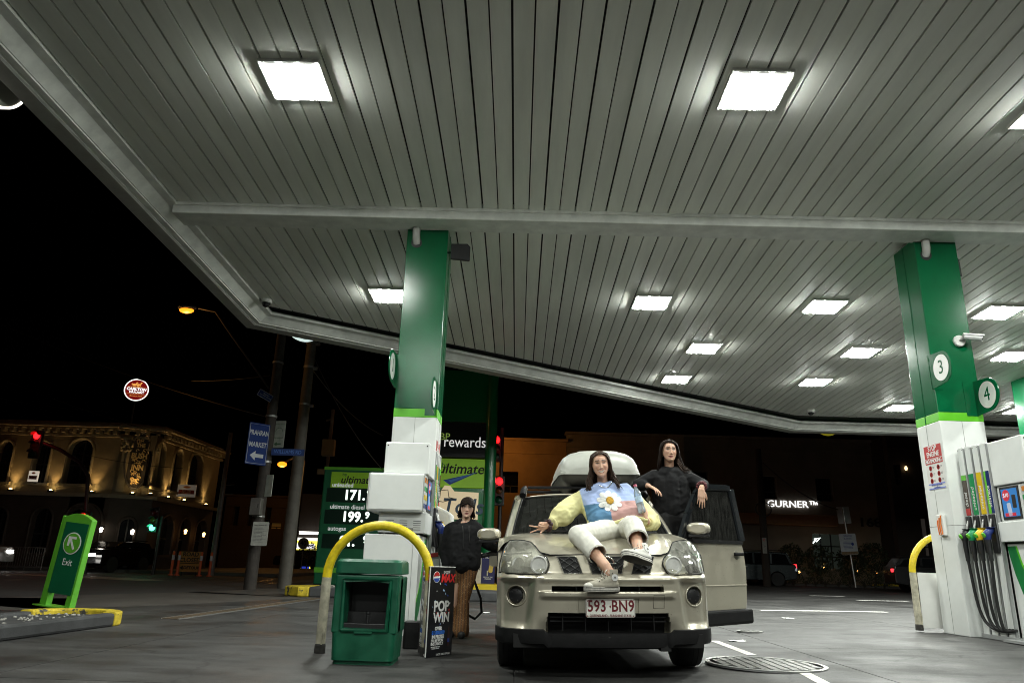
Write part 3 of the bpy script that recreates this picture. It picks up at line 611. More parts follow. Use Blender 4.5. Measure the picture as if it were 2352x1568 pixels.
# ================================================================ HOOP BARRIERS
def hoop(cx, y, zg, r, leg, label, panel):
    t = thing('hoop_barrier', label, 'hoop barrier', (cx, y, zg), group='yellow topped hoop barriers at the pump islands')
    arc = [(r * math.cos(R(a)), 0, leg + r * math.sin(R(a))) for a in range(0, 181, 9)]
    b = MB(); b.tube(arc, .045, 16, False); b.build('yellow_hoop', YELLOW, t, smooth=60)
    for sx in (-1, 1):
        b = MB(); b.tube([(sx * r, 0, .004), (sx * r, 0, leg * .5), (sx * r, 0, leg)], .0455, 16); lg = b.build('leg', CREAM, t, smooth=60)
        b = MB(); b.lathe([(.053, .003), (.051, .07), (.046, .085)], 16, Matrix.Translation((sx * r, 0, 0))); b.build('chipped_foot', mat('chipped_black', (.03, .028, .025), .8, var=.5, vs=30), lg)
        b = MB(); b.tube([(sx * r + .02, -.047, .08), (sx * r + .03, -.05, .18), (sx * r + .045, -.046, .27)], [.008, .012, .004], 5); b.build('paint_flake', CREAM, lg)
    if panel:
        b = MB(); b.box((.03, -.06, leg * .5 + .02), (2 * r - .0, .012, leg - .04)); b.build('guard_panel', WHITE2, t, bevel=.003)
hoop(-1.335, 7.42, 0, .5, .68, 'yellow and cream hoop barrier standing behind the green rubbish bin', False)
hoop(6.22, 11.05, .13, .53, .78, 'yellow hoop barrier with a white guard panel beside the right column', True)

# ================================================================ RUBBISH BIN
BINM = mat('bin_green_plastic', (.003, .088, .043), .42, var=.3, vs=7, detail=9, rvar=.15, bump=.12, bs=220)
t = thing('rubbish_bin', 'green plastic rubbish bin with a recessed black squeegee bay at the front', 'rubbish bin', (-1.3, 6.95, 0))
def loft_rect(secs, n=5):
    P = []
    for z, w, d, r, oy in secs:
        row = []
        for cx, cy, a0 in ((w / 2 - r, d / 2 - r, 0), (-w / 2 + r, d / 2 - r, 90), (-w / 2 + r, -d / 2 + r, 180), (w / 2 - r, -d / 2 + r, 270)):
            for k in range(n + 1):
                a = R(a0 + 90 * k / n); row.append((cx + r * math.cos(a), cy + r * math.sin(a) + oy, z))
        row.append(row[0]); P.append(row)
    return P
# body shell built around the front recess
b = MB(); b.grid(loft_rect([(.0, .51, .45, .05, 0), (.03, .5, .45, .05, 0), (.032, .53, .5, .06, 0), (.09, .535, .5, .06, 0), (.26, .55, .5, .05, 0)])); b.build('lower_body', BINM, t, smooth=35)
b = MB(); b.box((0, .18, .48), (.56, .14, .47)); b.box((-.255, .0, .48), (.05, .3, .47)); b.box((.26, .0, .48), (.04, .3, .47)); b.box((-.235, -.13, .48), (.09, .24, .47)); b.box((.245, -.13, .48), (.07, .24, .47)); b.box((.0, -.13, .704), (.56, .24, .05)); b.build('upper_body', BINM, t, bevel=.018, seg=3)
b = MB(); fr_ = [(-.2, .27), (.2, .27), (.215, .69), (-.215, .69)]
b.tube([(-.19, -.255, .275), (.195, -.255, .275), (.205, -.255, .675), (-.2, -.255, .675), (-.19, -.255, .275)], .02, 8); b.build('bay_surround', BINM, t, smooth=60)
b = MB(); b.box((0, .105, .475), (.46, .006, .42)); b.box((0, -.06, .28), (.42, .34, .02)); b.box((0, -.06, .675), (.42, .34, .01)); b.box((-.195, -.06, .475), (.006, .34, .4)); b.box((.205, -.06, .475), (.006, .34, .4)); b.box((0, .0, .35), (.38, .08, .12)); b.build('bay_lining', BLACK, t)
b = MB(); b.box((0, -.2, .3), (.37, .1, .06)); b.cyl((0.02, -.2, .32), (.02, -.2, .4), .014); b.cyl((.02, -.2, .4), (.02, -.2, .42), .02); b.build('squeegee_tray', BLACK, t, bevel=.006)
b = MB(); b.box((0, -.257, .263), (.16, .03, .035)); b.build('bay_lip', BINM, t, bevel=.008)
b = MB(); b.grid(loft_rect([(.735, .575, .53, .06, 0), (.74, .585, .54, .06, 0), (.835, .575, .53, .07, 0), (.858, .54, .49, .08, 0)])); b.grid(loft_rect([(.858, .54, .49, .08, 0), (.858, .46, .38, .06, 0), (.83, .44, .36, .06, 0)])); b.box((0, 0, .82), (.46, .38, .01)); b.build('lid', BINM, t, smooth=35)
b = MB(); b.box((0, 0, .828), (.38, .22, .008)); b.build('lid_opening', BLACK, t)
# black watering can behind
t = thing('water_can', 'black plastic watering can on the ground between bin and drink display', 'watering can', (-1.06, 8.1, 0))
b = MB(); b.rbox((0, 0, .13), (.17, .2, .26), .03); b.build('tank', BLACK, t, bevel=.01)
b = MB(); b.tube([(.08, 0, .22), (.14, 0, .2), (.15, 0, .1), (.09, 0, .04)], .013, 8); b.build('handle', BLACK, t)
# ================================================================ DRINK DISPLAY
t = thing('drink_display', 'three sided black drink advertisement stand with white prize lettering', 'advertising stand', (-.8, 7.55, 0))
A, B_, C_ = Vector((-.15, .2, 0)), Vector((-.02, -.27, 0)), Vector((.19, .07, 0)); ADB = mat('advert_black', (.008, .008, .01), .35, var=.1)
b = MB(); b.prism([tuple(A.xy), tuple(B_.xy), tuple(C_.xy)], .004, .805); b.build('card_prism', ADB, t)
b = MB(); b.cyl(B_ + Vector((0, -.002, .01)), B_ + Vector((0, -.002, .805)), .006, n=6); b.box((.0, .0, .003), (.02, .02, .004)); b.build('white_edge', WHITE2, t)
b = MB(); b.prism([tuple((p + (p.normalized() * .005)).xy) for p in (A, B_, C_)], .806, .812); b.build('top_edge', WHITE2, t)
def pic(P, Q, flip):
    d = (Q - P); L_ = d.length; d.normalize(); mid = (P + Q) / 2; nrm = d.cross(Vector((0, 0, 1)))
    o = lambda x, z, e=.003: frame(tuple(mid + d * x + nrm * e + Vector((0, 0, z))), d, (0, 0, 1))
    w = L_ / .40
    roundel = [('white', WINK, .052, 0, 360), ('red', RINK, .047, 14, 175), ('blue', BINK, .047, 195, 350)]
    for nm, m_, r_, a0, a1 in roundel:
        b = MB(); n = 18; pts = [(r_ * math.cos(R(a0 + (a1 - a0) * k / n)) * w, r_ * math.sin(R(a0 + (a1 - a0) * k / n))) for k in range(n + 1)]
        e = .003 if nm == 'white' else .0045
        b.prism(pts, 0, .001, 'Z', o(-.1 * w, .715, e)); b.build('round_logo', m_, t)
    text('lettering', 'pepsi', .05, o(.06 * w, .765), WINK, t, sx=w); text('lettering', 'MAX', .1, o(.08 * w, .7), mat('advert_red', (.7, .03, .03), .4, var=0), t, sx=w, shear=.2, bold=.004)
    text('lettering', 'POP', .13, o(0, .445), WINK, t, sx=w, bold=.004); text('lettering', 'WIN', .12, o(.01, .345), WINK, t, sx=w, bold=.004)
    text('lettering', 'OVER', .042, o(-.03 * w, .25), WINK, t, sx=w, bold=.002); text('lettering', '$1,000,000', .046, o(-.03 * w, .213), mat('advert_blue', (.03, .15, .6), .4, var=0), t, sx=w * .95, bold=.002)
    text('lettering', 'IN PRIZES', .044, o(-.03 * w, .176), WINK, t, sx=w, bold=.002); text('lettering', 'TO BE WON', .032, o(-.04 * w, .144), WINK, t, sx=w, bold=.001); text('lettering', 'INSTANTLY', .036, o(-.04 * w, .116), WINK, t, sx=w, bold=.001)
    text('lettering', 'BUY NOW FOR YOUR\nCHANCE TO WIN', .014, o(-.06 * w, .082), WINK, t, sx=w); text('lettering', 'TASTE  NO SUGAR', .026, o(.06 * w, .02), WINK, t, sx=w)
    rr = random.Random(5)
    for i in range(22):
        a = rr.uniform(0, 6.28); r_ = rr.uniform(.09, .16); b = MB(); s_ = rr.uniform(.008, .017)
        b.box((0, 0, 0), (s_ * 1.6 * w, s_, .001), o(math.cos(a) * r_ * .95 * w, .47 + math.sin(a) * r_ * 1.2, .003) @ Matrix.Rotation(rr.uniform(0, 3), 4, 'Z')); b.build('confetti', [WINK, BINK, RINK, mat('advert_pale', (.3, .45, .65), .5, var=0)][i % 4], t)
    b = MB(); b.prism([(-.012, 0), (.012, 0), (.016, .02), (.016, .1), (.006, .15), (.006, .17), (-.006, .17), (-.006, .15), (-.016, .1), (-.016, .02)], 0, .001, 'Z', o(.135 * w, .09, .003)); b.build('bottle_picture', mat('cola_brown', (.05, .012, .008), .3, var=0), t)
    b = MB(); b.box((.135 * w * 0, 0, 0), (.03, .035, .001), o(.135 * w, .14, .0045)); b.build('bottle_label', BINK, t)
pic(B_, C_, False); pic(A, B_, True)
# ================================================================ THE GOLD CAR
def car_paint():
    m = mat('champagne_paint', (.52, .482, .385), .30, metal=.5, var=.05, vs=3, coat=.9, spec=.5)
    nt = m.node_tree; N = nt.nodes; L = nt.links; b = N['Principled BSDF']; src = b.inputs['Base Color'].links[0].from_socket
    tc = N.new('ShaderNodeTexCoord'); n = N.new('ShaderNodeTexNoise'); n.inputs['Scale'].default_value = 55; n.inputs['Detail'].default_value = 2; L.new(tc.outputs['Object'], n.inputs['Vector'])
    r = N.new('ShaderNodeMapRange'); r.inputs[1].default_value = .70; r.inputs[2].default_value = .76; r.inputs[3].default_value = 0; r.inputs[4].default_value = .6; L.new(n.outputs['Fac'], r.inputs[0])
    # road dust thickening towards the sills (dirt with its own shape)
    n2 = N.new('ShaderNodeTexNoise'); n2.inputs['Scale'].default_value = 7; n2.inputs['Detail'].default_value = 7; L.new(tc.outputs['Object'], n2.inputs['Vector'])
    mx = N.new('ShaderNodeMix'); mx.data_type = 'RGBA'; L.new(r.outputs[0], mx.inputs[0]); L.new(src, mx.inputs[6]); mx.inputs[7].default_value = (.05, .04, .03, 1); L.new(mx.outputs[2], b.inputs['Base Color'])
    m3 = N.new('ShaderNodeMapRange'); m3.inputs[1].default_value = .35; m3.inputs[2].default_value = .7; m3.inputs[3].default_value = .28; m3.inputs[4].default_value = .5; L.new(n2.outputs['Fac'], m3.inputs[0]); L.new(m3.outputs[0], b.inputs['Roughness'])
    m4 = N.new('ShaderNodeMapRange'); m4.inputs[1].default_value = .35; m4.inputs[2].default_value = .7; m4.inputs[3].default_value = .03; m4.inputs[4].default_value = .2; L.new(n2.outputs['Fac'], m4.inputs[0]); L.new(m4.outputs[0], b.inputs['Coat Roughness'])
    return m
PAINT = car_paint()
TRIMB = mat('weathered_black_trim', (.009, .009, .0095), .65, var=.35, vs=12, bump=.05, spec=.22)
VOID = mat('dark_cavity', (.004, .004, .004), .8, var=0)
WGLASS = glass('windscreen_glass', (.32, .38, .35), rough=.02, haze=.02)
LENSG = glass('headlight_lens', (.86, .86, .8), rough=.05, haze=.17, hcol=(.75, .73, .65))
REFL = mat('headlight_reflector', (.82, .82, .78), .35, metal=.3, var=.15, vs=12)
CABIN = mat('cabin_dark', (.015, .015, .016), .7, var=.2)
car = thing('parked_car', 'muddy champagne gold four-wheel drive facing the camera with its passenger door open', 'car', (.745, 6.1, .018), rot=(0, R(-1.5), 0))
def smooth01(a, b, x): t = max(0, min(1, (x - a) / (b - a))); return t * t * (3 - 2 * t)
# plan curve of the nose: lateral parameter q (-1..1) -> (x, y)
PLAN = [(0, 0), (.2, .004), (.4, .022), (.55, .052), (.66, .095), (.75, .155), (.82, .235), (.865, .33), (.885, .43), (.893, .56)]
def plan(x):
    ax = abs(x)
    for (a, b), (c, d) in zip(PLAN, PLAN[1:]):
        if ax <= c: return b + (d - b) * (ax - a) / (c - a)
    return PLAN[-1][1]
def plan_sm(x):
    return sum(plan(min(.893, max(-.893, x + d))) for d in (-.03, -.015, 0, .015, .03)) / 5
# ---- bumper: one surface with real recesses
xsv = sorted(set([round(v, 4) for v in list(np.linspace(-.893, .893, 211)) + [s * v for s in (-1, 1) for v in (.44, .445, .2, .235, .24, .47, .476, .885, .875)]]))
zsv = sorted(set([round(v, 4) for v in list(np.linspace(.33, .79, 75)) + [.648, .652, .688, .692, .485, .490, .600, .605, .395]]))
def bump_y(x, z):
    ax = abs(x); y = plan_sm(x)
    y += .05 * smooth01(.735, .79, z) ** 1.6 + .05 * smooth01(.48, .33, z) * (1 - smooth01(.5, .62, ax)) + .012 * smooth01(.6, .45, z)
    # side pods set back behind the raised centre
    side = smooth01(.57, .645, ax + .10 * (z - .6)) * (1 - smooth01(.82, .875, ax))
    y += .085 * side * smooth01(.752, .715, z) * smooth01(.30, .42, z)
    y -= .035 * smooth01(.56, .50, ax) * smooth01(.655, .645, z) * smooth01(.58, .62, z)
    y -= .02 * smooth01(.56, .50, ax) * smooth01(.70, .74, z) * (1 - smooth01(.77, .79, z))
    return y
def recess(x, z):
    ax = abs(x); d = 0
    if ax < .4425 and .65 < z < .69: d = .11
    if ax < .473 - (.49 - z) * .1 * 0 + .02 * smooth01(.49, .36, z) and z < .4875: d = .14
    if ax < .2375 and .4875 <= z < .6025: d = max(d, .012)
    f = math.hypot(ax - .728, (z - .612) * 1.0)
    if f < .068: d = .05
    elif f < .085: d = .05 * (1 - smooth01(.068, .085, f))
    return d
b = MB(); P = [[(x, bump_y(x, z) + recess(x, z), z) for x in xsv] for z in zsv]; b.grid(P)
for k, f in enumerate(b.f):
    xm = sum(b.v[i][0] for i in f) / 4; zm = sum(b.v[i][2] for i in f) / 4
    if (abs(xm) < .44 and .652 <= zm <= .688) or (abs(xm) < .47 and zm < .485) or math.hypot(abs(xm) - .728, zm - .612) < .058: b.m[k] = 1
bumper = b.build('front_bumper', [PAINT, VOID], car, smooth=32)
b = MB()
for x in (-.25, 0.0, .25): b.box((x, .04, .67), (.006, .05, .036))
b.build('slot_bar', TRIMB, bumper)
b = MB()
for z in (.455, .425): b.box((0, .1, z), (.92, .02, .01))
for x in (-.36, -.18, 0, .18, .36): b.box((x, .08, .42), (.008, .03, .13))
b.build('lower_grille', TRIMB, car)
# tow cover
b = MB(); b.tube([(x, bump_y(x, z) - .001, z) for x, z in ((.355, .525), (.44, .525), (.44, .625), (.355, .625), (.355, .525))], .0018, 4); b.build('tow_cover_joint', TRIMB, bumper)
for s in (-1, 1):
    b = MB(); yy = bump_y(s * .728, .612)
    b.lathe([(.064, .0), (.062, .012), (.05, .02), (.001, .022)], 24, Matrix.Translation((s * .728, yy + .05, .612)) @ Matrix.Rotation(R(s * 24), 4, 'Z') @ Matrix.Rotation(R(90), 4, 'X'))
    fo = b.build('fog_lamp', BLACK, car, smooth=40)
    b = MB()
    for a in range(0, 360, 72): b.ball((s * .728 + .042 * math.cos(R(a)), yy + .03 + .042 * math.cos(R(a)) * s * .44, .612 + .042 * math.sin(R(a))), .007, 6, 4)
    b.build('stud_ring', BLACK, fo)['kind'] = 'stuff'
    b = MB(); b.tube([(s * .728 + .079 * math.cos(R(a)), bump_y(s * .728 + .079 * math.cos(R(a)), .612 + .079 * math.sin(R(a))) - .001, .612 + .079 * math.sin(R(a))) for a in range(0, 361, 9)], .007, 8, False); b.build('bezel', PAINT, fo, smooth=60)
# ---- black skirt
b = MB(); pr_ = [(.03, .355), (-.008, .35), (-.012, .30), (.0, .25), (.05, .235)]
xk = np.linspace(-.905, .905, 61)
b.grid([[(x, plan_sm(max(-.893, min(.893, x * .987))) + dy - .012 + (.025 if abs(x) < .46 else 0) + (.05 if abs(x) >= .9 else 0), z + (.012 if abs(x) > .5 else -.012)) for x in xk] for dy, z in pr_])
b.build('front_skirt', TRIMB, car, smooth=40)
b = MB(); b.box((0, .5, .28), (1.5, .8, .1)); b.box((0, 2.3, .3), (1.5, 4.0, .14)); b.box((.44, .1, .235), (.08, .12, .05)); b.build('underbody', VOID, car)
# ---- number plate
pl = MB(); pl.rbox((.01, -.012, .527), (.385, .006, .134), .012, 3, 'Y'); po = pl.build('number_plate', mat('plate_white', (.72, .72, .66), .4, var=.12, vs=30), car)
MAROON = mat('plate_maroon', (.13, .006, .012), .45, var=0)
fp_ = lambda x, z: frame((x, -.0165, z), (1, 0, 0), (0, 0, 1))
text('lettering', '593', .116, fp_(-.095, .540), MAROON, po, sx=.82, bold=.0022, sp=1.06); text('lettering', 'BN9', .116, fp_(.108, .540), MAROON, po, sx=.82, bold=.0022, sp=1.06)
b = MB(); b.prism([(0, -.012), (.007, 0), (0, .012), (-.007, 0)], -.017, -.015, 'Y', Matrix.Translation((.009, 0, .54))); b.build('diamond_mark', MAROON, po)
text('lettering', 'QUEENSLAND - SUNSHINE STATE', .0245, fp_(.01, .473), MAROON, po, sx=.88, bold=.0004)
b = MB(); b.tube([(x, -.0155, z) for x, z in ((-.178, .465), (.198, .465), (.198, .589), (-.178, .589), (-.178, .465))], .0022, 5)
for x in (-.168, .188):
    for z in (.472, .581): b.cyl((x, -.0155, z), (x, -.018, z), .004, n=8)
b.build('plate_rim', MAROON, po)
# ---- upper nose surface
def nose_y(x, z):
    return plan_sm(x) + .035 + .55 * max(0, z - .78) + .9 * max(0, z - .9) ** 1.0 * smooth01(.35, .6, abs(x))
# grille panel
b = MB(); xg = np.linspace(-.53, .53, 41); zg_ = np.linspace(.765, .932, 9)
b.grid([[(x, nose_y(x, z) + .01, z) for x in xg] for z in zg_]); gp = b.build('grille_panel', PAINT, car, smooth=40)
def on_nose(pts, d0, d1, name, m, parent, n=1):
    bb = MB(); F = [(x, nose_y(x, z) + d0, z) for x, z in pts]; Bk = [(x, nose_y(x, z) + d1, z) for x, z in pts]; k = len(pts)
    bb._add(F + Bk, [tuple(range(k))] + [(i, i + k, (i + 1) % k + k, (i + 1) % k) for i in range(k)]); return bb.build(name, m, parent)
holes = [[(-.395, .918), (-.25, .918), (-.235, .905), (-.195, .783), (-.345, .783)], [(-.155, .92), (.155, .92), (.118, .782), (-.118, .782)], [(.395, .918), (.345, .783), (.195, .783), (.235, .905), (.25, .918)]]
for h in holes:
    on_nose(h, .0, .03, 'grille_opening', VOID, gp)
    rimp = [(x, nose_y(x, z) - .002, z) for x, z in h + h[:1]]
    bb = MB(); bb.tube(rimp, .005, 6); bb.build('grille_rim', mat('grille_rim_silver', (.3, .29, .25), .3, metal=.7, var=0), gp, smooth=60)
    # diamond wire mesh clipped to the opening
    def inside(x, z):
        c = False
        for (x0, z0), (x1, z1) in zip(h, h[1:] + h[:1]):
            if (z0 > z) != (z1 > z) and x < (x1 - x0) * (z - z0) / (z1 - z0) + x0: c = not c
        return c
    bb = MB(); st = .085; hh = .055
    for i in range(-8, 9):
        for j in range(12):
            z = .77 + j * hh / 2
            x = i * st + (st / 2 if j % 2 else 0)
            for sx in (-1, 1):
                p, q = (x, z), (x + sx * st / 2, z + hh / 2)
                seg = [(p[0] + (q[0] - p[0]) * k / 4, p[1] + (q[1] - p[1]) * k / 4) for k in range(5)]
                for a_, c_ in zip(seg, seg[1:]):
                    if inside(*a_) and inside(*c_): bb.cyl((a_[0], nose_y(*a_) - .004, a_[1]), (c_[0], nose_y(*c_) - .004, c_[1]), .0045, n=5, caps=False)
    bb.build('grille_mesh', mat('mesh_black', (.03, .03, .03), .35, var=0), gp)
bb = MB(); c0 = (0, nose_y(0, .85) - .018, .85)
bb.tube([(.064 * math.cos(R(a)), c0[1] - .0, .85 + .064 * math.sin(R(a))) for a in range(0, 361, 12)], .0085, 8, False); bd = bb.build('badge_ring', CHROME, gp, smooth=60)
bb = MB(); bb.box((0, c0[1] - .004, .85), (.165, .016, .03)); bb.build('badge_bar', CHROME, bd, bevel=.004)
text('badge_lettering', 'NISSAN', .026, frame((0, c0[1] - .0135, .85), (1, 0, 0), (0, 0, 1)), INK, bd, sx=1.15)
# ---- bonnet
def bon_front(x):
    ax = abs(x)
    pts = [(0, .936, .128), (.46, .932, .15), (.53, .955, .2), (.60, 1.035, .38), (.66, 1.055, .47), (.78, 1.058, .56), (.84, 1.03, .62), (.893, .96, .66)]
    for (a, z0, y0), (c, z1, y1) in zip(pts, pts[1:]):
        if ax <= c: t_ = (ax - a) / (c - a); return z0 + (z1 - z0) * t_, y0 + (y1 - y0) * t_
    return pts[-1][1:]
xb = sorted(set([round(v, 4) for v in np.linspace(-.893, .893, 73)]))
P = []
for j in range(25):
    t_ = j / 24; row = []
    for x in xb:
        zf, yf = bon_front(x); ax = abs(x)
        yb = 1.24 - .10 * (ax / .9) ** 2 * 0 + .14 * (ax / .9) ** 2
        zb = 1.135 + .0 - .035 * smooth01(.7, .893, ax)
        e = 1 - (1 - t_) ** 2.1
        z = zf + (zb - zf) * e + .012 * math.sin(math.pi * t_) * (1 - (ax / .9) ** 4)
        z += .016 * math.exp(-((ax - .47 - .08 * t_) / .06) ** 2) * math.sin(math.pi * min(1, t_ * 1.15)) ** .7 - .012 * math.exp(-(x / .3) ** 2) * math.sin(math.pi * t_)
        row.append((x, yf + (yb - yf) * t_, z))
    P.append(row)
b = MB(); b.grid(P); bonnet = b.build('bonnet', PAINT, car, smooth=50)
BON = BVHTree.FromPolygons([Vector(v) for v in b.v], b.f)
b = MB(); b.tube([(x, bon_front(x)[1] - .004, bon_front(x)[0] - .003) for x in np.linspace(-.5, .5, 21)], .005, 5); b.build('bonnet_gap', VOID, car)
b = MB()
for s in (-1, 1): b.tube([(s * .893, .66, .96), (s * .893, .62, .80), (s * .89, .56, .78)], .004, 4)
b.build('fender_gap', VOID, car)
# ---- headlights
HL = [(.53, .945), (.565, .995), (.605, 1.036), (.66, 1.05), (.73, 1.056), (.785, 1.052), (.825, 1.0), (.85, .93), (.868, .86), (.872, .79), (.80, .783), (.70, .779), (.58, .776), (.505, .772), (.482, .80), (.464, .84), (.463, .865), (.475, .9), (.5, .925)]
def hl_y(x, z):
    ax = abs(x); y = plan_sm(ax) + .03 + .5 * max(0, z - .78) + 1.1 * max(0, z - .92) * smooth01(.45, .62, ax)
    return y
for s in (-1, 1):
    cx_, cz_ = .68, .9
    rings = []
    for k, f in enumerate((1.0, .97, .9, .75, .5, .25)):
        rings.append([(s * (cx_ + (x - cx_) * f), hl_y(cx_ + (x - cx_) * f, cz_ + (z - cz_) * f) - [0, .008, .012, .015, .017, .018][k], cz_ + (z - cz_) * f) for x, z in HL])
    def fan(rr, off=0):
        bb = MB(); n = len(HL); V = [(x, y + off, z) for r_ in rr for x, y, z in r_]; F = []
        for k in range(len(rr) - 1):
            for i in range(n): F.append((k * n + i, k * n + (i + 1) % n, (k + 1) * n + (i + 1) % n, (k + 1) * n + i))
        F.append(tuple((len(rr) - 1) * n + i for i in range(n))); bb._add(V, F); return bb
    hl = fan(rings).build('headlight', LENSG, car, smooth=35)
    inner = [[(s * (cx_ + (abs(x) - cx_) * .97), y + dy, cz_ + (z - cz_) * .97) for x, y, z in rings[0]] for dy in (.012,)] + [[(s * (cx_ + (abs(x) - cx_) * f), hl_y(abs(x), z) + .055, cz_ + (z - cz_) * f) for x, y, z in rings[0]] for f in (.93, .5)]
    fan(inner).build('housing', REFL, hl, smooth=35)
    bb = MB(); bb.tube([(s * x, hl_y(x, z) + .004, z) for x, z in HL + HL[:1]], .006, 6); bb.build('lens_seal', TRIMB, hl)
    yb = hl_y(.535, .85)
    Mr = Matrix.Translation((s * .54, yb - .008, .853)) @ Matrix.Rotation(R(8 * s), 4, 'Z') @ Matrix.Rotation(R(90), 4, 'X')
    bb = MB(); bb.lathe([(.066, .02), (.07, .03), (.06, .032), (.05, -.01), (.02, -.04), (.001, -.045)], 28, Mr); bb.build('lamp_dish', REFL, hl, smooth=40)
    bb = MB(); bb.ball((s * .54, yb + .01, .853), (.014, .025, .014), 10, 6); bb.build('bulb', mat('bulb_glass', (.6, .55, .45), .1, var=0), hl, smooth=True)
    bb = MB(); bb.tube([(s * x, hl_y(x, .945) + .012, .945 - .01 * (x - .6)) for x in np.linspace(.6, .835, 8)], .009, 6); bb.build('divider', REFL, hl, smooth=60)
    bb = MB(); bb.lathe([(.05, 0), (.045, -.03), (.015, -.05), (.001, -.05)], 22, Matrix.Translation((s * .71, hl_y(.71, .85) + .02, .86)) @ Matrix.Rotation(R(90), 4, 'X')); bb.build('lamp_dish', REFL, hl, smooth=40)
    text('maker_print', 'NISSAN', .016, frame((s * .66, hl_y(.66, .79) - .024, .79), (1, s * .45, 0), (0, .3, 1)), INK, hl)
# ---- flanks (front wings, rear doors, quarters), doors
def flank(pts, s, name, x0=.893, thick=.03):
    bb = MB(); V = [(s * (x0 - (.05 * smooth01(.9, 1.15, z)) - .012 * smooth01(.6, .4, z)), y, z) for y, z in pts]; k = len(pts)
    V2 = [(x - s * thick, y, z) for x, y, z in V]; bb._add(V + V2, [tuple(range(k)), tuple(range(2 * k - 1, k - 1, -1))] + [(i, (i + 1) % k, (i + 1) % k + k, i + k) for i in range(k)])
    return bb.build(name, PAINT, car, smooth=30)
arch = [(.95 + .40 * math.cos(R(a)), .36 + .40 * math.sin(R(a))) for a in range(178, 1, -11)]
wing = [(.56, .79), (.66, .955), (.8, 1.02), (1.0, 1.075), (1.25, 1.1), (1.36, 1.1), (1.36, .42)] + [(p[0], p[1]) for p in arch[::-1]] 
wing = [(.555, .36), (.555, .79), (.66, .955), (.8, 1.02), (1.0, 1.07), (1.25, 1.1), (1.38, 1.1), (1.38, .38)] + [p for p in arch[::-1]]
arch2 = [(3.58 + .40 * math.cos(R(a)), .36 + .40 * math.sin(R(a))) for a in range(2, 179, 11)]
for s in (-1, 1):
    flank(wing, s, 'front_wing')
    flank([(2.46, .38), (2.46, 1.1), (3.35, 1.12), (4.5, 1.13), (4.52, .5), (4.3, .42), (3.99, .40)] + arch2, s, 'rear_flank')
    bb = MB(); bb.box((s * .86, 1.95, .36), (.08, 1.25, .1)); bb.build('sill', PAINT, car, bevel=.02)
    # wheels
    for wy, nm in ((.95, 0), (3.58, 1)):
        w = MB(); Mw = Matrix.Translation((s * .775, wy, .345)) @ Matrix.Rotation(R(90), 4, 'Y')
        w.lathe([(.215, -.11), (.30, -.118), (.335, -.105), (.345, -.07), (.345, .07), (.335, .105), (.30, .118), (.215, .11), (.21, 0)], 40, Mw); wo = w.build('tyre', BLACKM, car, smooth=35)
        w = MB()
        for q in (-.06, -.02, .02, .06): w.lathe([(.3455, q - .004), (.3465, q), (.3455, q + .004)], 40, Mw)
        w.build('tread_groove', VOID, wo)
        w = MB(); w.lathe([(.21, -.1), (.212, .1), (.18, .085), (.06, .06), (.001, .06)], 30, Mw); w.build('rim', STEEL, wo, smooth=40)
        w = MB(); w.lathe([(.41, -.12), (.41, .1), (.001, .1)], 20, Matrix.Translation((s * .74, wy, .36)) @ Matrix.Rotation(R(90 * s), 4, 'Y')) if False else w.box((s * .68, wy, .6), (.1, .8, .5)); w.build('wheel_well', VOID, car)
def door_shape(m, M, nm='door'):
    """front door in its own frame: X along the door from hinge, Y outward normal, Z up"""
    bb = MB(); prof = [(0, .41), (1.06, .41), (1.09, .5), (1.12, .8), (1.10, 1.0), (1.06, 1.10), (0.02, 1.08), (0, .9)]
    bb.prism(prof, -.05, .012, 'Y'); d = bb.build(nm, PAINT, car, bevel=.012, seg=2); d.matrix_local = M
    return d
# closed right-hand (viewer-left) door
Ml = Matrix(((0, -1, 0, -.885), (1, 0, 0, 1.385), (0, 0, 1, 0), (0, 0, 0, 1)))
door_shape(None, Ml)
# open passenger door
ang = R(49)
dv = Vector((math.sin(ang), math.cos(ang), 0)); nv = Vector((math.cos(ang), -math.sin(ang), 0))
Md = Matrix(((dv.x, nv.x, 0, .885), (dv.y, nv.y, 0, 1.39), (0, 0, 1, 0), (0, 0, 0, 1)))
dr_ = door_shape(None, Md, 'open_door'); dr_['label'] = 'passenger door swung wide open'
bb = MB(); bb.prism([(.0, .41), (1.10, .41), (1.11, .70), (0, .70)], -.002, .016, 'Y') if False else bb.prism([(.02, .645), (1.1, .645), (1.1, .66), (.02, .66)], .008, .017, 'Y'); bb.build('door_crease', PAINT, dr_, bevel=.004)
bb = MB(); bb.rbox((.55, .0, .345), (1.18, .08, .15), .03, 3, 'X'); bb.build('rubbing_strip', TRIMB, dr_, bevel=.012)
fr = [(.03, 1.06), (.18, 1.33), (.33, 1.53), (.42, 1.60), (.52, 1.625), (.86, 1.64), (.93, 1.63), (1.01, 1.3), (1.06, 1.09)]
bb = MB()
for (p, q, w_) in zip(fr, fr[1:], (.05, .05, .05, .045, .045, .045, .075, .085)):
    d = Vector((q[0] - p[0], 0, q[1] - p[1])); L_ = d.length; d.normalize(); n_ = Vector((-d.z, 0, d.x))
    bb._add([(p[0], .012, p[1]), (q[0], .012, q[1]), (q[0] - n_.x * -w_, .012, q[1] - n_.z * -w_), (p[0] - n_.x * -w_, .012, p[1] - n_.z * -w_),
             (p[0], -.03, p[1]), (q[0], -.03, q[1]), (q[0] + n_.x * w_, -.03, q[1] + n_.z * w_), (p[0] + n_.x * w_, -.03, p[1] + n_.z * w_)], [(0, 1, 2, 3), (7, 6, 5, 4), (0, 4, 5, 1), (3, 2, 6, 7), (0, 3, 7, 4), (1, 5, 6, 2)])
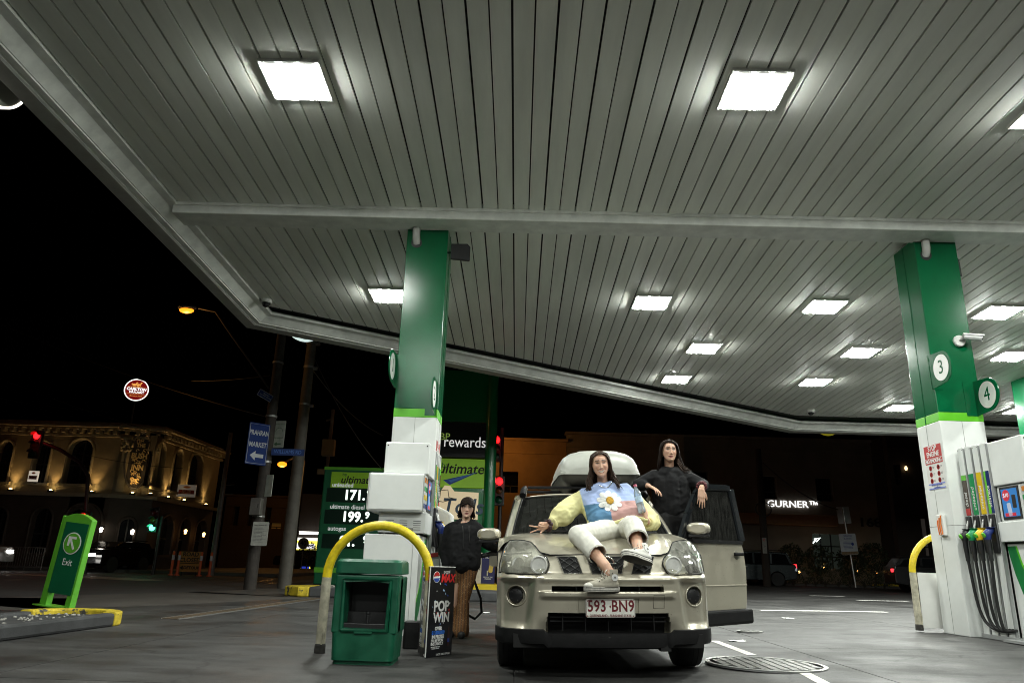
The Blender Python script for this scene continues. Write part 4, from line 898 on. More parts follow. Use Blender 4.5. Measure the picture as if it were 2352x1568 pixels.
bb.tube([(x, -.01, z) for x, z in fr], .022, 6); bb.build('window_frame', mat('gloss_black', (.012, .014, .016), .15, var=0), dr_)
bb = MB(); bb.prism([(.03, 1.07), (.2, 1.08), (.2, 1.36)], -.03, .02, 'Y'); bb.build('mirror_sail', TRIMB, dr_)
bb = MB(); bb.prism([(.06, 1.08)] + fr[1:-1] + [(1.04, 1.08)], -.014, -.009, 'Y'); bb.build('window_glass', glass('door_glass', (.22, .25, .25), rough=.02, haze=.03), dr_)
bb = MB(); bb.box((.53, .014, 1.085), (1.08, .03, .035)); bb.build('window_weatherstrip', TRIMB, dr_)
bb = MB(); bb.box((.95, .045, .965), (.17, .025, .035)); bb.build('handle', TRIMB, dr_, bevel=.01)
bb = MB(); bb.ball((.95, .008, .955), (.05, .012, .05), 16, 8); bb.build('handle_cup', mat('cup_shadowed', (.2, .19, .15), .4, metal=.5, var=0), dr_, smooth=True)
bb = MB(); bb.box((.52, -.075, .75), (1.0, .05, .6)); bb.build('inner_panel', CABIN, dr_, bevel=.02)
def mirror(M, s, nm='door_mirror', par=car):
    bb = MB(); P = []
    for k, (yy, f) in enumerate(((-.055, .62), (-.045, .84), (-.02, .97), (.02, 1.0), (.05, .98), (.06, .93))):
        row = []
        for a in range(0, 361, 15):
            c, s_ = math.cos(R(a)), math.sin(R(a)); e = 2.6
            row.append((.118 * f * math.copysign(abs(c) ** (2 / e), c), yy, .062 * f * math.copysign(abs(s_) ** (2 / e), s_)))
        P.append(row)
    bb.grid(P); n = len(P[0]); bb.f.append(tuple(range(n - 1))); bb.m.append(0); o = bb.build(nm, PAINT, par, smooth=45); o.matrix_local = M
    bb = MB(); bb.rbox((0, .012, -.068), (.2, .09, .024), .01, 3, 'Z'); bb.box((0, .062, 0), (.215, .006, .11)); bb.build('mirror_base', BLACK, o, bevel=.006)
    bb = MB(); bb.tube([(-s * .08, .02, -.07), (-s * .2, .03, -.085)], .022, 8); bb.build('mirror_arm', BLACK, o, smooth=60)
mirror(Matrix.Translation((-1.0, 1.40, 1.14)) @ Matrix.Rotation(R(-10), 4, 'Z'), -1)
mirror(Matrix.Translation(tuple(Vector((1.085, 1.42, 1.20)))) @ Matrix.Rotation(R(-16), 4, 'Z'), 1)
# ---- cabin: screen, pillars, roof
def scr(u, w):          # u -1..1 across, w 0..1 up
    xb_, xt = .765, .655; hw = xb_ + (xt - xb_) * w; x = u * hw
    return Vector((x, 1.20 + (1.93 - 1.20) * w + .12 * u * u * (1 - .3 * w), 1.115 + (1.575 - 1.115) * w + .018 * math.sin(math.pi * w) - .03 * u * u * w))
b = MB(); b.grid([[tuple(scr(-1 + 2 * i / 16, j / 10)) for i in range(17)] for j in range(11)]); ws = b.build('windscreen', WGLASS, car, smooth=True)
b = MB()
P = []
for j in range(11):
    w = j / 10; P.append([tuple(scr(u, w) + Vector((0, -.004, .003))) for u in (-1.0, -.94)]); 
b.grid(P); b.grid([[(-p[0], p[1], p[2]) for p in r_] for r_ in P]); b.grid([[tuple(scr(-1 + i / 10, w) + Vector((0, -.004, .003))) for i in range(21)] for w in (0, .05)]); b.grid([[tuple(scr(-1 + i / 10, w) + Vector((0, -.004, .003))) for i in range(21)] for w in (.955, 1)])
b.build('screen_border', mat('screen_frit', (.006, .006, .006), .12, var=0), ws)
for s in (-1, 1):
    b = MB(); P = []
    for j in range(13):
        w = -.06 + 1.12 * j / 12; c = scr(s, max(0, min(1, w))) + Vector((0, (w - max(0, min(1, w))) * .8, (w - max(0, min(1, w))) * .5))
        P.append([tuple(c + Vector((s * dx, dy, dz))) for dx, dy, dz in ((-.004, .0, .006), (.03, .02, .012), (.07, .08, .0), (.085, .15, -.02), (.05, .16, -.03))])
    b.grid(P); b.build('windscreen_pillar', PAINT, car, smooth=50)
    b = MB(); b.tube([tuple(scr(s, w) + Vector((s * .004, -.006, .01))) for w in np.linspace(0, 1, 9)], .009, 6); b.build('pillar_seal', BLACK, car)
xr = np.linspace(-1, 1, 25)
P = []
for j, y in enumerate((1.915, 1.95, 2.05, 2.4, 3.0, 3.6, 4.1, 4.35)):
    hw = .70 + .02 * smooth01(1.9, 2.4, y); zc_ = 1.585 + .05 * math.sin(math.pi * min(1, (y - 1.9) / 2.6)) - .0
    P.append([(hw * x, y + .13 * x * x * (1 if y < 2.5 else 0) * (1 - smooth01(1.9, 2.6, y)), zc_ - .045 * abs(x) ** 3.5) for x in xr])
b = MB(); b.grid(P); b.build('roof', PAINT, car, smooth=60, solid=.02)
for s in (-1, 1):
    b = MB(); b.grid([[(s * .845, 2.46, 1.1), (s * .845, 3.4, 1.12), (s * .84, 4.4, 1.13)], [(s * .72, 2.5, 1.56), (s * .72, 3.4, 1.57), (s * .7, 4.3, 1.53)]]); b.build('side_window', glass('tinted_glass', (.08, .09, .09), rough=.03), car)
    b = MB(); b.tube([(s * .84, 2.43, 1.1), (s * .715, 2.47, 1.57)], .045, 6); b.build('centre_pillar', BLACK, car)
    b = MB(); b.tube([(s * .70, 1.98, 1.545), (s * .72, 2.2, 1.56), (s * .725, 3.2, 1.57), (s * .71, 4.3, 1.54)], .03, 6); b.build('roof_edge', PAINT, car, smooth=60)
    # roof rails
    b = MB(); b.tube([(s * .63, 2.16, 1.665), (s * .62, 2.5, 1.69), (s * .62, 3.4, 1.70), (s * .62, 3.9, 1.68)], .02, 10); ro = b.build('roof_rail', mat('rail_silver', (.6, .6, .57), .4, metal=.3, var=.1), car, smooth=60)
    b = MB(); b.tube([(s * .66, 1.94, 1.565), (s * .65, 2.02, 1.63), (s * .635, 2.1, 1.66), (s * .63, 2.2, 1.668)], [.036, .032, .026, .022], 10); b.build('rail_foot', TRIMB, ro, smooth=60)
b = MB(); b.tube([(-.21, 2.02, 1.6), (-.21, 2.1, 1.625), (.5, 2.1, 1.625)], .001, 4) if False else b.box((0, 2.45, 1.70), (1.2, .05, .03)); b.build('cross_bar', TRIMB, car, bevel=.008)
b = MB(); b.box((0, 3.2, 1.72), (1.2, .05, .03)); b.build('cross_bar', TRIMB, car, bevel=.008)
# cabin contents
b = MB(); b.box((0, 1.5, 1.04), (1.45, .5, .14)); b.box((0, 1.33, 1.105), (1.35, .2, .02)); b.build('dashboard', CABIN, car, bevel=.03)
b = MB(); b.tube([(-.38 + .18 * math.cos(R(a)), 1.72 + .03 * math.sin(R(a)), 1.12 + .18 * math.sin(R(a))) for a in range(0, 361, 18)], .014, 8, False); b.build('steering_wheel', CABIN, car)
for s in (-1, 1):
    b = MB(); b.box((s * .38, 2.55, .98), (.48, .16, .7)); b.box((s * .38, 2.62, 1.42), (.26, .1, .18)); b.box((s * .38, 2.25, .7), (.5, .5, .16)); b.build('seat', CABIN, car, bevel=.05, seg=3)
b = MB(); b.box((0, 3.6, .95), (1.3, .2, .8)); b.box((0, 4.45, .9), (1.6, .06, .9)); b.box((0, 2.6, .5), (1.5, 3.2, .05)); b.box((0, 4.36, 1.4), (1.36, .04, .36)); b.build('cabin_rear', CABIN, car)
b = MB(); b.box((0, 1.3, .62), (1.3, .1, .7)); b.build('firewall', VOID, car)
b = MB(); b.grid([[(x, .75, z) for x in (-.85, .85)] for z in (.3, .95)]); b.build('engine_bay_back', VOID, car)
# open fuel flap
b = MB(); b.rbox((-1.0, 3.95, .93), (.17, .012, .2), .03, 3, 'Y', rz=0); b.build('fuel_flap', PAINT, car)
# wiper
b = MB(); b.tube([tuple(scr(u, .07) + Vector((0, -.02, .012))) for u in np.linspace(-.8, .1, 8)], .008, 5); b.tube([tuple(scr(u, .06) + Vector((0, -.02, .012))) for u in np.linspace(.2, .85, 8)], .008, 5); b.build('wiper', TRIMB, car)
# ---- roof box (rests on the car)
BOXM = mat('roof_box_grey', (.42, .43, .39), .42, var=.12, vs=4, bump=.04, bs=120)
rbx = thing('roof_box', 'grey plastic roof box strapped on top of the gold car', 'roof box', (.93, 8.4, 1.715), R(-1), rot=(0, R(-1.5), R(2)))
def rb_sec(y, sc, z0, z1, lip):
    """cross-section ring of the lid at depth y"""
    w = .47 * sc; row = []
    prof = [(-1.0, 0), (-1.0, .06), (-.97, .075), (-.965, .13), (-.94, .155), (-.93, .25), (-.84, .41), (-.68, .50), (-.5, .535), (-.46, .555), (-.2, .565), (0, .568)]
    full = prof + [(-x, z) for x, z in prof[::-1][1:]]
    return [(x * w, y, z0 + (z1 - z0) * z / .568) for x, z in full]
P = [rb_sec(y, s_, .14, h_, 0) for y, s_, h_ in ((-.04, .78, .22), (-.035, .88, .27), (.0, .955, .34), (.06, .985, .40), (.16, 1, .435), (.35, 1.0, .455), (.9, 1, .455), (1.4, .97, .42), (1.75, .86, .32), (1.85, .7, .2))]
b = MB(); b.grid(P); n = len(P[0]); b.f.append(tuple(range(n))); b.m.append(0); b.build('lid', BOXM, rbx, smooth=38)
b = MB()
for k, (z, w, y0) in enumerate(((.145, .45, .02), (.08, .44, .05), (.02, .36, .16), (.0, .3, .3))): pass
b.grid(loft_rect([(.0, .62, 1.3, .12, .95), (.03, .74, 1.55, .14, .93), (.09, .86, 1.78, .16, .9), (.15, .9, 1.84, .16, .9)])); b.f.append(tuple(range(len(loft_rect([(0, 1, 1, .1, 0)])[0]) - 1))); b.m.append(0)
b.build('base_tray', mat('box_base_black', (.02, .02, .02), .5, var=.3, vs=6), rbx, smooth=40)
# ================================================================ PEOPLE
def skin_material(name, rough=.5):
    m = bpy.data.materials.new(name); m.use_nodes = True; nt = m.node_tree; b = nt.nodes['Principled BSDF']; b.inputs['Roughness'].default_value = rough
    a = nt.nodes.new('ShaderNodeAttribute'); a.attribute_name = 'paint'; nt.links.new(a.outputs['Color'], b.inputs['Base Color'])
    b.inputs['Subsurface Weight'].default_value = .12; b.inputs['Subsurface Radius'].default_value = (.01, .004, .002); b.inputs['Subsurface Scale'].default_value = .6
    return m
SKIN = skin_material('skin')
class Caps:
    """closed tapered capsules and ellipsoids that a voxel remesh fuses into one continuous surface"""
    def __init__(s): s.mb = MB()
    def cap(s, p0, p1, r0, r1=None, n=14):
        r1 = r0 if r1 is None else r1; p0, p1 = Vector(p0), Vector(p1); d = p1 - p0
        if d.length < 1e-5: d = Vector((0, 0, 1e-4))
        u = d.normalized(); pts, rs = [], []
        for k in range(5):
            a = math.pi / 2 * k / 4.0; pts.append(p0 - u * r0 * math.cos(a)); rs.append(max(.0008, r0 * math.sin(a)))
        for k in range(5):
            a = math.pi / 2 * k / 4.0; pts.append(p1 + u * r1 * math.sin(a)); rs.append(max(.0008, r1 * math.cos(a)))
        s.mb.tube(pts, rs, n); return s
    def chain(s, pts, rs):
        for i in range(len(pts) - 1): s.cap(pts[i], pts[i + 1], rs[i], rs[i + 1])
        return s
    def ell(s, c, r, M=None): s.mb.ball(c, r, 18, 12, M); return s
    def mesh(s, voxel, smooth=6, fac=.5):
        me = bpy.data.meshes.new('tmp'); me.from_pydata(s.mb.v, [], s.mb.f); o = bpy.data.objects.new('tmp', me); COL.objects.link(o)
        md = o.modifiers.new('r', 'REMESH'); md.mode = 'VOXEL'; md.voxel_size = voxel
        ms = o.modifiers.new('s', 'SMOOTH'); ms.iterations = smooth; ms.factor = fac
        dg = bpy.context.evaluated_depsgraph_get(); ev = o.evaluated_get(dg); m2 = bpy.data.meshes.new_from_object(ev)
        V = np.empty(len(m2.vertices) * 3); m2.vertices.foreach_get('co', V); V = V.reshape(-1, 3)
        F = [tuple(p.vertices) for p in m2.polygons]
        bpy.data.objects.remove(o); bpy.data.meshes.remove(me); bpy.data.meshes.remove(m2)
        return V, F
def vnormals(V, F):
    Q = np.array([f if len(f) == 4 else (*f, f[2]) for f in F]); n = np.cross(V[Q[:, 2]] - V[Q[:, 0]], V[Q[:, 3]] - V[Q[:, 1]]); N = np.zeros_like(V)
    for k in range(4): np.add.at(N, Q[:, k], n)
    return N / (np.linalg.norm(N, axis=1, keepdims=True) + 1e-9)
def wrinkle(V, F, amp, sc, stretch=(1, 1, 1), seed=0, ridged=True):
    N = vnormals(V, F); out = V.copy()
    for i, p in enumerate(V):
        q = Vector((p[0] * sc * stretch[0] + seed, p[1] * sc * stretch[1], p[2] * sc * stretch[2])); h = mnoise.noise(q)
        if ridged: h = (1 - abs(h)) ** 2 - .6
        h += .35 * mnoise.noise(q * 2.7)
        out[i] = p + N[i] * amp * h
    return out
def mesh_obj(name, V, F, mats, parent, origin, smooth=True, mi=None, paint=None):
    me = bpy.data.meshes.new(name); me.from_pydata([tuple(v) for v in (np.asarray(V) - np.asarray(origin))], [], F)
    for m in (mats if isinstance(mats, list) else [mats]): me.materials.append(m)
    me.polygons.foreach_set('use_smooth', [smooth] * len(me.polygons))
    if mi is not None: me.polygons.foreach_set('material_index', mi)
    if paint is not None:
        a = me.color_attributes.new('paint', 'FLOAT_COLOR', 'POINT'); c = np.ones((len(V), 4)); c[:, :3] = paint; a.data.foreach_set('color', c.ravel())
    me.update(); o = bpy.data.objects.new(name, me); COL.objects.link(o); o.parent = parent; return o
HT = np.array([(-.118, .012, .062, -.035), (-.112, .026, .074, -.012), (-.10, .038, .079, .002), (-.08, .052, .078, .022), (-.06, .061, .079, .045), (-.03, .073, .081, .07), (0, .0765, .083, .088),
               (.03, .074, .085, .097), (.06, .072, .077, .096), (.085, .062, .058, .085), (.103, .043, .033, .06), (.113, .02, .012, .03), (.115, .006, .002, .012)])
def hw(h): return np.interp(h, HT[:, 0], HT[:, 1])
def head_mesh(c, M, sc, skin, smile, brow=(.03, .018, .012), lip=(.42, .16, .13)):
    rows, n = 130, 110; V = []; Cc = []; g = lambda a, s: np.exp(-(a / s) ** 2)
    hs = np.linspace(-.118, .115, rows); th = np.linspace(0, 2 * np.pi, n, endpoint=False)
    ker = np.ones(7) / 7; pad = lambda a: np.convolve(np.concatenate([[a[0]] * 3, a, [a[-1]] * 3]), ker, 'valid')
    w = pad(np.interp(hs, HT[:, 0], HT[:, 1])); f = pad(np.interp(hs, HT[:, 0], HT[:, 2])); b = pad(np.interp(hs, HT[:, 0], HT[:, 3]))
    H, T = np.meshgrid(hs, th, indexing='ij'); Wd, Fr, Bk = w[:, None], f[:, None], b[:, None]
    X = Wd * np.sin(T); yc = (Fr - Bk) / 2; hd = (Fr + Bk) / 2; Y = yc + hd * np.cos(T) * np.where(np.cos(T) > 0, 1, 1)
    ax = np.abs(X); fr = np.clip(np.cos(T), 0, 1) ** .7 * (np.cos(T) > 0)
    na = np.interp(H, [-.048, -.043, -.033, -.02, 0, .02, .032], [0, .009, .020, .017, .010, .004, .001]); ns = np.interp(H, [-.045, -.03, .0, .03], [.0145, .012, .0085, .008])
    D = na * g(X, ns) + .006 * g(ax - .012, .006) * g(H + .036, .007)
    D += -.014 * g(ax - .031, .017) * g(H - .012, .012) + .006 * g(ax - .031, .011) * g(H - .010, .0075) + .004 * g(ax - .03, .02) * g(H - .031, .008)
    ck = .009 if smile else .005
    D += ck * g(ax - .043, .018) * g(H + (.022 if smile else .02), .017) - (.004 if smile else .001) * g(ax - .036, .005) * g(H + .05, .014)
    curve = (X / .03) ** 2 * (.013 if smile else .002); mh = -.0665 + curve; mw = .034 if smile else .024
    D += .0055 * g(X, mw) * g(H - mh - .0075, .0055) + .006 * g(X, mw * .9) * g(H - mh + .008, .006) - .005 * g(X, mw) * g(H - mh, .003)
    D += .006 * g(X, .02) * g(H + .1, .012)
    Y = Y + D * fr
    P = np.stack([X, Y, H], -1).reshape(-1, 3) * sc
    C = np.ones((rows, n, 3)) * np.array(skin); mix = lambda C, m, col: C * (1 - m[..., None]) + np.array(col) * m[..., None]
    C = mix(C, .35 * fr * g(ax - .042, .02) * g(H + .025, .018), (.5, .2, .15)); C = mix(C, .25 * fr * g(X, .012) * g(H + .035, .01), (.5, .22, .17))
    sm = lambda d, e: np.clip(.5 - d / e, 0, 1)
    lipm = sm(((X / (mw + .001)) ** 2 + ((H - mh) / (.0125 if smile else .0125)) ** 2) - 1, .5) * fr; C = mix(C, lipm, lip)
    if smile: tm = sm(((X / (mw * .86)) ** 2 + ((H - mh - .0005) / .0075) ** 2) - 1, .4) * fr; C = mix(C, tm, (.72, .68, .6))
    else: tm = g(H - mh, .0016) * (ax < mw) * fr; C = mix(C, tm * .7, (.1, .03, .03))
    bh = .0355 - np.maximum(0, ax - .034) ** 2 * 28; bm = sm(np.abs(H - bh) / .0054 - 1, .6) * (ax > .012) * (ax < .052) * fr; C = mix(C, np.clip(bm, 0, 1) * .92, brow)
    ey = ((ax - .0315) / .016) ** 2; op = .0048 if smile else .0062; em = sm(ey + ((H - .0105) / op) ** 2 - 1, .3) * fr; C = mix(C, em, (.34, .30, .27))
    im = sm(((ax - .0315) / .0068) ** 2 + ((H - .0108) / .0068) ** 2 - 1, .3) * em; C = mix(C, im, (.03, .018, .012))
    lash = sm(np.abs(ey + ((H - .0105) / (op * 1.1)) ** 2 - 1.05) / .35 - 1, .5) * (H > .0095) * fr * (ax > .014) * (ax < .05); C = mix(C, np.clip(lash, 0, 1) * .85, (.025, .015, .012))
    C = mix(C, .3 * fr * g(ax - .031, .016) * g(H - .002, .006), (.3, .15, .12))
    F = [(i * n + j, i * n + (j + 1) % n, (i + 1) * n + (j + 1) % n, (i + 1) * n + j) for i in range(rows - 1) for j in range(n)]
    F += [tuple(range(n))[::-1], tuple((rows - 1) * n + j for j in range(n))]
    return np.asarray(c) + P @ np.asarray(M).T, F, C.reshape(-1, 3)
def head_frame(yaw=0, roll=0, pitch=0):
    """columns: right, forward (towards -Y), up"""
    B0 = Matrix(((1, 0, 0), (0, -1, 0), (0, 0, 1)))
    Q = Matrix.Rotation(R(roll), 3, 'Y') @ Matrix.Rotation(R(yaw), 3, 'Z') @ Matrix.Rotation(R(pitch), 3, 'X')
    return np.array(Q @ B0)
def hair_obj(name, c, M, sc, m, parent, origin, n, length, style, seed=1, spread=.0, fall=(0, 0, 0), wave=.012):
    rr = random.Random(seed); b = MB(); M = np.asarray(M); c = np.asarray(c)
    rows, k = 26, 40; idx = {}
    # scalp cap
    for i in range(rows):
        h = -.085 + (.117 + .085) * i / (rows - 1)
        wv, fv, bv = (np.interp(h, HT[:, 0], HT[:, q]) for q in (1, 2, 3))
        for j in range(k):
            a = 2 * math.pi * j / k; A = abs((math.degrees(a) + 180) % 360 - 180)
            line = np.interp(A, [0, 25, 48, 62, 80, 110, 180], [.083, .08, .06, .025, -.03, -.07, -.085]) if style != 'fringe' else np.interp(A, [0, 35, 60, 80, 110, 180], [.066, .06, .02, -.02, -.07, -.085])
            if h >= line:
                off = .008 + .006 * rr.random(); x, y = (wv + off) * math.sin(a), (fv - bv) / 2 + ((fv + bv) / 2 + off) * math.cos(a)
                idx[i, j] = len(b.v); b.v.append(tuple(c + M @ (np.array((x, y, h + .012 * max(0, h / .115))) * sc)))
    for i in range(rows - 1):
        for j in range(k):
            q = [(i, j), (i, (j + 1) % k), (i + 1, (j + 1) % k), (i + 1, j)]
            if all(t in idx for t in q): b.f.append(tuple(idx[t] for t in q)); b.m.append(0)
    top = [idx[rows - 1, j] for j in range(k) if (rows - 1, j) in idx]
    if len(top) == k: b.f.append(tuple(top)); b.m.append(0)
    for s_ in range(n):
        A = rr.uniform(82, 178) if style != 'fringe' or rr.random() < .62 else rr.uniform(0, 45); sg = rr.choice((-1, 1))
        if style == 'long' and rr.random() < .4: A = rr.uniform(82, 108)
        a = R(A) * sg; a_top = R(rr.uniform(4, A)) * sg if style == 'long' else a; pts = []; off = (.012 + .016 * rr.random()) * (1 if style == 'long' else .45); L_ = length * rr.uniform(.78, 1.08)
        if style == 'fringe': L_ = np.interp(A, [0, 30, 50, 75, 180], [.012, .015, .03, .07, length]) * rr.uniform(.7, 1.15); 
        end_h = np.interp(A, [0, 40, 60, 90], [.055, .03, -.02, -.03]); ph = rr.uniform(0, 6.28); fl = rr.uniform(.3, 1.2)
        st = rr.uniform(.085, .113)
        for q in range(6):
            aa = a; a = a_top + (a - a_top) * (q / 5) ** .75 if False else a; h = st + (end_h - st) * q / 5; ak = a_top + (a - a_top) * (q / 5) ** .38; wv, fv, bv = (np.interp(h, HT[:, 0], HT[:, t]) for t in (1, 2, 3)); o2 = off * (.35 + .65 * q / 5)
            pts.append(np.array(((wv + o2) * math.sin(ak), (fv - bv) / 2 + ((fv + bv) / 2 + o2) * math.cos(ak), h + .012 * max(0, h / .115))))
        p = pts[-1].copy(); K = 8
        for q in range(1, K + 1):
            t = q / K; d = np.array((math.sin(a) * spread * fl * t + fall[0] * t * t * fl, math.cos(a) * spread * .5 * t + fall[1] * t * t * (1 if math.cos(a) > -.4 else .1), -L_ * t))
            d[0] += wave * math.sin(ph + 7 * t) * t; d[1] += wave * math.cos(ph + 6 * t) * t
            if math.cos(a) > .3 and style == 'long': d[0] += sg * .012 * t
            pts.append(p + d)
        W3 = [tuple(c + M @ (q * sc)) for q in pts]; m_ = len(W3)
        b.tube(W3, [(.0035 if i == 0 else .0075 if i < m_ - 4 else .0075 - .0018 * (i - m_ + 5)) * (.7 + .5 * ((s_ * 7) % 5) / 5) for i in range(m_)], 5)
    return mesh_obj(name, np.array(b.v), b.f, m, parent, origin)
HAIRD = mat('hair_dark_brown', (.011, .006, .004), .65, var=.5, vs=60, spec=.1); HAIRB = mat('hair_brown', (.03, .015, .008), .5, var=.6, vs=60, spec=.25)
def finger(C, base, d, up, lens, rad, bends):
    """a finger bending towards -up"""
    p = Vector(base); d = Vector(d).normalized(); up = Vector(up).normalized(); ax = d.cross(up).normalized()
    for i, (l, bd) in enumerate(zip(lens, bends)):
        d = Matrix.Rotation(R(-bd), 3, ax) @ d; q = p + d * l; C.cap(p, q, rad * (1 - .1 * i), rad * (1 - .1 * (i + 1)), 10); p = q
    return p
def hand(C, wrist, d, up, side, bends, spread=(9, 3, -3, -9), thumb=(40, 25), sc=1.0, rw=.026):
    """palm and five fingers; d: direction to the knuckles, up: back of the hand, side: +1 thumb towards d x up"""
    w = Vector(wrist); d = Vector(d).normalized(); up = Vector(up); up = (up - d * up.dot(d)).normalized(); ac = d.cross(up).normalized() * side
    pl = .088 * sc
    for k, o in enumerate((.027, .009, -.009, -.026)):
        C.cap(w + d * .012 + ac * o * .7 * sc, w + d * pl * (1, 1.04, 1, .93)[k] + ac * o * sc, .0145 * sc, .0115 * sc, 10)
        fd = Matrix.Rotation(R(spread[k]) * side, 3, up) @ d if True else d
        fd = (d + ac * math.tan(R(spread[k]))).normalized()
        ln = [(.043, .027, .022), (.047, .030, .023), (.043, .028, .022), (.034, .021, .019)][k]
        finger(C, w + d * pl * (1, 1.04, 1, .93)[k] + ac * o * sc, fd, up, [l * sc for l in ln], (.0085, .0088, .0083, .0075)[k] * sc, bends[k])
    td = (d * math.cos(R(thumb[0])) + ac * math.sin(R(thumb[0]))).normalized()
    b0 = w + d * .02 * sc + ac * .022 * sc; C.cap(w + d * .012, b0 + td * .03 * sc, .016 * sc, .0125 * sc, 10)
    ax = td.cross(up).normalized(); p = b0 + td * .03 * sc
    t2 = (td - up * math.sin(R(thumb[1]))*.6 + d * .25).normalized(); q = p + t2 * .034 * sc; C.cap(p, q, .0115 * sc, .0095 * sc, 10)
    t3 = (t2 - up * math.sin(R(thumb[1])) * .5 - ac * .25).normalized(); C.cap(q, q + t3 * .026 * sc, .0095 * sc, .0075 * sc, 10)
def assemble_body(t, origin, caps, voxel, head, skin, nm='body'):
    V, F = caps.mesh(voxel, 4, .5); HV, HF, HC = head
    paint = np.vstack([np.ones((len(V), 3)) * np.array(skin), HC]); VV = np.vstack([V, HV]); FF = F + [tuple(i + len(V) for i in f) for f in HF]
    return mesh_obj(nm, VV, FF, SKIN, t, origin, paint=paint)
def ring_band(name, c, axis, r, tube, m, parent, origin, bumps=0, seed=0):
    rr = random.Random(seed); ax = Vector(axis).normalized(); a = ax.orthogonal().normalized(); b_ = ax.cross(a); b = MB(); P = []
    n = 48 if bumps else 28
    for i in range(n + 1):
        t = 2 * math.pi * i / n; k = bumps * (.5 + .5 * math.sin(9 * t + rr.random())) if bumps else 0
        P.append(Vector(c) + (a * math.cos(t) + b_ * math.sin(t)) * (r + k) + ax * (k * .8 * math.sin(5 * t)) - Vector(origin))
    b.tube(P, [tube * (1 + (.25 * math.sin(11 * i) if bumps else 0)) for i in range(n + 1)], 8, False); return b.build(name, m, parent, smooth=True)

# ---------------------------------------------------------------- person on the bonnet
SK_A = (.64, .385, .27)
OA = np.array((.92, 6.82, 1.12))
pa = thing('person', 'person in a patchwork daisy sweatshirt lounging on the bonnet, making a V sign', 'person', tuple(OA))
HA = np.array((.780, 7.10, 1.795)); MA = head_frame(yaw=-3, roll=-6, pitch=4)
C = Caps()
C.chain([(.795, 7.135, 1.74), (.808, 7.17, 1.64), (.825, 7.18, 1.56)], [.05, .05, .07])
C.cap((.62, 7.17, 1.49), (1.03, 7.17, 1.55), .06); C.cap((.83, 7.15, 1.52), (.92, 6.88, 1.22), .12, .12); C.cap((.86, 6.88, 1.22), (1.0, 6.88, 1.22), .11)
C.chain([(.60, 7.17, 1.49), (.43, 7.08, 1.335), (.31, 6.96, 1.215), (.275, 6.93, 1.203)], [.05, .042, .03, .025])
wl = Vector((.275, 6.93, 1.203)); dl = (Vector((.165, 6.875, 1.188)) - wl).normalized()
hand(C, wl, dl, (-.1, .35, .95) if False else (.0, .9, .25), 1, [(-4, 2, 2), (-2, 2, 2), (62, 75, 45), (66, 75, 45)], spread=(15, -12, -8, -12), thumb=(32, 60), sc=1.02)
C.chain([(1.04, 7.17, 1.55), (1.22, 7.02, 1.27), (1.165, 6.80, 1.255), (1.15, 6.755, 1.275)], [.05, .042, .03, .025])
wr = Vector((1.15, 6.752, 1.277))
hand(C, wr, (-.28, -.22, .92), (.62, -.55, .2), 1, [(10, 18, 14), (12, 20, 14), (14, 20, 14), (16, 22, 16)], spread=(10, 3, -4, -11), thumb=(60, 40), sc=1.0)
C.chain([(.86, 6.84, 1.17), (.515, 6.41, 1.11), (.705, 6.075, .86), (.745, 6.05, .79)], [.09, .06, .042, .04])
C.chain([(1.0, 6.84, 1.19), (.985, 6.41, 1.18), (.975, 6.12, 1.01), (.965, 6.06, .96)], [.09, .06, .042, .04])
assemble_body(pa, OA, C, .0048, head_mesh(HA, MA, 1.03, SK_A, True, brow=(.03, .017, .01)), SK_A)
hair_obj('hair', HA, MA, 1.04, HAIRB, pa, OA, 230, .27, 'long', 3, spread=.055, fall=(.0, .055), wave=.028)
# sweatshirt
C = Caps(); 
for f in np.linspace(0, 1, 5):
    pass
C.cap((.64, 7.16, 1.49), (1.02, 7.16, 1.55), .085, .085); C.cap((.70, 7.14, 1.44), (.80, 6.92, 1.235), .135, .125); C.cap((.97, 7.13, 1.47), (1.04, 6.90, 1.27), .135, .125)
C.cap((.83, 7.10, 1.44), (.92, 6.88, 1.26), .15, .145); C.cap((.74, 6.92, 1.225), (1.09, 6.86, 1.275), .105, .105)
C.cap((.62, 7.17, 1.475), (.52, 7.12, 1.40), .09, .10); C.cap((.52, 7.12, 1.40), (.405, 7.03, 1.30), .10, .105); C.cap((.405, 7.03, 1.30), (.345, 6.985, 1.245), .095, .066)
C.cap((1.04, 7.16, 1.52), (1.15, 7.08, 1.39), .09, .09); C.cap((1.15, 7.08, 1.39), (1.235, 6.98, 1.27), .09, .09); C.cap((1.235, 6.98, 1.27), (1.20, 6.87, 1.24), .085, .062)
C.cap((.76, 6.87, 1.245), (1.08, 6.81, 1.29), .108, .108); C.ell((.815, 7.16, 1.575), (.095, .08, .05)); C.cap((.75, 7.12, 1.535), (.89, 7.12, 1.555), .09); V, F = C.mesh(.0085, 5); V = wrinkle(V, F, .012, 8.5, (1.0, 1, 1.5), 3)
fc = V
along = lambda P: (P[:, 2] - 1.2) / .32      # 0 hem, 1 shoulder
arml = (fc[:, 0] < .635 - .10 * (1.5 - fc[:, 2])) ; armr = fc[:, 0] > 1.13 + .1 * (1.5 - fc[:, 2])
arml = fc[:, 0] < .60 + .22 * np.clip((1.46 - fc[:, 2]), -.1, .3); armr = (fc[:, 0] > 1.165) | ((fc[:, 0] > 1.12) & (fc[:, 2] < 1.36))
mi = np.where(fc[:, 2] > 1.425 + .12 * (fc[:, 0] - .83), 0, np.where(fc[:, 0] < .83 + .12 * (1.4 - fc[:, 2]), 1, 2)); mi = np.where(arml | armr, 3, mi)
fab = lambda n, c: mat(n, c, .9, var=.08, vs=25, bump=.25, bs=420, spec=.2)
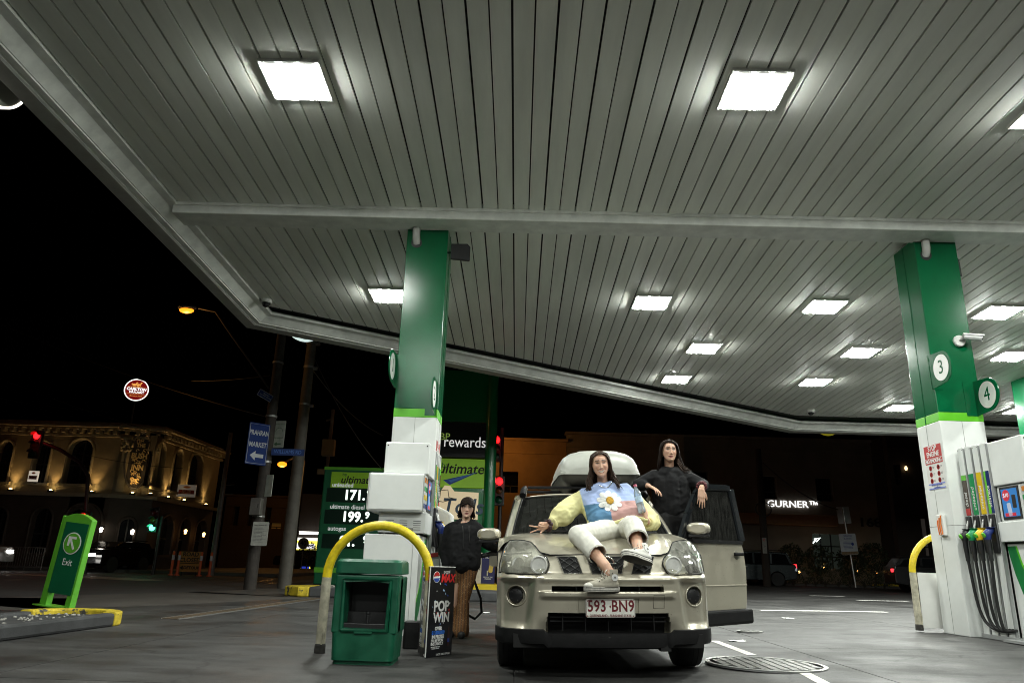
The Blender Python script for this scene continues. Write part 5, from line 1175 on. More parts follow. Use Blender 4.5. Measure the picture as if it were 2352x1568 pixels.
SW = [fab('fleece_lilac_blue', (.42, .52, .76)), fab('fleece_denim_blue', (.12, .27, .43)), fab('fleece_dusty_pink', (.55, .33, .32)), fab('fleece_pale_yellow', (.78, .74, .38))]
FLE = mat('patchwork_fleece', (.5, .5, .5), .9, var=0, bump=.25, bs=420, spec=.2); _a = FLE.node_tree.nodes.new('ShaderNodeAttribute'); _a.attribute_name = 'paint'; FLE.node_tree.links.new(_a.outputs['Color'], FLE.node_tree.nodes['Principled BSDF'].inputs['Base Color'])
sw = mesh_obj('sweatshirt', V, F, FLE, pa, OA, paint=np.array([(.36, .45, .70), (.10, .22, .36), (.50, .30, .28), (.74, .70, .36)])[mi.astype(int)])
TRE = BVHTree.FromPolygons([Vector(v) for v in V], F)
def on_chest(x, z, off):
    h = TRE.ray_cast(Vector((x, 5.5, z)), Vector((0, 1, 0)))
    p = h[0] if h[0] else Vector((x, 6.9, z)); return p + Vector((0, -off, off * .3)) - Vector(OA)
def patch(name, pts, m, off, parent, thick=.004, sub=3):
    cx = sum(p[0] for p in pts) / len(pts); cz_ = sum(p[1] for p in pts) / len(pts); b = MB(); rows = []
    for f in (1, .8, .55, .3, .08): rows.append([tuple(on_chest(cx + (x - cx) * f, cz_ + (z - cz_) * f, off + (.004 if f < .9 else 0))) for x, z in pts + pts[:1]])
    b.grid(rows); return b.build(name, m, parent, smooth=True)
fcx, fcz = .842, 1.438
PET = fab('appliqué_white', (.74, .74, .7)) if False else fab('petal_white', (.74, .74, .7))
for i in range(9):
    a = R(12 + i * 40); pts = []; 
    for q in range(14):
        t = 2 * math.pi * q / 14; lx = .071 + .043 * math.cos(t); ly = .026 * math.sin(t) * (1 + .3 * math.cos(t))
        pts.append((fcx + (lx * math.cos(a) - ly * math.sin(a)) * 1.0, fcz + (lx * math.sin(a) + ly * math.cos(a)) * .92))
    patch('petal', pts, PET, .004 + .001 * (i % 2), sw)
patch('flower_centre', [(fcx + .034 * math.cos(R(a)), fcz + .038 * math.sin(R(a))) for a in range(0, 360, 24)], mat('mustard_wool', (.5, .28, .03), .95, var=.4, vs=90, bump=.9, bs=160), .011, sw)
# ribbed hem, collar and cuffs
YR = SW[3]
hem = []
for x in np.linspace(.70, 1.155, 24):
    z0 = 1.19 + .075 * smooth01(.76, 1.05, x) - .02 * smooth01(1.05, 1.16, x)
    h = TRE.ray_cast(Vector((x, 5.5, z0 + .03)), Vector((0, 1, 0))); y = h[0].y if h[0] else 6.85; hem.append(Vector((x, y - .003, z0 + .02)) - Vector(OA))
b = MB(); b.tube(hem, [.015 + .003 * math.sin(i * 2.2) for i in range(24)], 8); b.build('hem', YR, sw, smooth=True)
ring_band('collar', (.822, 7.145, 1.605), (-.1, -.35, 1), .072, .011, YR, sw, OA); ring_band('cuff', (.325, 6.972, 1.228), (-.75, -.5, -.35), .047, .017, YR, sw, OA); ring_band('cuff', (1.185, 6.835, 1.238), (-.5, -.8, .2), .046, .017, YR, sw, OA)
ring_band('scrunchie', (.283, 6.936, 1.205), (-.75, -.4, -.1), .036, .016, mat('scrunchie_plum', (.045, .018, .022), .6, var=.3, vs=30), pa, OA, .009, 2)
GOLD = mat('jewellery_gold', (.7, .5, .2), .25, metal=1, var=0); SILV = mat('jewellery_silver', (.7, .7, .68), .2, metal=1, var=0)
ring_band('bracelet', (.302, 6.953, 1.211), (-.75, -.5, -.3), .031, .0022, GOLD, pa, OA)
b = MB(); pts = []
for q in range(15):
    t = q / 14; x = .76 + .13 * t; z = 1.60 - .045 * math.sin(math.pi * t) + .03 * t; h = TRE.ray_cast(Vector((x, 5.5, z)), Vector((0, 1, 0))); y = (h[0].y if h[0] else 7.08) - .008; pts.append(Vector((x, min(y, 7.10), z)) - Vector(OA))
b.tube(pts, .0045, 6); b.build('necklace', SILV, pa, smooth=True)
for sx in (-1, 1):
    e = Vector(HA + MA @ (np.array((sx * .073, -.002, -.045)) * 1.03)); ring_band('earring', e, (1, .5, 0), .011, .002, SILV, pa, OA)
# trousers
C = Caps()
C.cap((.85, 6.87, 1.19), (1.02, 6.87, 1.20), .115, .115)
C.chain([(.86, 6.84, 1.17), (.70, 6.66, 1.14), (.515, 6.43, 1.105)], [.115, .10, .086]); C.chain([(.515, 6.42, 1.105), (.585, 6.30, 1.03), (.655, 6.17, .945)], [.085, .085, .083])
C.chain([(1.01, 6.84, 1.19), (1.0, 6.62, 1.195), (.985, 6.42, 1.185)], [.115, .102, .09]); C.chain([(.985, 6.42, 1.185), (.985, 6.30, 1.135), (.985, 6.19, 1.07)], [.09, .087, .084])
V, F = C.mesh(.0095, 5); V = wrinkle(V, F, .007, 9, (1.6, 1, .7), 9)
# open the hems: drop the rounded ends
cutl = Vector((.655, 6.17, .945)); dl_ = (cutl - Vector((.515, 6.43, 1.105))).normalized(); cutr = Vector((.985, 6.19, 1.075)); dr2 = (cutr - Vector((.985, 6.42, 1.185))).normalized()
fc = np.array([V[list(f)].mean(0) for f in F]); kl = (fc - np.array(cutl)) @ np.array(dl_) > .0; kl &= np.linalg.norm(fc - np.array(cutl), axis=1) < .14; kr = (fc - np.array(cutr)) @ np.array(dr2) > .0; kr &= np.linalg.norm(fc - np.array(cutr), axis=1) < .14
F2 = [f for f, a, b_ in zip(F, kl, kr) if not (a or b_)]
TW = mat('trouser_white', (.70, .69, .62), .85, var=.06, vs=20, bump=.2, bs=500, spec=.2)
tro = mesh_obj('trousers', V, F2, TW, pa, OA); md = tro.modifiers.new('s', 'SOLIDIFY'); md.thickness = .006; md.offset = -1
ring_band('hem', cutl - dl_ * .012, dl_, .080, .007, TW, tro, OA); ring_band('hem', cutr - dr2 * .012, dr2, .081, .007, TW, tro, OA)
# high-top shoes
def shoe(M, parent, up_col, nm='shoe'):
    C = Caps(); C.chain([(-.075, 0, .15), (-.07, 0, .10), (-.065, 0, .065)], [.040, .040, .040]); C.chain([(-.06, 0, .085), (.0, 0, .07), (.06, 0, .052), (.12, 0, .045)], [.040, .039, .034, .026])
    for sy in (-1, 1): C.chain([(-.09, sy * .008, .05), (.0, sy * .012, .045), (.09, sy * .018, .043), (.13, sy * .008, .04)], [.03, .03, .027, .024])
    V, F = C.mesh(.006, 3); keep = [f for f in F if V[list(f)].mean(0)[2] < .165]
    o = mesh_obj(nm, V, keep, up_col, parent, (0, 0, 0)); o.matrix_local = M
    out = []
    for q in range(40):
        t = 2 * math.pi * q / 40; x = .02 + .148 * math.cos(t); w = .036 + .012 * smooth01(-.08, .09, x) - .004 * math.exp(-((x + .01) / .04) ** 2); out.append((x, w * math.copysign(abs(math.sin(t)) ** .75, math.sin(t)) + .004 * smooth01(.02, .15, x)))
    b = MB(); b.prism(out, .0, .034, 'Z'); b.build('rubber_sole', mat('shoe_rubber', (.58, .56, .5), .5, var=.25, vs=30), o, bevel=.004)
    b = MB(); b.tube([(x * 1.006, y * 1.02, .029) for x, y in out + out[:1]], .0022, 5); b.tube([(x * 1.006, y * 1.02, .012) for x, y in out + out[:1]], .0016, 5); b.build('sole_stripe', mat('stripe_dark', (.02, .02, .03), .5, var=0), o)
    b = MB(); b.prism([(x * .97, y * .95) for x, y in out], -.004, .0005, 'Z'); b.build('outsole', mat('outsole_dark', (.02, .017, .014), .7, var=.4, vs=25), o)
    b = MB(); b.ball((.122, .004, .04), (.046, .042, .026), 16, 8); b.build('toe_cap', mat('shoe_rubber'), o, smooth=True)
    b = MB()
    for q in range(6):
        x0 = .055 - .021 * q; z0 = .085 + .014 * q
        b.tube([(x0, -.026, z0 - .008), (x0 + .004, 0, z0 + .006), (x0 - .006, .026, z0 - .006)], .003, 5)
    b.tube([(-.03, 0, .165), (.0, -.03, .15), (.012, -.034, .12), (-.01, -.02, .14)], .003, 5); b.tube([(-.03, 0, .165), (.0, .03, .15), (.01, .034, .125)], .003, 5); b.build('laces', mat('lace_white', (.6, .58, .52), .8, var=.1), o)
    for sy in (-1, 1):
        b = MB(); Mz = Matrix.Translation((-.075, sy * .0412, .105)) @ Matrix.Rotation(R(-90 * sy), 4, 'X'); b.lathe([(.026, -.003), (.026, .0015), (.001, .0015)], 22, Mz); b.build('ankle_patch', WINK, o)
        b = MB(); b.prism([((.013 if k % 2 == 0 else .005) * math.sin(R(36 * k)), (.013 if k % 2 == 0 else .005) * math.cos(R(36 * k))) for k in range(10)], .002, .003, 'Z', Mz); b.build('star', INK, o)
        b = MB()
        for q in range(6): b.lathe([(.0042, 0), (.0042, .002), (.001, .002)], 8, Matrix.Translation((.05 - .021 * q, sy * (.033 + .0012 * q), .076 + .012 * q)) @ Matrix.Rotation(R(-75 * sy), 4, 'X'))
        b.build('eyelets', INK, o)
    return o
def fr3(o, x, z):
    x = Vector(x).normalized(); z = Vector(z); y = z.cross(x).normalized(); z = x.cross(y); o = Vector(o) - Vector(OA)
    return Matrix(((x.x, y.x, z.x, o.x), (x.y, y.y, z.y, o.y), (x.z, y.z, z.z, o.z), (0, 0, 0, 1)))
shoe(fr3((.688, 6.035, .672), (-.955, -.22, -.02), (0, -.05, 1)), pa, mat('canvas_grey', (.40, .37, .30), .85, var=.2, vs=12, bump=.2, bs=400))
shoe(fr3((.965, 6.02, .905), (-.86, -.42, .18), (.12, .62, .78)), pa, mat('canvas_white', (.66, .65, .6), .85, var=.12, vs=12, bump=.2, bs=400))
# the water bottle in the hand
bt = Vector((1.109, 6.695, 1.325)); bd_ = (Vector((1.055, 6.745, 1.575)) - bt); bl = bd_.length; bd_.normalize()
wb = thing('water_bottle', 'clear plastic water bottle tilted in the hand of the person on the bonnet', 'bottle', tuple(bt)); wb.rotation_mode = 'QUATERNION'; wb.rotation_quaternion = bd_.to_track_quat('Z', 'Y')
b = MB(); b.lathe([(.026, 0), (.033, .006), (.034, .04), (.031, .06), (.034, .08), (.034, .15), (.03, .19), (.016, .225), (.013, .232), (.013, .245)], 20); b.build('bottle_wall', glass('bottle_plastic', (.86, .93, .97), rough=.05, haze=.45, hcol=(.6, .7, .76)), wb, smooth=45)
b = MB(); b.lathe([(.0347, .09), (.0347, .148)], 20); b.f = b.f[:20]; b.m = b.m[:20]; b.build('paper_label', mat('bottle_label', (.45, .6, .75), .5, var=.3, vs=40), wb, smooth=60)
b = MB(); b.lathe([(.015, .243), (.015, .262), (.001, .263)], 14); b.build('cap', mat('cap_pink', (.6, .12, .2), .4, var=0), wb, smooth=40)

# ---------------------------------------------------------------- person standing in the open door
SK_B = (.58, .35, .245); OB = np.array((1.66, 7.92, .47))
pb = thing('person', 'person with long dark hair in a black sweater standing in the open car door', 'person', tuple(OB))
HB = np.array((1.612, 7.90, 2.062)); MB_ = head_frame(yaw=3, roll=2, pitch=-3)
C = Caps()
C.chain([(1.612, 7.925, 2.0), (1.615, 7.94, 1.9), (1.62, 7.95, 1.82)], [.05, .05, .07]); C.cap((1.46, 7.95, 1.80), (1.78, 7.95, 1.81), .055); C.cap((1.62, 7.95, 1.78), (1.65, 7.95, 1.42), .12, .11); C.cap((1.58, 7.95, 1.36), (1.72, 7.95, 1.36), .10)
C.chain([(1.45, 7.95, 1.80), (1.29, 7.97, 1.70), (1.345, 7.82, 1.685), (1.362, 7.79, 1.683)], [.05, .042, .03, .025])
hand(C, (1.362, 7.79, 1.683), (.62, -.6, -.42), (.25, -.25, .9), -1, [(12, 18, 10), (12, 20, 12), (14, 22, 12), (14, 22, 12)], spread=(6, 2, -3, -8), thumb=(26, 10))
C.chain([(1.79, 7.95, 1.81), (1.955, 7.90, 1.70), (1.895, 7.69, 1.672), (1.88, 7.66, 1.66)], [.05, .042, .03, .025])
hand(C, (1.878, 7.648, 1.655), (-.08, -.16, -.98), (.05, -1, .1), -1, [(6, 8, 6), (4, 8, 6), (6, 8, 8), (8, 10, 8)], spread=(6, 2, -3, -8), thumb=(30, 10), sc=1.06)
for sx in (-.085, .085): C.chain([(1.65 + sx, 7.95, 1.35), (1.65 + sx * .9, 7.93, .95), (1.65 + sx * .8, 7.95, .55)], [.09, .06, .045]); C.cap((1.65 + sx * .8, 7.96, .51), (1.65 + sx * .9, 7.84, .49), .045, .03)
assemble_body(pb, OB, C, .005, head_mesh(HB, MB_, 1.0, SK_B, False, brow=(.02, .012, .009), lip=(.34, .13, .11)), SK_B)
hair_obj('hair', HB, MB_, 1.04, HAIRD, pb, OB, 230, .20, 'long', 8, spread=.045, fall=(.03, -.03), wave=.008)
b = MB(); rr = random.Random(4)
for i in range(26):
    a = Vector((1.695 + rr.uniform(-.01, .01), 7.90 + rr.uniform(-.03, .03), 1.99 - .12 * rr.random())); e = a + Vector((.09 + .07 * rr.random(), rr.uniform(-.02, .03), -.08 - .03 * rr.random()))
    b.tube([tuple(a - Vector(OB)), tuple(a.lerp(e, .5) + Vector((-.01, 0, -.03)) - Vector(OB)), tuple(e - Vector(OB))], [.006, .005, .001], 5)
b.build('windblown_lock', HAIRB, pb, smooth=True)
KNIT = mat('black_knit', (.012, .012, .013), .9, var=.15, vs=20, bump=.25, bs=350, spec=.25)
C = Caps(); C.cap((1.47, 7.95, 1.795), (1.77, 7.95, 1.805), .075); C.cap((1.53, 7.95, 1.74), (1.55, 7.95, 1.48), .12, .115); C.cap((1.71, 7.95, 1.74), (1.72, 7.95, 1.48), .12, .115); C.cap((1.62, 7.93, 1.75), (1.635, 7.93, 1.46), .12, .12)
C.chain([(1.46, 7.95, 1.79), (1.29, 7.97, 1.71), (1.335, 7.845, 1.69)], [.082, .068, .05]); C.chain([(1.78, 7.95, 1.80), (1.955, 7.90, 1.71), (1.905, 7.73, 1.685)], [.085, .072, .054]); C.ell((1.617, 7.935, 1.86), (.09, .085, .05)); C.cap((1.55, 7.925, 1.825), (1.68, 7.925, 1.825), .085)
V, F = C.mesh(.0105, 5); V = wrinkle(V, F, .009, 9, (1, 1, 1.5), 5); mesh_obj('sweater', V, F, KNIT, pb, OB)
C = Caps(); C.cap((1.58, 7.95, 1.38), (1.72, 7.95, 1.38), .115)
for sx in (-.085, .085): C.chain([(1.65 + sx, 7.95, 1.34), (1.65 + sx * .9, 7.93, .95), (1.65 + sx * .85, 7.95, .58)], [.105, .078, .062])
V, F = C.mesh(.011, 4); V = wrinkle(V, F, .005, 12, (1, 1, 1), 2); jo = mesh_obj('jeans', V, F, mat('black_denim', (.008, .008, .009), .85, var=.2), pb, OB)
b = MB(); p = Vector((1.735, 7.83, 1.40)) - Vector(OB); b.ball(tuple(p), .007, 8, 5); b.build('rivet', SILV, jo)
ring_band('scrunchie', (1.898, 7.705, 1.682), (-.4, -1, -.3), .037, .015, mat('scrunchie_rose', (.12, .03, .035), .6, var=.3, vs=30), pb, OB, .009, 5)
e = Vector(HB + MB_ @ np.array((-.072, .0, -.05))); ring_band('earring', e, (1, .3, 0), .008, .002, SILV, pb, OB)

# ---------------------------------------------------------------- person filling the tank
SK_C = (.52, .33, .24); OC = np.array((-.655, 9.33, 0))
pc = thing('person', 'person in a black hooded sweatshirt and flared patterned trousers filling the tank', 'person', tuple(OC))
HC_ = np.array((-.636, 9.29, 1.505)); MC = head_frame(yaw=6, roll=4, pitch=2)
C = Caps()
C.chain([(-.64, 9.31, 1.45), (-.645, 9.33, 1.36), (-.65, 9.34, 1.28)], [.05, .05, .07]); C.cap((-.80, 9.34, 1.26), (-.52, 9.34, 1.27), .055); C.cap((-.66, 9.34, 1.24), (-.65, 9.33, .9), .12, .11); C.cap((-.72, 9.33, .83), (-.57, 9.33, .82), .11)
C.chain([(-.82, 9.34, 1.26), (-.88, 9.36, 1.0), (-.84, 9.28, .82)], [.05, .042, .03]); hand(C, (-.835, 9.27, .80), (.1, -.15, -.95), (-.9, -.2, 0), -1, [(15, 20, 15)] * 4)
C.chain([(-.51, 9.34, 1.27), (-.375, 9.45, 1.08), (-.26, 9.66, 1.03)], [.05, .042, .028]); hand(C, (-.255, 9.67, 1.025), (.35, .75, -.25), (.1, 0, 1), -1, [(40, 50, 40)] * 4, thumb=(30, 30))
C.chain([(-.575, 9.33, .82), (-.615, 9.31, .46), (-.63, 9.33, .07)], [.10, .065, .04]); C.chain([(-.735, 9.34, .82), (-.755, 9.36, .45), (-.765, 9.38, .07)], [.10, .065, .04])
for x, y in ((-.63, 9.30), (-.765, 9.36)): C.cap((x, y + .05, .045), (x, y - .09, .035), .04, .032)
assemble_body(pc, OC, C, .0055, head_mesh(HC_, MC, 1.03, SK_C, False, brow=(.018, .011, .008), lip=(.30, .12, .1)), SK_C)
hair_obj('hair', HC_, MC, 1.05, HAIRD, pc, OC, 220, .13, 'fringe', 12, spread=.02, wave=.008)
HOOD = mat('black_fleece', (.011, .011, .012), .95, var=.15, vs=20, bump=.25, bs=350, spec=.2)
C = Caps(); C.cap((-.80, 9.34, 1.255), (-.53, 9.34, 1.265), .085); C.cap((-.755, 9.34, 1.2), (-.755, 9.34, .87), .125, .13); C.cap((-.565, 9.33, 1.2), (-.565, 9.32, .85), .125, .125); C.cap((-.66, 9.31, 1.2), (-.66, 9.30, .86), .135, .14)
C.chain([(-.825, 9.34, 1.24), (-.885, 9.37, 1.0), (-.85, 9.29, .83)], [.09, .082, .06]); C.chain([(-.505, 9.34, 1.25), (-.375, 9.45, 1.09), (-.275, 9.64, 1.035)], [.088, .075, .052])
C.chain([(-.745, 9.36, 1.32), (-.65, 9.27, 1.29), (-.55, 9.36, 1.33)], [.045, .035, .045]); C.chain([(-.74, 9.40, 1.33), (-.645, 9.45, 1.33), (-.55, 9.40, 1.33)], [.05, .06, .05]); C.cap((-.73, 9.235, .93), (-.575, 9.23, .93), .055, .055)
V, F = C.mesh(.0105, 4); V = wrinkle(V, F, .008, 9, (1, 1, 1.4), 7); ho = mesh_obj('hooded_sweatshirt', V, F, HOOD, pc, OC)
TR2 = BVHTree.FromPolygons([Vector(v) for v in V], F)
def on_hoodie(x, z):
    h = TR2.ray_cast(Vector((x, 8.5, z)), Vector((0, 1, 0))); return (h[0] if h[0] else Vector((x, 9.2, z))) + Vector((0, -.004, 0)) - Vector(OC)
b = MB(); b.tube([tuple(on_hoodie(-.675 + .03 * k / 6 + .004 * math.sin(k), 1.285 - .29 * k / 6)) for k in range(7)], .004, 6); b.tube([tuple(on_hoodie(-.60 + .025 * k / 5, 1.285 - .21 * k / 5)) for k in range(6)], .004, 6); b.build('drawstring', mat('cord_black', (.03, .03, .03), .7, var=0), ho, smooth=True)
def pattern_mat():
    m = mat('patterned_jersey', (.2, .11, .05), .85, var=0, bump=.1, bs=300); nt = m.node_tree; N = nt.nodes; L = nt.links; b = N['Principled BSDF']
    tc = N.new('ShaderNodeTexCoord'); w1 = N.new('ShaderNodeTexWave'); w1.bands_direction = 'X'; w1.inputs['Scale'].default_value = 9; w1.inputs['Distortion'].default_value = .6; L.new(tc.outputs['Object'], w1.inputs['Vector'])
    w2 = N.new('ShaderNodeTexVoronoi'); w2.inputs['Scale'].default_value = 62; L.new(tc.outputs['Object'], w2.inputs['Vector'])
    cr = N.new('ShaderNodeValToRGB'); e = cr.color_ramp.elements; e[0].color = (.19, .085, .025, 1); e[1].color = (.10, .045, .018, 1); e[0].position = .35; e[1].position = .65; L.new(w1.outputs['Fac'], cr.inputs[0])
    r2 = N.new('ShaderNodeMapRange'); r2.inputs[1].default_value = .18; r2.inputs[2].default_value = .32; r2.inputs[3].default_value = .75; r2.inputs[4].default_value = 0; L.new(w2.outputs['Distance'], r2.inputs[0])
    mx = N.new('ShaderNodeMix'); mx.data_type = 'RGBA'; L.new(r2.outputs[0], mx.inputs[0]); L.new(cr.outputs[0], mx.inputs[6]); mx.inputs[7].default_value = (.36, .24, .13, 1); L.new(mx.outputs[2], b.inputs['Base Color']); return m
C = Caps(); C.cap((-.73, 9.33, .85), (-.575, 9.33, .84), .118)
C.chain([(-.572, 9.33, .82), (-.60, 9.32, .60), (-.622, 9.31, .42), (-.632, 9.32, .24), (-.64, 9.30, .075)], [.112, .088, .066, .078, .098]); C.chain([(-.738, 9.34, .82), (-.752, 9.36, .6), (-.762, 9.37, .42), (-.772, 9.38, .24), (-.782, 9.37, .075)], [.112, .088, .066, .078, .095])
V, F = C.mesh(.011, 4); F = [f for f in F if V[list(f)].mean(0)[2] > .018]; V = wrinkle(V, F, .005, 12, (1, 1, 1), 2); mesh_obj('flared_trousers', V, F, pattern_mat(), pc, OC)
C = Caps()
for x, y in ((-.63, 9.30), (-.765, 9.36)): C.cap((x, y + .05, .05), (x, y - .09, .04), .055, .045); C.cap((x, y + .04, .05), (x, y + .04, .2), .052, .055)
V, F = C.mesh(.009, 3); mesh_obj('boots', V, F, BLACKM, pc, OC)
C = Caps()
for sx in (-.07, .07): C.cap((1.65 + sx, 7.97, .515), (1.65 + sx, 7.83, .50), .058, .046)
V, F = C.mesh(.009, 3); mesh_obj('shoes', V, F, BLACKM, pb, OB)
# nozzle in the tank
fn = thing('fuel_nozzle', 'black fuel nozzle with its hose, held into the tank of the gold car', 'fuel nozzle', (-.24, 9.72, .97))
b = MB(); b.tube([(-.2, -.28, -.03), (-.1, -.16, .0), (0, 0, .02), (.03, .12, .01)], [.026, .03, .036, .03], 10); b.build('grip', BLACK, fn, smooth=True)
b = MB(); b.tube([(.03, .12, .01), (.05, .22, -.01), (.06, .32, -.03)], .014, 8); b.build('spout', STEEL, fn, smooth=True)
b = MB(); b.tube([(-.2, -.28, -.03), (-.30, -.18, -.08), (-.36, .2, -.2), (-.22, .35, -.55), (-.2, .33, -.72), (-.28, .3, -.80), (-.45, .3, -.72), (-.62, .3, -.35), (-.7, .35, .2)], .017, 8); b.build('hose', BLACKM, fn, smooth=True)
# ================================================================ EXIT SIGN AND KERB ISLANDS
KERB = mat('kerb_concrete', (.05, .051, .053), .75, var=.3, vs=4, bump=.2, bs=60); KYEL = mat('worn_kerb_yellow', (.62, .47, .03), .6, var=.35, vs=9, bump=.3, bs=50)
def worn(m):
    nt = m.node_tree; N = nt.nodes; L = nt.links; b = N['Principled BSDF']; src = b.inputs['Base Color'].links[0].from_socket; tc = N.new('ShaderNodeTexCoord')
    n = N.new('ShaderNodeTexNoise'); n.inputs['Scale'].default_value = 5; n.inputs['Detail'].default_value = 9; n.inputs['Roughness'].default_value = .7; L.new(tc.outputs['Object'], n.inputs['Vector'])
    r = N.new('ShaderNodeMapRange'); r.inputs[1].default_value = .56; r.inputs[2].default_value = .6; L.new(n.outputs['Fac'], r.inputs[0])
    mx = N.new('ShaderNodeMix'); mx.data_type = 'RGBA'; L.new(r.outputs[0], mx.inputs[0]); L.new(src, mx.inputs[6]); mx.inputs[7].default_value = (.06, .058, .055, 1); L.new(mx.outputs[2], b.inputs['Base Color'])
worn(KYEL)
def pebbles(name, pts, n, zt, parent, seed=1):
    rr = random.Random(seed); b = MB(); (x0, y0), (x1, y1) = pts
    for i in range(n):
        x, y = rr.uniform(x0, x1), rr.uniform(y0, y1); s = rr.uniform(.012, .03); b.ball((x, y, zt), (s, s * .8, s * .6), 6, 4)
    o = b.build(name, mat('white_pebble', (.3, .29, .265), .8, var=.3, vs=15), parent, smooth=True); o['kind'] = 'stuff'; return o
K0, K1, K2 = ground(0, 1473), ground(261, 1437.6), ground(288, 1426)
isl = thing('kerb_island', 'raised kerb island with a yellow nose, carrying the green Exit sign', 'kerb island', (K1.x, K1.y, 0))
dirv = (Vector((K0.x, K0.y)) - Vector((K1.x, K1.y))).normalized(); ia = math.atan2(dirv.y, dirv.x) - math.pi
Mi = Matrix.Rotation(ia, 4, 'Z')
isl.rotation_euler = (0, 0, ia)
b = MB(); b.box((-3.6, .075, .075), (7.2, .15, .15)); b.box((-3.6, 1.05, .072), (7.2, .15, .144)); b.box((-3.6, .56, .05), (7.2, .9, .1)); b.build('kerb', KERB, isl, bevel=.03)
b = MB(); pts = [(0, 0)] + [(.02 + .56 * math.sin(R(a)), .56 - .56 * math.cos(R(a))) for a in range(0, 181, 15)] + [(-.75, 1.125), (-.75, .97), (.0, .97)] + [(.02 + .36 * math.sin(R(a)), .56 - .36 * math.cos(R(a))) for a in range(180, -1, -15)]
b.prism([(0, 0)] + [(.02 + .5 * math.sin(R(a)), .56 - .56 * math.cos(R(a))) for a in range(0, 181, 15)] + [(-.12, 1.13), (-.12, .96), (.0, .96)] + [(.02 + .3 * math.sin(R(a)), .56 - .38 * math.cos(R(a))) for a in range(180, -1, -15)] + [(0, .18)], .0, .16); b.build('yellow_nose', KYEL, isl, bevel=.02)
b = MB(); b.prism([(0, .16)] + [(.02 + .32 * math.sin(R(a)), .56 - .4 * math.cos(R(a))) for a in range(0, 181, 30)] + [(0, .97)], .0, .1); b.build('island_fill', KERB, isl)
pebbles('pebbles', ((-5, .17), (.2, .93)), 260, .105, isl)
cs = ground(118, 1413)
ex = thing('exit_sign', 'leaning lime and dark green Exit sign with a white arrow in a circle', 'exit sign', (cs.x - .03, cs.y + .15, .1), rot=(0, R(5), R(-14)))
h = 1.30; w = .50
def dome(wd, zt, rise, z0): return [(-wd / 2, z0), (wd / 2, z0), (wd / 2, zt)] + [(wd / 2 - wd * k / 10, zt + rise * math.sin(math.pi * k / 10)) for k in range(1, 10)] + [(-wd / 2, zt)]
LIMES = mat('sign_lime', (.11, .40, .03), .4, var=.08, vs=5); DKG = mat('sign_dark_green', (.004, .105, .042), .45, var=.08, vs=5)
b = MB(); b.prism([(-w / 2, .2), (w / 2, .2), (w / 2, h - .1)] + [(w / 2 - w * k / 10, h - .1 + .07 * math.sin(math.pi * k / 10)) for k in range(1, 10)] + [(-w / 2, h - .1)], -.05, .05, 'Y'); b.build('frame', LIMES, ex, bevel=.008)
for sx in (-1, 1):
    b = MB(); b.box((sx * (w / 2 - .045), 0, .11), (.085, .1, .22)); b.build('post', LIMES, ex)
for q in (-.03, .03):
    b = MB(); b.box((-w / 2 - .012, q, .62), (.026, .03, 1.2)); b.build('side_rail', LIMES, ex)
b = MB(); b.box((.02, -.053, .66), (.40, .008, .96)); b.build('face_panel', DKG, ex)
b = MB(); b.lathe([(.15, 0), (.15, .004), (.001, .004)], 36, Matrix.Translation((.02, -.0575, .86)) @ Matrix.Rotation(R(90), 4, 'X')); b.build('white_ring', WINK, ex)
b = MB(); b.lathe([(.135, 0), (.135, .003), (.001, .003)], 36, Matrix.Translation((.02, -.062, .86)) @ Matrix.Rotation(R(90), 4, 'X')); b.build('lime_disc', LIMES, ex)
b = MB(); Ma = Matrix.Translation((.02, -.066, .86)); b.box((.0, 0, 0), (.032, .003, .19), Ma @ Matrix.Rotation(R(-33), 4, 'Y')); b.box((-.005, -.0005, .075), (.13, .003, .032), Ma); b.box((-.058, -.001, .025), (.032, .003, .13), Ma); b.build('arrow', WINK, ex)
text('lettering', 'Exit', .13, FX(.02, -.0585, .6), WINK, ex, sx=.85)
b = MB(); b.box((0, 0, .006), (.62, .25, .014)); b.build('base_plate', LIMES, ex)
# second island with yellow nose, far kerbs
k = ground(712, 1369); t = thing('kerb_island', 'grey kerb island with a yellow end under the fuel price board', 'kerb island', (k.x, k.y, 0), R(4))
b = MB(); b.box((2.6, .5, .11), (5.2, 1.4, .22)); b.build('kerb', KERB, t, bevel=.03)
b = MB(); b.prism([(0, -.2), (0, 1.2), (-.2, 1.2), (-.62, .6), (-.62, .1), (-.25, -.2)], 0, .22, 'Z'); b.build('yellow_end', KYEL, t, bevel=.03)
pebbles('pebbles', ((.2, -.1), (2.2, 1)), 160, .225, t, 4)
k = ground(1110, 1358); t = thing('kerb_island', 'bright yellow kerb behind the pumping person, at the foot of the brand pylon', 'kerb island', (k.x, k.y, 0), R(2))
b = MB(); b.box((-1.5, .8, .11), (4.6, 1.6, .22)); b.build('kerb', mat('bright_kerb_yellow', (.75, .55, .02), .5, var=.1, vs=6), t, bevel=.02)
k = ground(2040, 1350); t = thing('kerb_island', 'yellow chipped kerb block by the street on the right', 'kerb island', (k.x, k.y, gz(k.x)), R(1))
b = MB(); b.prism([(-.95, 0), (.98, 0), (.9, .22), (-.65, .22)], -.25, .3, 'Y'); b.build('kerb', KYEL, t, bevel=.02)

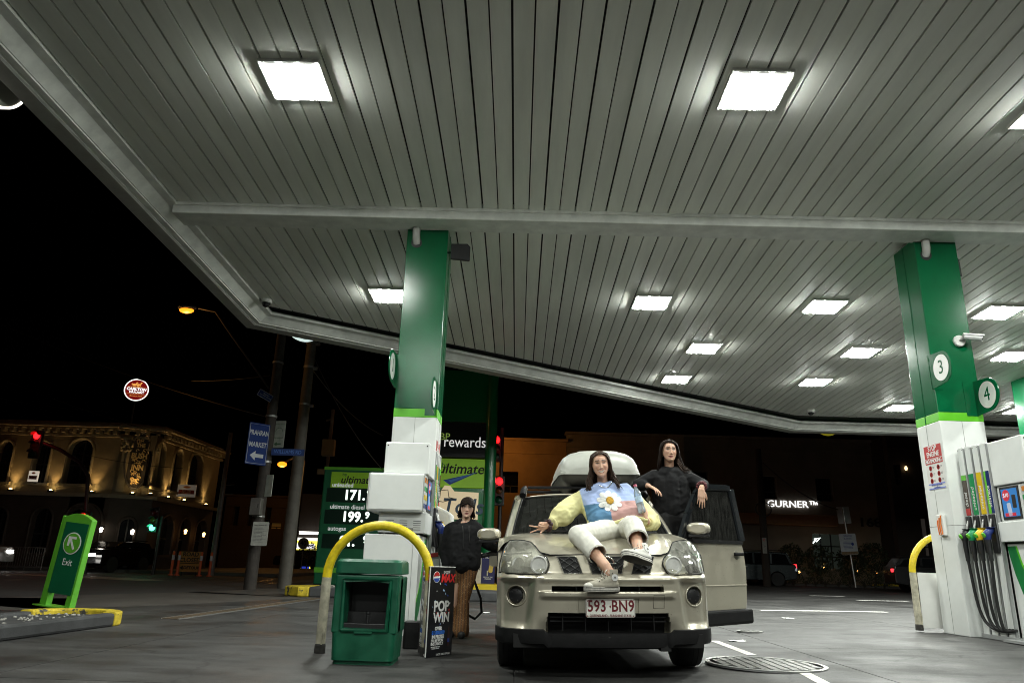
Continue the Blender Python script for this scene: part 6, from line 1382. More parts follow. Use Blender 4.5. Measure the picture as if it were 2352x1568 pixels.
# ================================================================ PRICE BOARD AND PYLON
yB = 25.0
def zb(v, u=800): return at(u, v, yB).z
x0, x1 = at(752, 1200, yB).x - .28, at(880, 1200, yB).x + .05
pbd = thing('price_board', 'tall dark green fuel price board with lit white numerals', 'price board', ((x0 + x1) / 2, yB, 0)); wB = x1 - x0; xc = (x0 + x1) / 2
b = MB(); b.box((0, .15, 1.94), (wB, .3, 3.78)); b.build('cabinet', DKG, pbd, bevel=.04)
b = MB(); b.box((0, .145, 3.80), (wB + .01, .31, .1)); b.box((0, .145, .5), (wB + .01, .31, .16)); b.build('lime_band', LIMES, pbd)
b = MB(); b.box((.12, -.006, 3.42), (wB - .28, .012, .52)); b.build('lime_panel', mat('board_lime', (.22, .42, .02), .4, var=.1, emit=(.3, .6, .03), es=.06), pbd)
text('lettering', 'bp', .16, FX(-.38, -.016, 3.6), DKG, pbd); text('lettering', 'ultimate', .34, FX(.05, -.016, 3.42), INK, pbd, shear=.2, bold=.006)
b = MB(); b.prism([(.55, 3.22), (.95, 3.6), (.95, 3.3)], -.018, -.013, 'Y'); b.build('arrow_motif', BINK, pbd)
LED = glow('price_led', (.85, 1.0, .88), 1.6); WL = glow('board_white', (.75, .8, .76), .55)
for (v, name_, val, last, vv) in ((1114, 'unleaded', '171.', '9', 1137), (1164, 'ultimate diesel', '199.', '9', 1187), (1214, 'autogas', '81.', '9', 1243)):
    b = MB(); b.box((.05, -.004, zb(vv)), (wB - .22, .008, .46)); b.build('number_panel', mat('led_panel', (.004, .02, .012), .3, var=.1), pbd)
    text('lettering', name_, .20, FX(-.78, -.012, zb(v)), WL, pbd, align='LEFT', bold=.003)
    text('price_numeral', val, .45, FX(-.36, -.014, zb(vv)), LED, pbd, align='LEFT', bold=.016, sx=.95); text('price_numeral', last, .3, FX(.42, -.014, zb(vv) + .07), LED, pbd, align='LEFT', bold=.012)
yT = 26.2
def xz(u, v): p = at(u, v, yT); return p.x, p.z
xl, xr_ = xz(975, 1010)[0], xz(1113, 1100)[0]; xp = xz(1124, 1100)[0]
py = thing('brand_pylon', 'tall green brand pylon with rewards and ultimate panels beside the left pump', 'pylon sign', (xp, yT, 0))
PYG = mat('pylon_green', (.005, .16, .05), .3, var=.05, coat=.3)
b = MB(); b.tube([(0, .1, .2), (0, .1, 12)], .215, 24); b.build('post', PYG, py, smooth=40)
b = MB(); b.tube([(xl - xp - .3, .2, .2), (xl - xp - .3, .2, 12)], .215, 24); b.build('post', PYG, py, smooth=40)
wP = xr_ - xl; cP = (xl + xr_) / 2 - xp
def panel(v0, v1, m, nm, d=.0, fx_=1.0):
    z0, z1 = xz(1050, v1)[1], xz(1050, v0)[1]; b = MB(); b.box((cP, .1 - d, (z0 + z1) / 2), (wP * fx_, .2, z1 - z0)); return b.build(nm, m, py, bevel=.01), (z0 + z1) / 2
panel(850, 968, PYG, 'green_panel'); _, zr = panel(970, 1050, ADB, 'rewards_panel', .01); _, zu = panel(1053, 1119, mat('pylon_lime', (.25, .5, .03), .4, var=.06, emit=(.4, .75, .05), es=.12), 'ultimate_panel', .01); panel(1120, 1215, PYG, 'green_panel'); panel(1215, 1345, PYG, 'green_panel')
def u2x(u): return xz(u, 1050)[0] - xp
text('lettering', 'rewards', .54, FX(u2x(1066), -.014, xz(1066, 1016)[1]), glow('sign_white_dim', (.8, .8, .78), .75), py, sx=.86); text('lettering', 'BP', .36, FX(u2x(1019), -.014, xz(1019, 1003)[1]), glow('sign_lime_dim', (.35, .5, .1), .4), py)
text('lettering', 'ultimate', .5, FX(u2x(1060), -.014, xz(1060, 1077)[1]), INK, py, shear=.2, bold=.008); text('lettering', 'bp', .26, FX(u2x(1024), -.014, xz(1024, 1068)[1]), DKG, py)
b = MB(); A_ = [xz(1018, 1102), xz(1096, 1085), xz(1033, 1113)]; b.prism([(p[0] - xp, p[1]) for p in A_], -.02, -.013, 'Y'); b.build('arrow_motif', BINK, py)
b = MB(); A_ = [xz(1030, 1104), xz(1096, 1085), xz(1036, 1109)]; b.prism([(p[0] - xp, p[1] + .02) for p in A_], -.026, -.021, 'Y'); b.build('arrow_stripe', mat('stripe_blue', (.06, .2, .6), .4, var=0), py)
tz0, tz1 = xz(1050, 1192)[1], xz(1050, 1130)[1]; tx0, tx1 = u2x(985), u2x(1103)
b = MB(); b.prism([(tx0, tz0), (tx1, tz0), (tx1, tz1), (tx1 - .85, tz1 + .02), (tx1 - 1.0, tz1 + .2), (tx1 - 1.2, tz1 + .22), (tx1 - 1.35, tz1), (tx0, tz1)], -.12, -.02, 'Y'); b.build('backlit_board', mat('backlit_cream', (.5, .42, .28), .5, var=.05, emit=(1, .8, .5), es=.42), py)
text('lettering', 'Tolls', .74, FX(u2x(1068), -.125, (tz0 + tz1) / 2 - .05), mat('sign_slate', (.06, .1, .16), .5, var=0), py, shear=.15, bold=.012)
b = MB(); hx = u2x(1024); hz = (tz0 + tz1) / 2 + .25; b.tube([(hx - .3, -.125, hz - .1), (hx - .12, -.125, hz), (hx - .1, -.125, hz + .25), (hx + .15, -.125, hz + .28), (hx + .2, -.125, hz + .02), (hx + .4, -.125, hz - .02), (hx, -.125, hz - .14), (hx - .3, -.125, hz - .1)], .014, 5); b.build('hat_drawing', INK, py)
b = MB(); b.box((cP, .1, .14), (wP * 1.2, .5, .28)); b.build('foot', PYG, py)
p = at(1099, 1308, 25.6); t = thing('utility_cabinet', 'narrow cream cabinet standing beside the foot of the pylon', 'cabinet', (p.x, 25.6, .2)); hC = at(1099, 1268, 25.6).z - .2
b = MB(); b.box((0, .1, hC / 2), (.22, .3, hC)); b.build('case', mat('cabinet_cream', (.55, .5, .42), .5, var=.1), t, bevel=.01); b = MB(); b.box((.03, -.052, hC * .5), (.02, .01, .12)); b.build('handle', BLACK, t)
p = at(1121, 1308, 25.5); t = thing('poster_stand', 'navy ice cream poster stand beside the pylon', 'advertising stand', (p.x, 25.5, .2)); hP = at(1121, 1270, 25.5).z - .2
b = MB(); b.box((0, .1, hP / 2), (.44, .14, hP)); b.build('case', mat('poster_navy', (.015, .015, .09), .4, var=.1), t, bevel=.01)
b = MB(); b.rbox((.02, .026, hP * .58), (.14, .006, .4), .06, 5, 'Y', Matrix.Rotation(R(8), 4, 'Y')); b.build('ice_cream_picture', mat('ice_cream_yellow', (.6, .42, .08), .5, var=.15, vs=12), t); b = MB(); b.box((-.02, .027, hP * .36), (.04, .004, .16)); b.build('stick_picture', CREAM, t); text('lettering', 'NEW IN THE\nFREEZER', .055, FX(0, .027, hP * .2), WINK, t); text('lettering', 'MILKY', .13, FX(0, .027, hP * .88), WINK, t)
# things beside the left pump
t = thing('payment_terminal', 'white rounded payment terminal hood beside the left pump', 'payment terminal', (-1.0, 10.15, 1.2))
b = MB(); b.prism([(-.1, .02), (.13, .05), (.12, .27), (.05, .31), (-.1, .38)], -.2, .2, 'Y'); b.build('hood', WHITE2, t, bevel=.03, seg=3)
b = MB(); b.box((.0, 0, 0), (.2, .34, .06)); b.box((-.08, 0, -.55), (.07, .1, 1.1)); b.build('stand', BLACK, t)
t = thing('towel_dispenser', 'grey paper towel and notice dispenser beside the left pump', 'dispenser', (-1.0, 9.75, .55))
b = MB(); b.box((0, 0, .2), (.14, .2, .44), Matrix.Rotation(R(-8), 4, 'Y')); b.build('case', mat('dispenser_grey', (.3, .31, .31), .5, var=.1), t, bevel=.01)
b = MB(); b.box((0, -.104, .28), (.11, .006, .12), Matrix.Rotation(R(-8), 4, 'Y')); b.build('notice', WINK, t); b = MB(); b.box((0, -.105, .39), (.11, .006, .05), Matrix.Rotation(R(-8), 4, 'Y')); b.build('red_header', RINK, t); b = MB(); b.box((-.1, .05, -.2), (.06, .06, .7)); b.build('stand', BLACK, t)

# ================================================================ POLES, STREET LAMPS, SIGNS (left)
TSB0 = mat('dark_arm_steel', (.03, .028, .025), .7, var=.2)
WOODP = mat('timber_pole', (.04, .033, .028), .8, var=.3, vs=6, bump=.3, bs=30); GALV = mat('pole_steel', (.13, .12, .11), .55, metal=.35, var=.25, vs=5)
SODIUM = glow('sodium_lamp', (1.0, .27, .012), 2.4)
def point(name, loc, energy, col, r=.12, parent=None):
    l = bpy.data.lights.new(name, 'POINT'); l.energy = energy; l.color = col; l.shadow_soft_size = r; o = bpy.data.objects.new(name, l); COL.objects.link(o); o.location = loc
    if parent: o.parent = parent
    return o
q = ground(573, 1353); P1 = Vector((q.x, q.y, 0))
t = thing('street_pole', 'tall pole with the blue market sign and the long lamp arm', 'street pole', tuple(P1))
b = MB(); b.tube([(0, 0, -.01), (0, 0, 12)], [.17, .11], 14); b.build('pole', WOODP, t, smooth=60)
b = MB()
for z in (1.9, 3.4, 4.7, 6.3): b = MB(); b.tube([(0, 0, z), (0, 0, z + .05)], .165, 14); b.build('pole_band', STEEL, t)
la = at(429, 710, 20.7) - P1; aj = at(618, 892, 20.7) - P1; am = at(530, 768, 20.7) - P1; am2 = at(495, 716, 20.7) - P1
b = MB(); b.tube([tuple(aj), tuple(aj.lerp(am, .6)), tuple(am), tuple(am2), tuple(la + Vector((.35, 0, .04)))], .028, 8); b.build('lamp_arm', TSB0, t, smooth=60)
b = MB(); b.ball(tuple(la + Vector((0, 0, .06))), (.3, .16, .1), 16, 8); b.build('lamp_head', GALV, t, smooth=True)
b = MB(); b.ball(tuple(la - Vector((0, 0, .03))), (.22, .13, .1), 16, 8); b.build('lamp_bowl', SODIUM, t, smooth=True); point('lamp_light', tuple(la - Vector((0, 0, .25))), 45, (1, .45, .1), .12, t)
def flat_sign(name, label, cat, c, w, h, rz, m, lines=(), group=None, thick=.02, border=None, tilt=0):
    t = thing(name, label, cat, tuple(c), rot=(0, R(tilt), rz), group=group)
    b = MB(); b.rbox((0, 0, 0), (w, thick, h), min(w, h) * .06, 3, 'Y'); b.build('panel', m, t)
    if border: b = MB(); b.tube([(-w * .46, -thick * .6, -h * .47), (w * .46, -thick * .6, -h * .47), (w * .46, -thick * .6, h * .47), (-w * .46, -thick * .6, h * .47), (-w * .46, -thick * .6, -h * .47)], .008, 4); b.build('border', border, t)
    for (s, sz, x, z, mm, kw) in lines: text('lettering', s, sz, FX(x, -thick / 2 - .004, z), mm, t, **kw)
    return t
SIGNB = mat('road_sign_blue', (.006, .028, .15), .6, var=.12, vs=5, spec=.2); SIGNW = mat('road_sign_white', (.38, .40, .35), .6, var=.2, vs=6)
RETRO = mat('reflective_white', (.45, .47, .5), .5, var=.15); DGI = mat('dull_green_ink', (.06, .13, .07), .6, var=0)
c = at(592, 1019, 20.4); bs = flat_sign('direction_sign', 'blue PRAHRAN MARKET sign with a white arrow pointing left on the tall pole', 'direction sign', c, .62, 1.16, R(46), SIGNB, [('PRAHRAN', .19, 0, .3, RETRO, dict(sx=.68, bold=.004)), ('MARKET', .19, 0, -.03, RETRO, dict(sx=.72, bold=.004))], border=RETRO)
b = MB(); b.prism([(-.2, -.33), (-.04, -.2), (-.04, -.28), (.2, -.28), (.2, -.38), (-.04, -.38), (-.04, -.46)], -.016, -.012, 'Y'); b.build('arrow', RETRO, bs)
c = at(641, 997, 20.9); bs = flat_sign('direction_sign', 'pale be tempted market sign with arrow behind the tall pole', 'direction sign', c, .36, .78, R(-14), SIGNW, [('be tempted', .075, 0, -.1, DGI, dict(sx=.8)), ('PRAHRAN MARKET', .038, 0, .3, DGI, dict())], border=None)
b = MB(); b.tube([(.11 * math.cos(R(a)), -.014, .08 + .11 * math.sin(R(a))) for a in range(0, 181, 15)], .007, 5); b.prism([(-.12, -.28), (-.03, -.22), (-.03, -.26), (.1, -.26), (.1, -.3), (-.03, -.3), (-.03, -.34)], -.016, -.012, 'Y'); b.build('arrow', DGI, bs)
c = at(661, 1038, 20.6); flat_sign('street_name_sign', 'long blue WILLIAMS RD street name blade between the two poles', 'street sign', c, .92, .19, R(3), mat('blade_blue', (.015, .04, .16), .5, var=.1), [('WILLIAMS RD', .15, 0, 0, mat('blade_letter', (.1, .2, .5), .5, var=0, emit=(.08, .2, .6), es=.06), dict(sx=.85))])
c = at(609, 908, 20.5); flat_sign('direction_sign', 'small blue pool centre finger sign high on the tall pole', 'direction sign', c, .44, .2, R(30), SIGNB, [('PRAHRAN\nAQUATIC CENTRE', .06, .02, 0, RETRO, dict(sx=.7))], border=RETRO, tilt=24)
c = at(618, 1115, 20.6); flat_sign('road_sign', 'grey back of a rectangular sign fixed to the tall pole', 'road sign', c, .26, .6, R(-30), SIGNW)
c = at(589, 1163, 20.35); t = thing('meter_box', 'grey metal box strapped to the tall pole', 'meter box', tuple(c)); b = MB(); b.box((0, 0, 0), (.3, .22, .46)); b.build('case', GALV, t, bevel=.02); b = MB(); b.box((.08, -.113, .02), (.02, .01, .1)); b.build('latch', BLACK, t)
c = at(597, 1225, 20.3); bs = flat_sign('notice_board', 'white Getting around Malvern Road notice on the tall pole', 'notice', c, .44, .62, R(-4), mat('notice_white', (.42, .42, .38), .6, var=.1), [('Getting around Malvern Road', .035, 0, .22, INK, dict(sx=.85))])
b = MB()
for i in range(11): b.box((-.02 + .03 * ((i * 7) % 3 - 1), -.014, .15 - i * .036), (.24 + .05 * (i % 3), .003, .009))
b.build('small_print', mat('grey_ink'), bs)
q = ground(652, 1350); t = thing('street_pole', 'thick pale concrete street pole behind the price board', 'street pole', (q.x, q.y, 0))
b = MB(); b.tube([(0, 0, -.01), (0, 0, 9.2)], [.2, .135], 16); b.build('pole', mat('pole_concrete', (.10, .09, .075), .7, var=.25, vs=4, bump=.1), t, smooth=60)
b = MB()
for z in (5.4, 6.6, 7.4): b = MB(); b.tube([(0, 0, z), (0, 0, z + .06)], .175, 14); b.box((.2, 0, z), (.14, .08, .08)); b.build('cable_clamp', STEEL, t)
c = at(757, 1020, 30); t = thing('sensor_pole', 'thin pole with pale equipment boxes above the price board', 'equipment pole', (c.x, 30, 0))
b = MB(); b.tube([(0, 0, 0), (0, 0, at(757, 940, 30).z)], .07, 8); b.build('pole', GALV, t, smooth=60)
b = MB(); b.box((0, -.1, at(757, 1029, 30).z), (.5, .3, .68)); b.build('equipment_box', mat('box_beige', (.3, .25, .16), .6, var=.1), t, bevel=.03); b = MB(); b.box((-.2, -.1, at(745, 1084, 30).z), (.3, .2, .22)); b.build('small_box', mat('box_beige'), t, bevel=.02); b = MB(); b.tube([(0, 0, at(757, 962, 30).z), (-.25, 0, at(757, 966, 30).z)], .04, 6); b.build('bracket', GALV, t)
c = at(486, 1305, 33.5); t = thing('street_pole', 'slim steel pole in front of the right end of the corner pub', 'street pole', (c.x, 33.5, 0)); b = MB(); b.tube([(0, 0, 0), (0, 0, 6.3)], [.13, .09], 10); b.build('pole', GALV, t, smooth=60); b = MB(); b.tube([(0, 0, 3.9), (.5, 0, 3.95)], .02, 6); b.tube([(0, 0, 3.5), (.5, 0, 3.52)], .02, 6); b.build('cross_bracket', GALV, t)
c = at(648, 1066, 52); t = thing('street_lamp', 'glowing orange street lamp beside the thick pole, far down the street', 'street lamp', (c.x, 52, 0)); b = MB(); b.tube([(1.6, 0, 0), (1.6, 0, c.z + .3), (.9, 0, c.z + .6), (.1, 0, c.z + .12)], .08, 8); b.build('pole', GALV, t); b = MB(); b.ball((0, 0, c.z), (.34, .24, .2), 14, 8); b.build('lamp_bowl', glow('sodium_lamp_far', (1, .27, .012), 2.2), t, smooth=True); point('lamp_light', (0, 0, c.z - .5), 260, (1, .45, .1), .2, t)
t = thing('street_lamp', 'street lamp hidden behind the pylon post, lighting the orange wall', 'street lamp', (at(1125, 1100, 42.3).x, 42.3, .1)); b = MB(); b.tube([(0, 0, 0), (0, 0, 7.8)], .09, 8); b.build('pole', GALV, t); b = MB(); b.ball((.0, -.1, 7.6), (.2, .2, .1), 14, 8); b.build('lamp_bowl', glow('sodium_lamp_far', ), t, smooth=True); point('lamp_light', (.25, -.2, 7.4), 150, (1, .42, .08), .2, t)
t = thing('street_lamp', 'added street lamp far left outside the picture, giving the road its orange sheen', 'street lamp', (-26, 27, 0)); b = MB(); b.tube([(0, 0, 0), (0, 0, 8.6), (1.0, 0, 8.9)], .09, 8); b.build('pole', GALV, t); b = MB(); b.ball((1.2, 0, 8.8), (.3, .2, .1), 14, 8); b.build('lamp_bowl', glow('sodium_lamp_far'), t, smooth=True); point('lamp_light', (1.2, 0, 8.6), 10, (1, .42, .08), .2, t)  # unseen lamp added as orange ambient light from the left
# overhead wires
WIRE = mat('cable_black', (.02, .018, .016), .5, var=0)
def wire(p, q, sag, r, label):
    b = MB(); p, q = Vector(p), Vector(q); o = p.copy()
    b.tube([tuple(p.lerp(q, k / 16) - Vector((0, 0, sag * 4 * (k / 16) * (1 - k / 16))) - o) for k in range(17)], r, 5); w_ = b.build('overhead_wire', WIRE, loc=tuple(o)); prop(w_, label, 'cable', 'overhead wires over the street')
wire(at(-60, 715, 20.7), at(632, 962, 20.9), .25, .012, 'overhead wire from the tall pole to the upper left edge'); wire(at(-60, 842, 24), at(520, 1035, 24), .2, .012, 'overhead wire crossing above the pub cornice'); wire(at(-40, 905, 26), at(250, 945, 26), .1, .011, 'faint overhead wire left of the round beer sign')
wire(at(712, 800, 22.3), at(905, 1105, 24), .4, .014, 'slack overhead wire from the thick pole down behind the left pump'); wire(at(705, 830, 22.3), at(880, 1000, 26), .3, .012, 'upper of the two wires running right from the thick pole'); wire(at(440, 875, 21), at(620, 862, 21), .05, .01, 'short wire left of the tall pole catching lamp light')
wire(at(180, 1040, 30), at(420, 1075, 30), .1, .011, 'tram wire crossing in front of the oval pub emblem')
# ================================================================ TRAFFIC SIGNALS
TSB = mat('signal_black', (.01, .01, .01), .5, var=.1)
def signal_head(t, c, lit, r, yaw=0):
    M = Matrix.Translation(c) @ Matrix.Rotation(yaw, 4, 'Z'); k = {'red': 0, 'amber': 1, 'green': 2}[lit]; sp = r * 2.6
    b = MB(); b.box((0, .1, -sp * (1 - k) * 1.0 + 0), (r * 3, .16, sp * 3.2), M); hd = b.build('signal_head', TSB, t, bevel=.02)
    cols = {'red': (1, .004, .005), 'amber': (1, .5, .02), 'green': (.05, 1, .45)}
    for i, nm in enumerate(('red', 'amber', 'green')):
        z = (k - i) * sp; m = glow('signal_' + nm, cols[nm], 10) if nm == lit else mat('signal_off_' + nm, [v * .05 for v in cols[nm]], .3, var=0)
        b = MB(); b.lathe([(r, 0), (r * .8, .03), (.001, .045)], 20, M @ Matrix.Translation((0, .01, z)) @ Matrix.Rotation(R(90), 4, 'X')); b.build('lens', m, hd, smooth=60)
        b = MB(); b.lathe([(r * 1.15, 0), (r * 1.15, .22), (r * 1.05, .22), (r * 1.05, 0)], 16, M @ Matrix.Translation((0, .01, z)) @ Matrix.Rotation(R(90), 4, 'X'), 10, 170); b.build('visor', TSB, hd)
def signal(u0, v0, heads, label, y, bend=None):
    c = at(u0, v0, y); t = thing('traffic_signal', label, 'traffic light', (c.x, y, 0), group='traffic signals at the junction')
    if bend:
        pts = [(0, .2, 0)] + [tuple(at(u, v, y) - Vector((c.x, y - .2, 0))) for u, v in bend]
    else: pts = [(0, .2, 0), (0, .2, max(at(h[0], h[1], y).z for h in heads) + .5)]
    b = MB(); b.tube(pts, .075, 10); b.build('pole', TSB, t, smooth=60)
    for (u, v, lit, r) in heads: signal_head(t, tuple(at(u, v, y) - Vector((c.x, y, 0))), lit, r)
    for (u, v, lit, r) in heads: point('lamp_light', tuple(at(u, v, y) - Vector((c.x, y + .45, 0))), 9, {'red': (1, .05, .05), 'green': (.1, 1, .5)}[lit], .1, t)
signal(192, 1300, [(84, 1000, 'red', .14), (196, 1185, 'red', .12)], 'traffic signal on a curved mast arm in front of the left pub wing, showing red', 30.5, [(192, 1150), (196, 1090), (178, 1060), (130, 1030), (84, 1012)])
signal(349, 1300, [(349, 1211, 'green', .13)], 'traffic signal showing green in front of the dark pub corner', 32.5)
signal(1142, 1345, [(1147, 1105, 'red', .13), (1141, 1010, 'red', .12)], 'double red traffic signal just right of the green pylon', 27.5)

# ================================================================ CORNER PUB
STUC = mat('pub_render', (.22, .18, .12), .8, var=.18, vs=1.5, bump=.15, bs=40); STUCL = mat('pub_moulding', (.28, .235, .16), .75, var=.15, vs=3); DGL = mat('dark_window_glass', (.006, .007, .008), .08, var=0)
yP = 35.6; ul = lambda u, v=1100: at(u, v, yP).x; zl = lambda v, u=100: at(u, v, yP).z
xC = -17.9; gy_ = lambda u, v: (lambda d: Vector((0, 0, CAM_H)) + d * (xC / d.x))(ray(u, v))
xB = ul(262); yC = gy_(359, 1100).y; yD = gy_(500, 1100).y; zt = zl(968); zs = zl(1112)
pub = thing('corner_pub', 'two storey corner pub with arched windows, bracketed cornice and warm uplights', 'pub', (xB, yP, 0)); O_ = Vector((xB, yP, 0))
class Face:
    """a vertical wall from p to q (plan); s runs 0..length, n points at the street"""
    def __init__(s, p, q): s.p, s.q = Vector((*p, 0)), Vector((*q, 0)); s.d = (s.q - s.p); s.L = s.d.length; s.d.normalize(); s.n = Vector((s.d.y, -s.d.x, 0)); s.M = Matrix(((s.d.x, -s.n.x, 0, s.p.x - O_.x), (s.d.y, -s.n.y, 0, s.p.y - O_.y), (0, 0, 1, 0), (0, 0, 0, 1)))
    def S(s, u, v):
        d = ray(u, v); o = Vector((0, 0, CAM_H)); t = (s.p - o).dot(s.n) / d.dot(s.n); return (o + d * t - s.p).dot(s.d)
def arch_fill(b, M, s0, s1, zsp, ztop, th):
    n = 12; w_ = (s1 - s0) / 2; r_ = min(w_, ztop - zsp); cx = (s0 + s1) / 2
    for i in range(n):
        a0, a1 = math.pi * (1 - i / n), math.pi * (1 - (i + 1) / n); P_ = [(cx + w_ * math.cos(a0), zsp + r_ * math.sin(a0)), (cx + w_ * math.cos(a1), zsp + r_ * math.sin(a1)), (cx + w_ * math.cos(a1), ztop + .02), (cx + w_ * math.cos(a0), ztop + .02)]
        b.prism(P_, 0, th, 'Y', M)
def wall_with(F, z0, z1, wins, nm, m, mm=None):
    mm = mm or STUCL
    """wall with real arched openings; wins: (s0, s1, sill, spring, top)"""
    b = MB(); th = .35; s = 0
    for (s0, s1, zb_, zsp, ztp) in sorted(wins) + [(F.L, F.L, 0, 0, 0)]:
        if s0 - s > .02: b.box(((s + s0) / 2, th / 2, (z0 + z1) / 2), (s0 - s, th, z1 - z0), F.M)
        if s1 > s0:
            if zb_ - z0 > .02: b.box(((s0 + s1) / 2, th / 2, (z0 + zb_) / 2), (s1 - s0, th, zb_ - z0), F.M)
            b.box(((s0 + s1) / 2, th / 2, (ztp + z1) / 2 + .005), (s1 - s0, th, z1 - ztp - .01), F.M); arch_fill(b, F.M, s0, s1, zsp, ztp, th)
        s = s1
    w = b.build(nm, m, pub)
    for (s0, s1, zb_, zsp, ztp) in wins:
        c_ = (s0 + s1) / 2; wd = s1 - s0
        b = MB(); b.box((c_, .3, (zb_ + ztp) / 2), (wd, .02, ztp - zb_), F.M); wo = b.build('window', DGL, pub)
        b = MB(); n = 12; rr_ = min(wd / 2, ztp - zsp); pts = [(s0 - .06, zb_)] + [(c_ - (wd / 2 + .06) * math.cos(math.pi * k / n), zsp + (rr_ + .06) * math.sin(math.pi * k / n)) for k in range(n + 1)] + [(s1 + .06, zb_)]
        b.tube([tuple(F.M @ Vector((x, -.02, z))) for x, z in pts], .07, 6); b.build('arch_moulding', mm, wo)
        b = MB(); b.box((c_, -.02, zb_ - .07), (wd + .5, .25, .12), F.M); b.build('sill', mm, wo)
        b = MB(); b.box((c_, .27, (zb_ + ztp) / 2), (.06, .04, ztp - zb_), F.M); b.box((c_, .27, (zb_ + zsp) / 2 + .1), (wd, .04, .06), F.M); b.build('sash', mat('sash_dark', (.02, .018, .015), .6, var=0), wo)
F1 = Face((-42, yP), (xB, yP)); F2 = Face((xB, yP), (xC, yC)); F3 = Face((xC, yC), (xC, yD))
zw0, zw1 = zl(1108), zl(1006)
W1 = [(F1.S(a, 1060), F1.S(b_, 1060), zw0, zw1 - .55, zw1) for a, b_ in ((-60, -22), (-8, 24), (77, 112), (154, 209))]
wall_with(F1, 3.5, zt - .5, W1, 'upper_wall', STUC); wall_with(F2, 3.5, zt - .5, [], 'upper_wall', STUC)
W3 = [(F3.S(a, 1080), F3.S(b_, 1080), zw0 + .0, zw1 - .55 + .1, zw1 + .1) for a, b_ in ((349, 372), (395, 414), (433, 463))]
wall_with(F3, 3.5, zt - .5, W3, 'upper_wall', STUC)
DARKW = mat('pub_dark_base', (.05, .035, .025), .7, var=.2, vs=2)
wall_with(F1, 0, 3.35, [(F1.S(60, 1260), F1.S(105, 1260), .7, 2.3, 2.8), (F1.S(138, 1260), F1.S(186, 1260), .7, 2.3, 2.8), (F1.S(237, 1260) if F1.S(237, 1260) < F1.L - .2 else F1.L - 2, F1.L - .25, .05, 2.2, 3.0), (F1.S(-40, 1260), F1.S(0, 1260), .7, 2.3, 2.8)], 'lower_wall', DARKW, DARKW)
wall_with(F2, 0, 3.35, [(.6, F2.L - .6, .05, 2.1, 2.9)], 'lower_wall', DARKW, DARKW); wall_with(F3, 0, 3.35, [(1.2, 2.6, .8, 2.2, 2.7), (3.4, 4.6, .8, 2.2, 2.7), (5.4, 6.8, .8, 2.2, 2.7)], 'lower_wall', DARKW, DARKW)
for F in (F1, F2, F3):
    b = MB(); b.box((F.L / 2, -.08, 3.43), (F.L + .1, .3, .16), F.M); b.build('string_course', STUCL, pub)
    b = MB(); b.box((F.L / 2, -.05, zt - .62), (F.L + .1, .2, .12), F.M); b.box((F.L / 2, -.22, zt - .2), (F.L + .35, .6, .12), F.M); b.box((F.L / 2, -.12, zt - .3), (F.L + .2, .4, .1), F.M); b.box((F.L / 2, .05, zt - .06), (F.L + .1, .3, .2), F.M); b.build('cornice', STUCL, pub)
    b = MB(); k_ = int(F.L / .42)
    for i in range(k_): b.box(((i + .5) * F.L / k_, -.17, zt - .44), (.18, .4, .2), F.M)
    o = b.build('cornice_brackets', STUCL, pub); o['kind'] = 'stuff'
b = MB(); b.prism([(-22, .3), (0, .3), (xC - xB - .2, yC - yP), (xC - xB - .2, yD - yP), (-22, yD - yP)], zt - .4, zt - .2); b.box((-11, 9, zt * .5), (20, .3, zt * .9)); b.build('roof', mat('roof_dark', (.01, .01, .01), .8, var=0), pub)
# pilasters and oval emblem on the chamfer
for s_ in (.32, F2.L - .32):
    b = MB(); b.box((s_, -.07, (3.6 + zt - 1.35) / 2 + .05), (.34, .16, zt - 1.35 - 3.6), F2.M); b.build('pilaster', STUCL, pub)
    b = MB(); rr = random.Random(3)
    for i in range(46): b.ball(tuple(F2.M @ Vector((s_ + rr.uniform(-.24, .24), -.12 - rr.uniform(0, .12), zt - 1.3 + rr.uniform(0, .55)))), (.07, .05, .1), 6, 4)
    b.box((s_, -.1, zt - .72), (.62, .3, .1), F2.M); o = b.build('capital', STUCL, pub, smooth=50); o['kind'] = 'stuff'
eh, ew, ez = 1.42, .62, (zl(1017) + zl(1100)) / 2 + .02; ez = at(293, 1060, 36.6).z
Me = F2.M @ Matrix.Translation((F2.L / 2, 0, ez))
b = MB(); b.prism([(ew * math.cos(R(a)), eh * math.sin(R(a))) for a in range(0, 360, 10)], -.14, -.005, 'Y', Me); em = b.build('oval_emblem', mat('emblem_dark', (.035, .03, .03), .5, var=.1), pub)
b = MB(); b.tube([tuple(Me @ Vector((ew * .93 * math.cos(R(a)), -.15, eh * .95 * math.sin(R(a))))) for a in range(0, 361, 10)], .04, 6, False); b.build('emblem_rim', mat('emblem_slate', (.1, .09, .09), .5, var=0), em)
GILT = mat('gilt_letter', (.6, .45, .22), .5, metal=.2, var=.1)
for s_, z_, sz in (('THE', .72, .26), ('BUSH', .2, .36), ('INN', -.36, .38)): text('lettering', s_, sz, frame(tuple(Me @ Vector((0, -.155, z_))), F2.d, (0, 0, 1)), GILT, em, bold=.012, sx=.8, ext=.02)
b = MB(); rr = random.Random(9)
for i in range(60):
    z_ = rr.uniform(-1.15, 1.15); xw = ew * .62 * math.sqrt(max(0, 1 - (z_ / 1.3) ** 2)); 
    if any(abs(z_ - q_) < .17 for q_ in (.72, .2, -.36)): continue
    b.tube([tuple(Me @ Vector((rr.uniform(-xw, xw), -.165, z_ + .1 * math.sin(k)))) if False else tuple(Me @ Vector((xw * .6 * math.sin(i) + .07 * math.cos(k * 1.1), -.165, z_ + .06 * math.sin(k * 1.1)))) for k in range(5)], .018, 5)
o = b.build('scroll_ornament', GILT, em); o['kind'] = 'stuff'
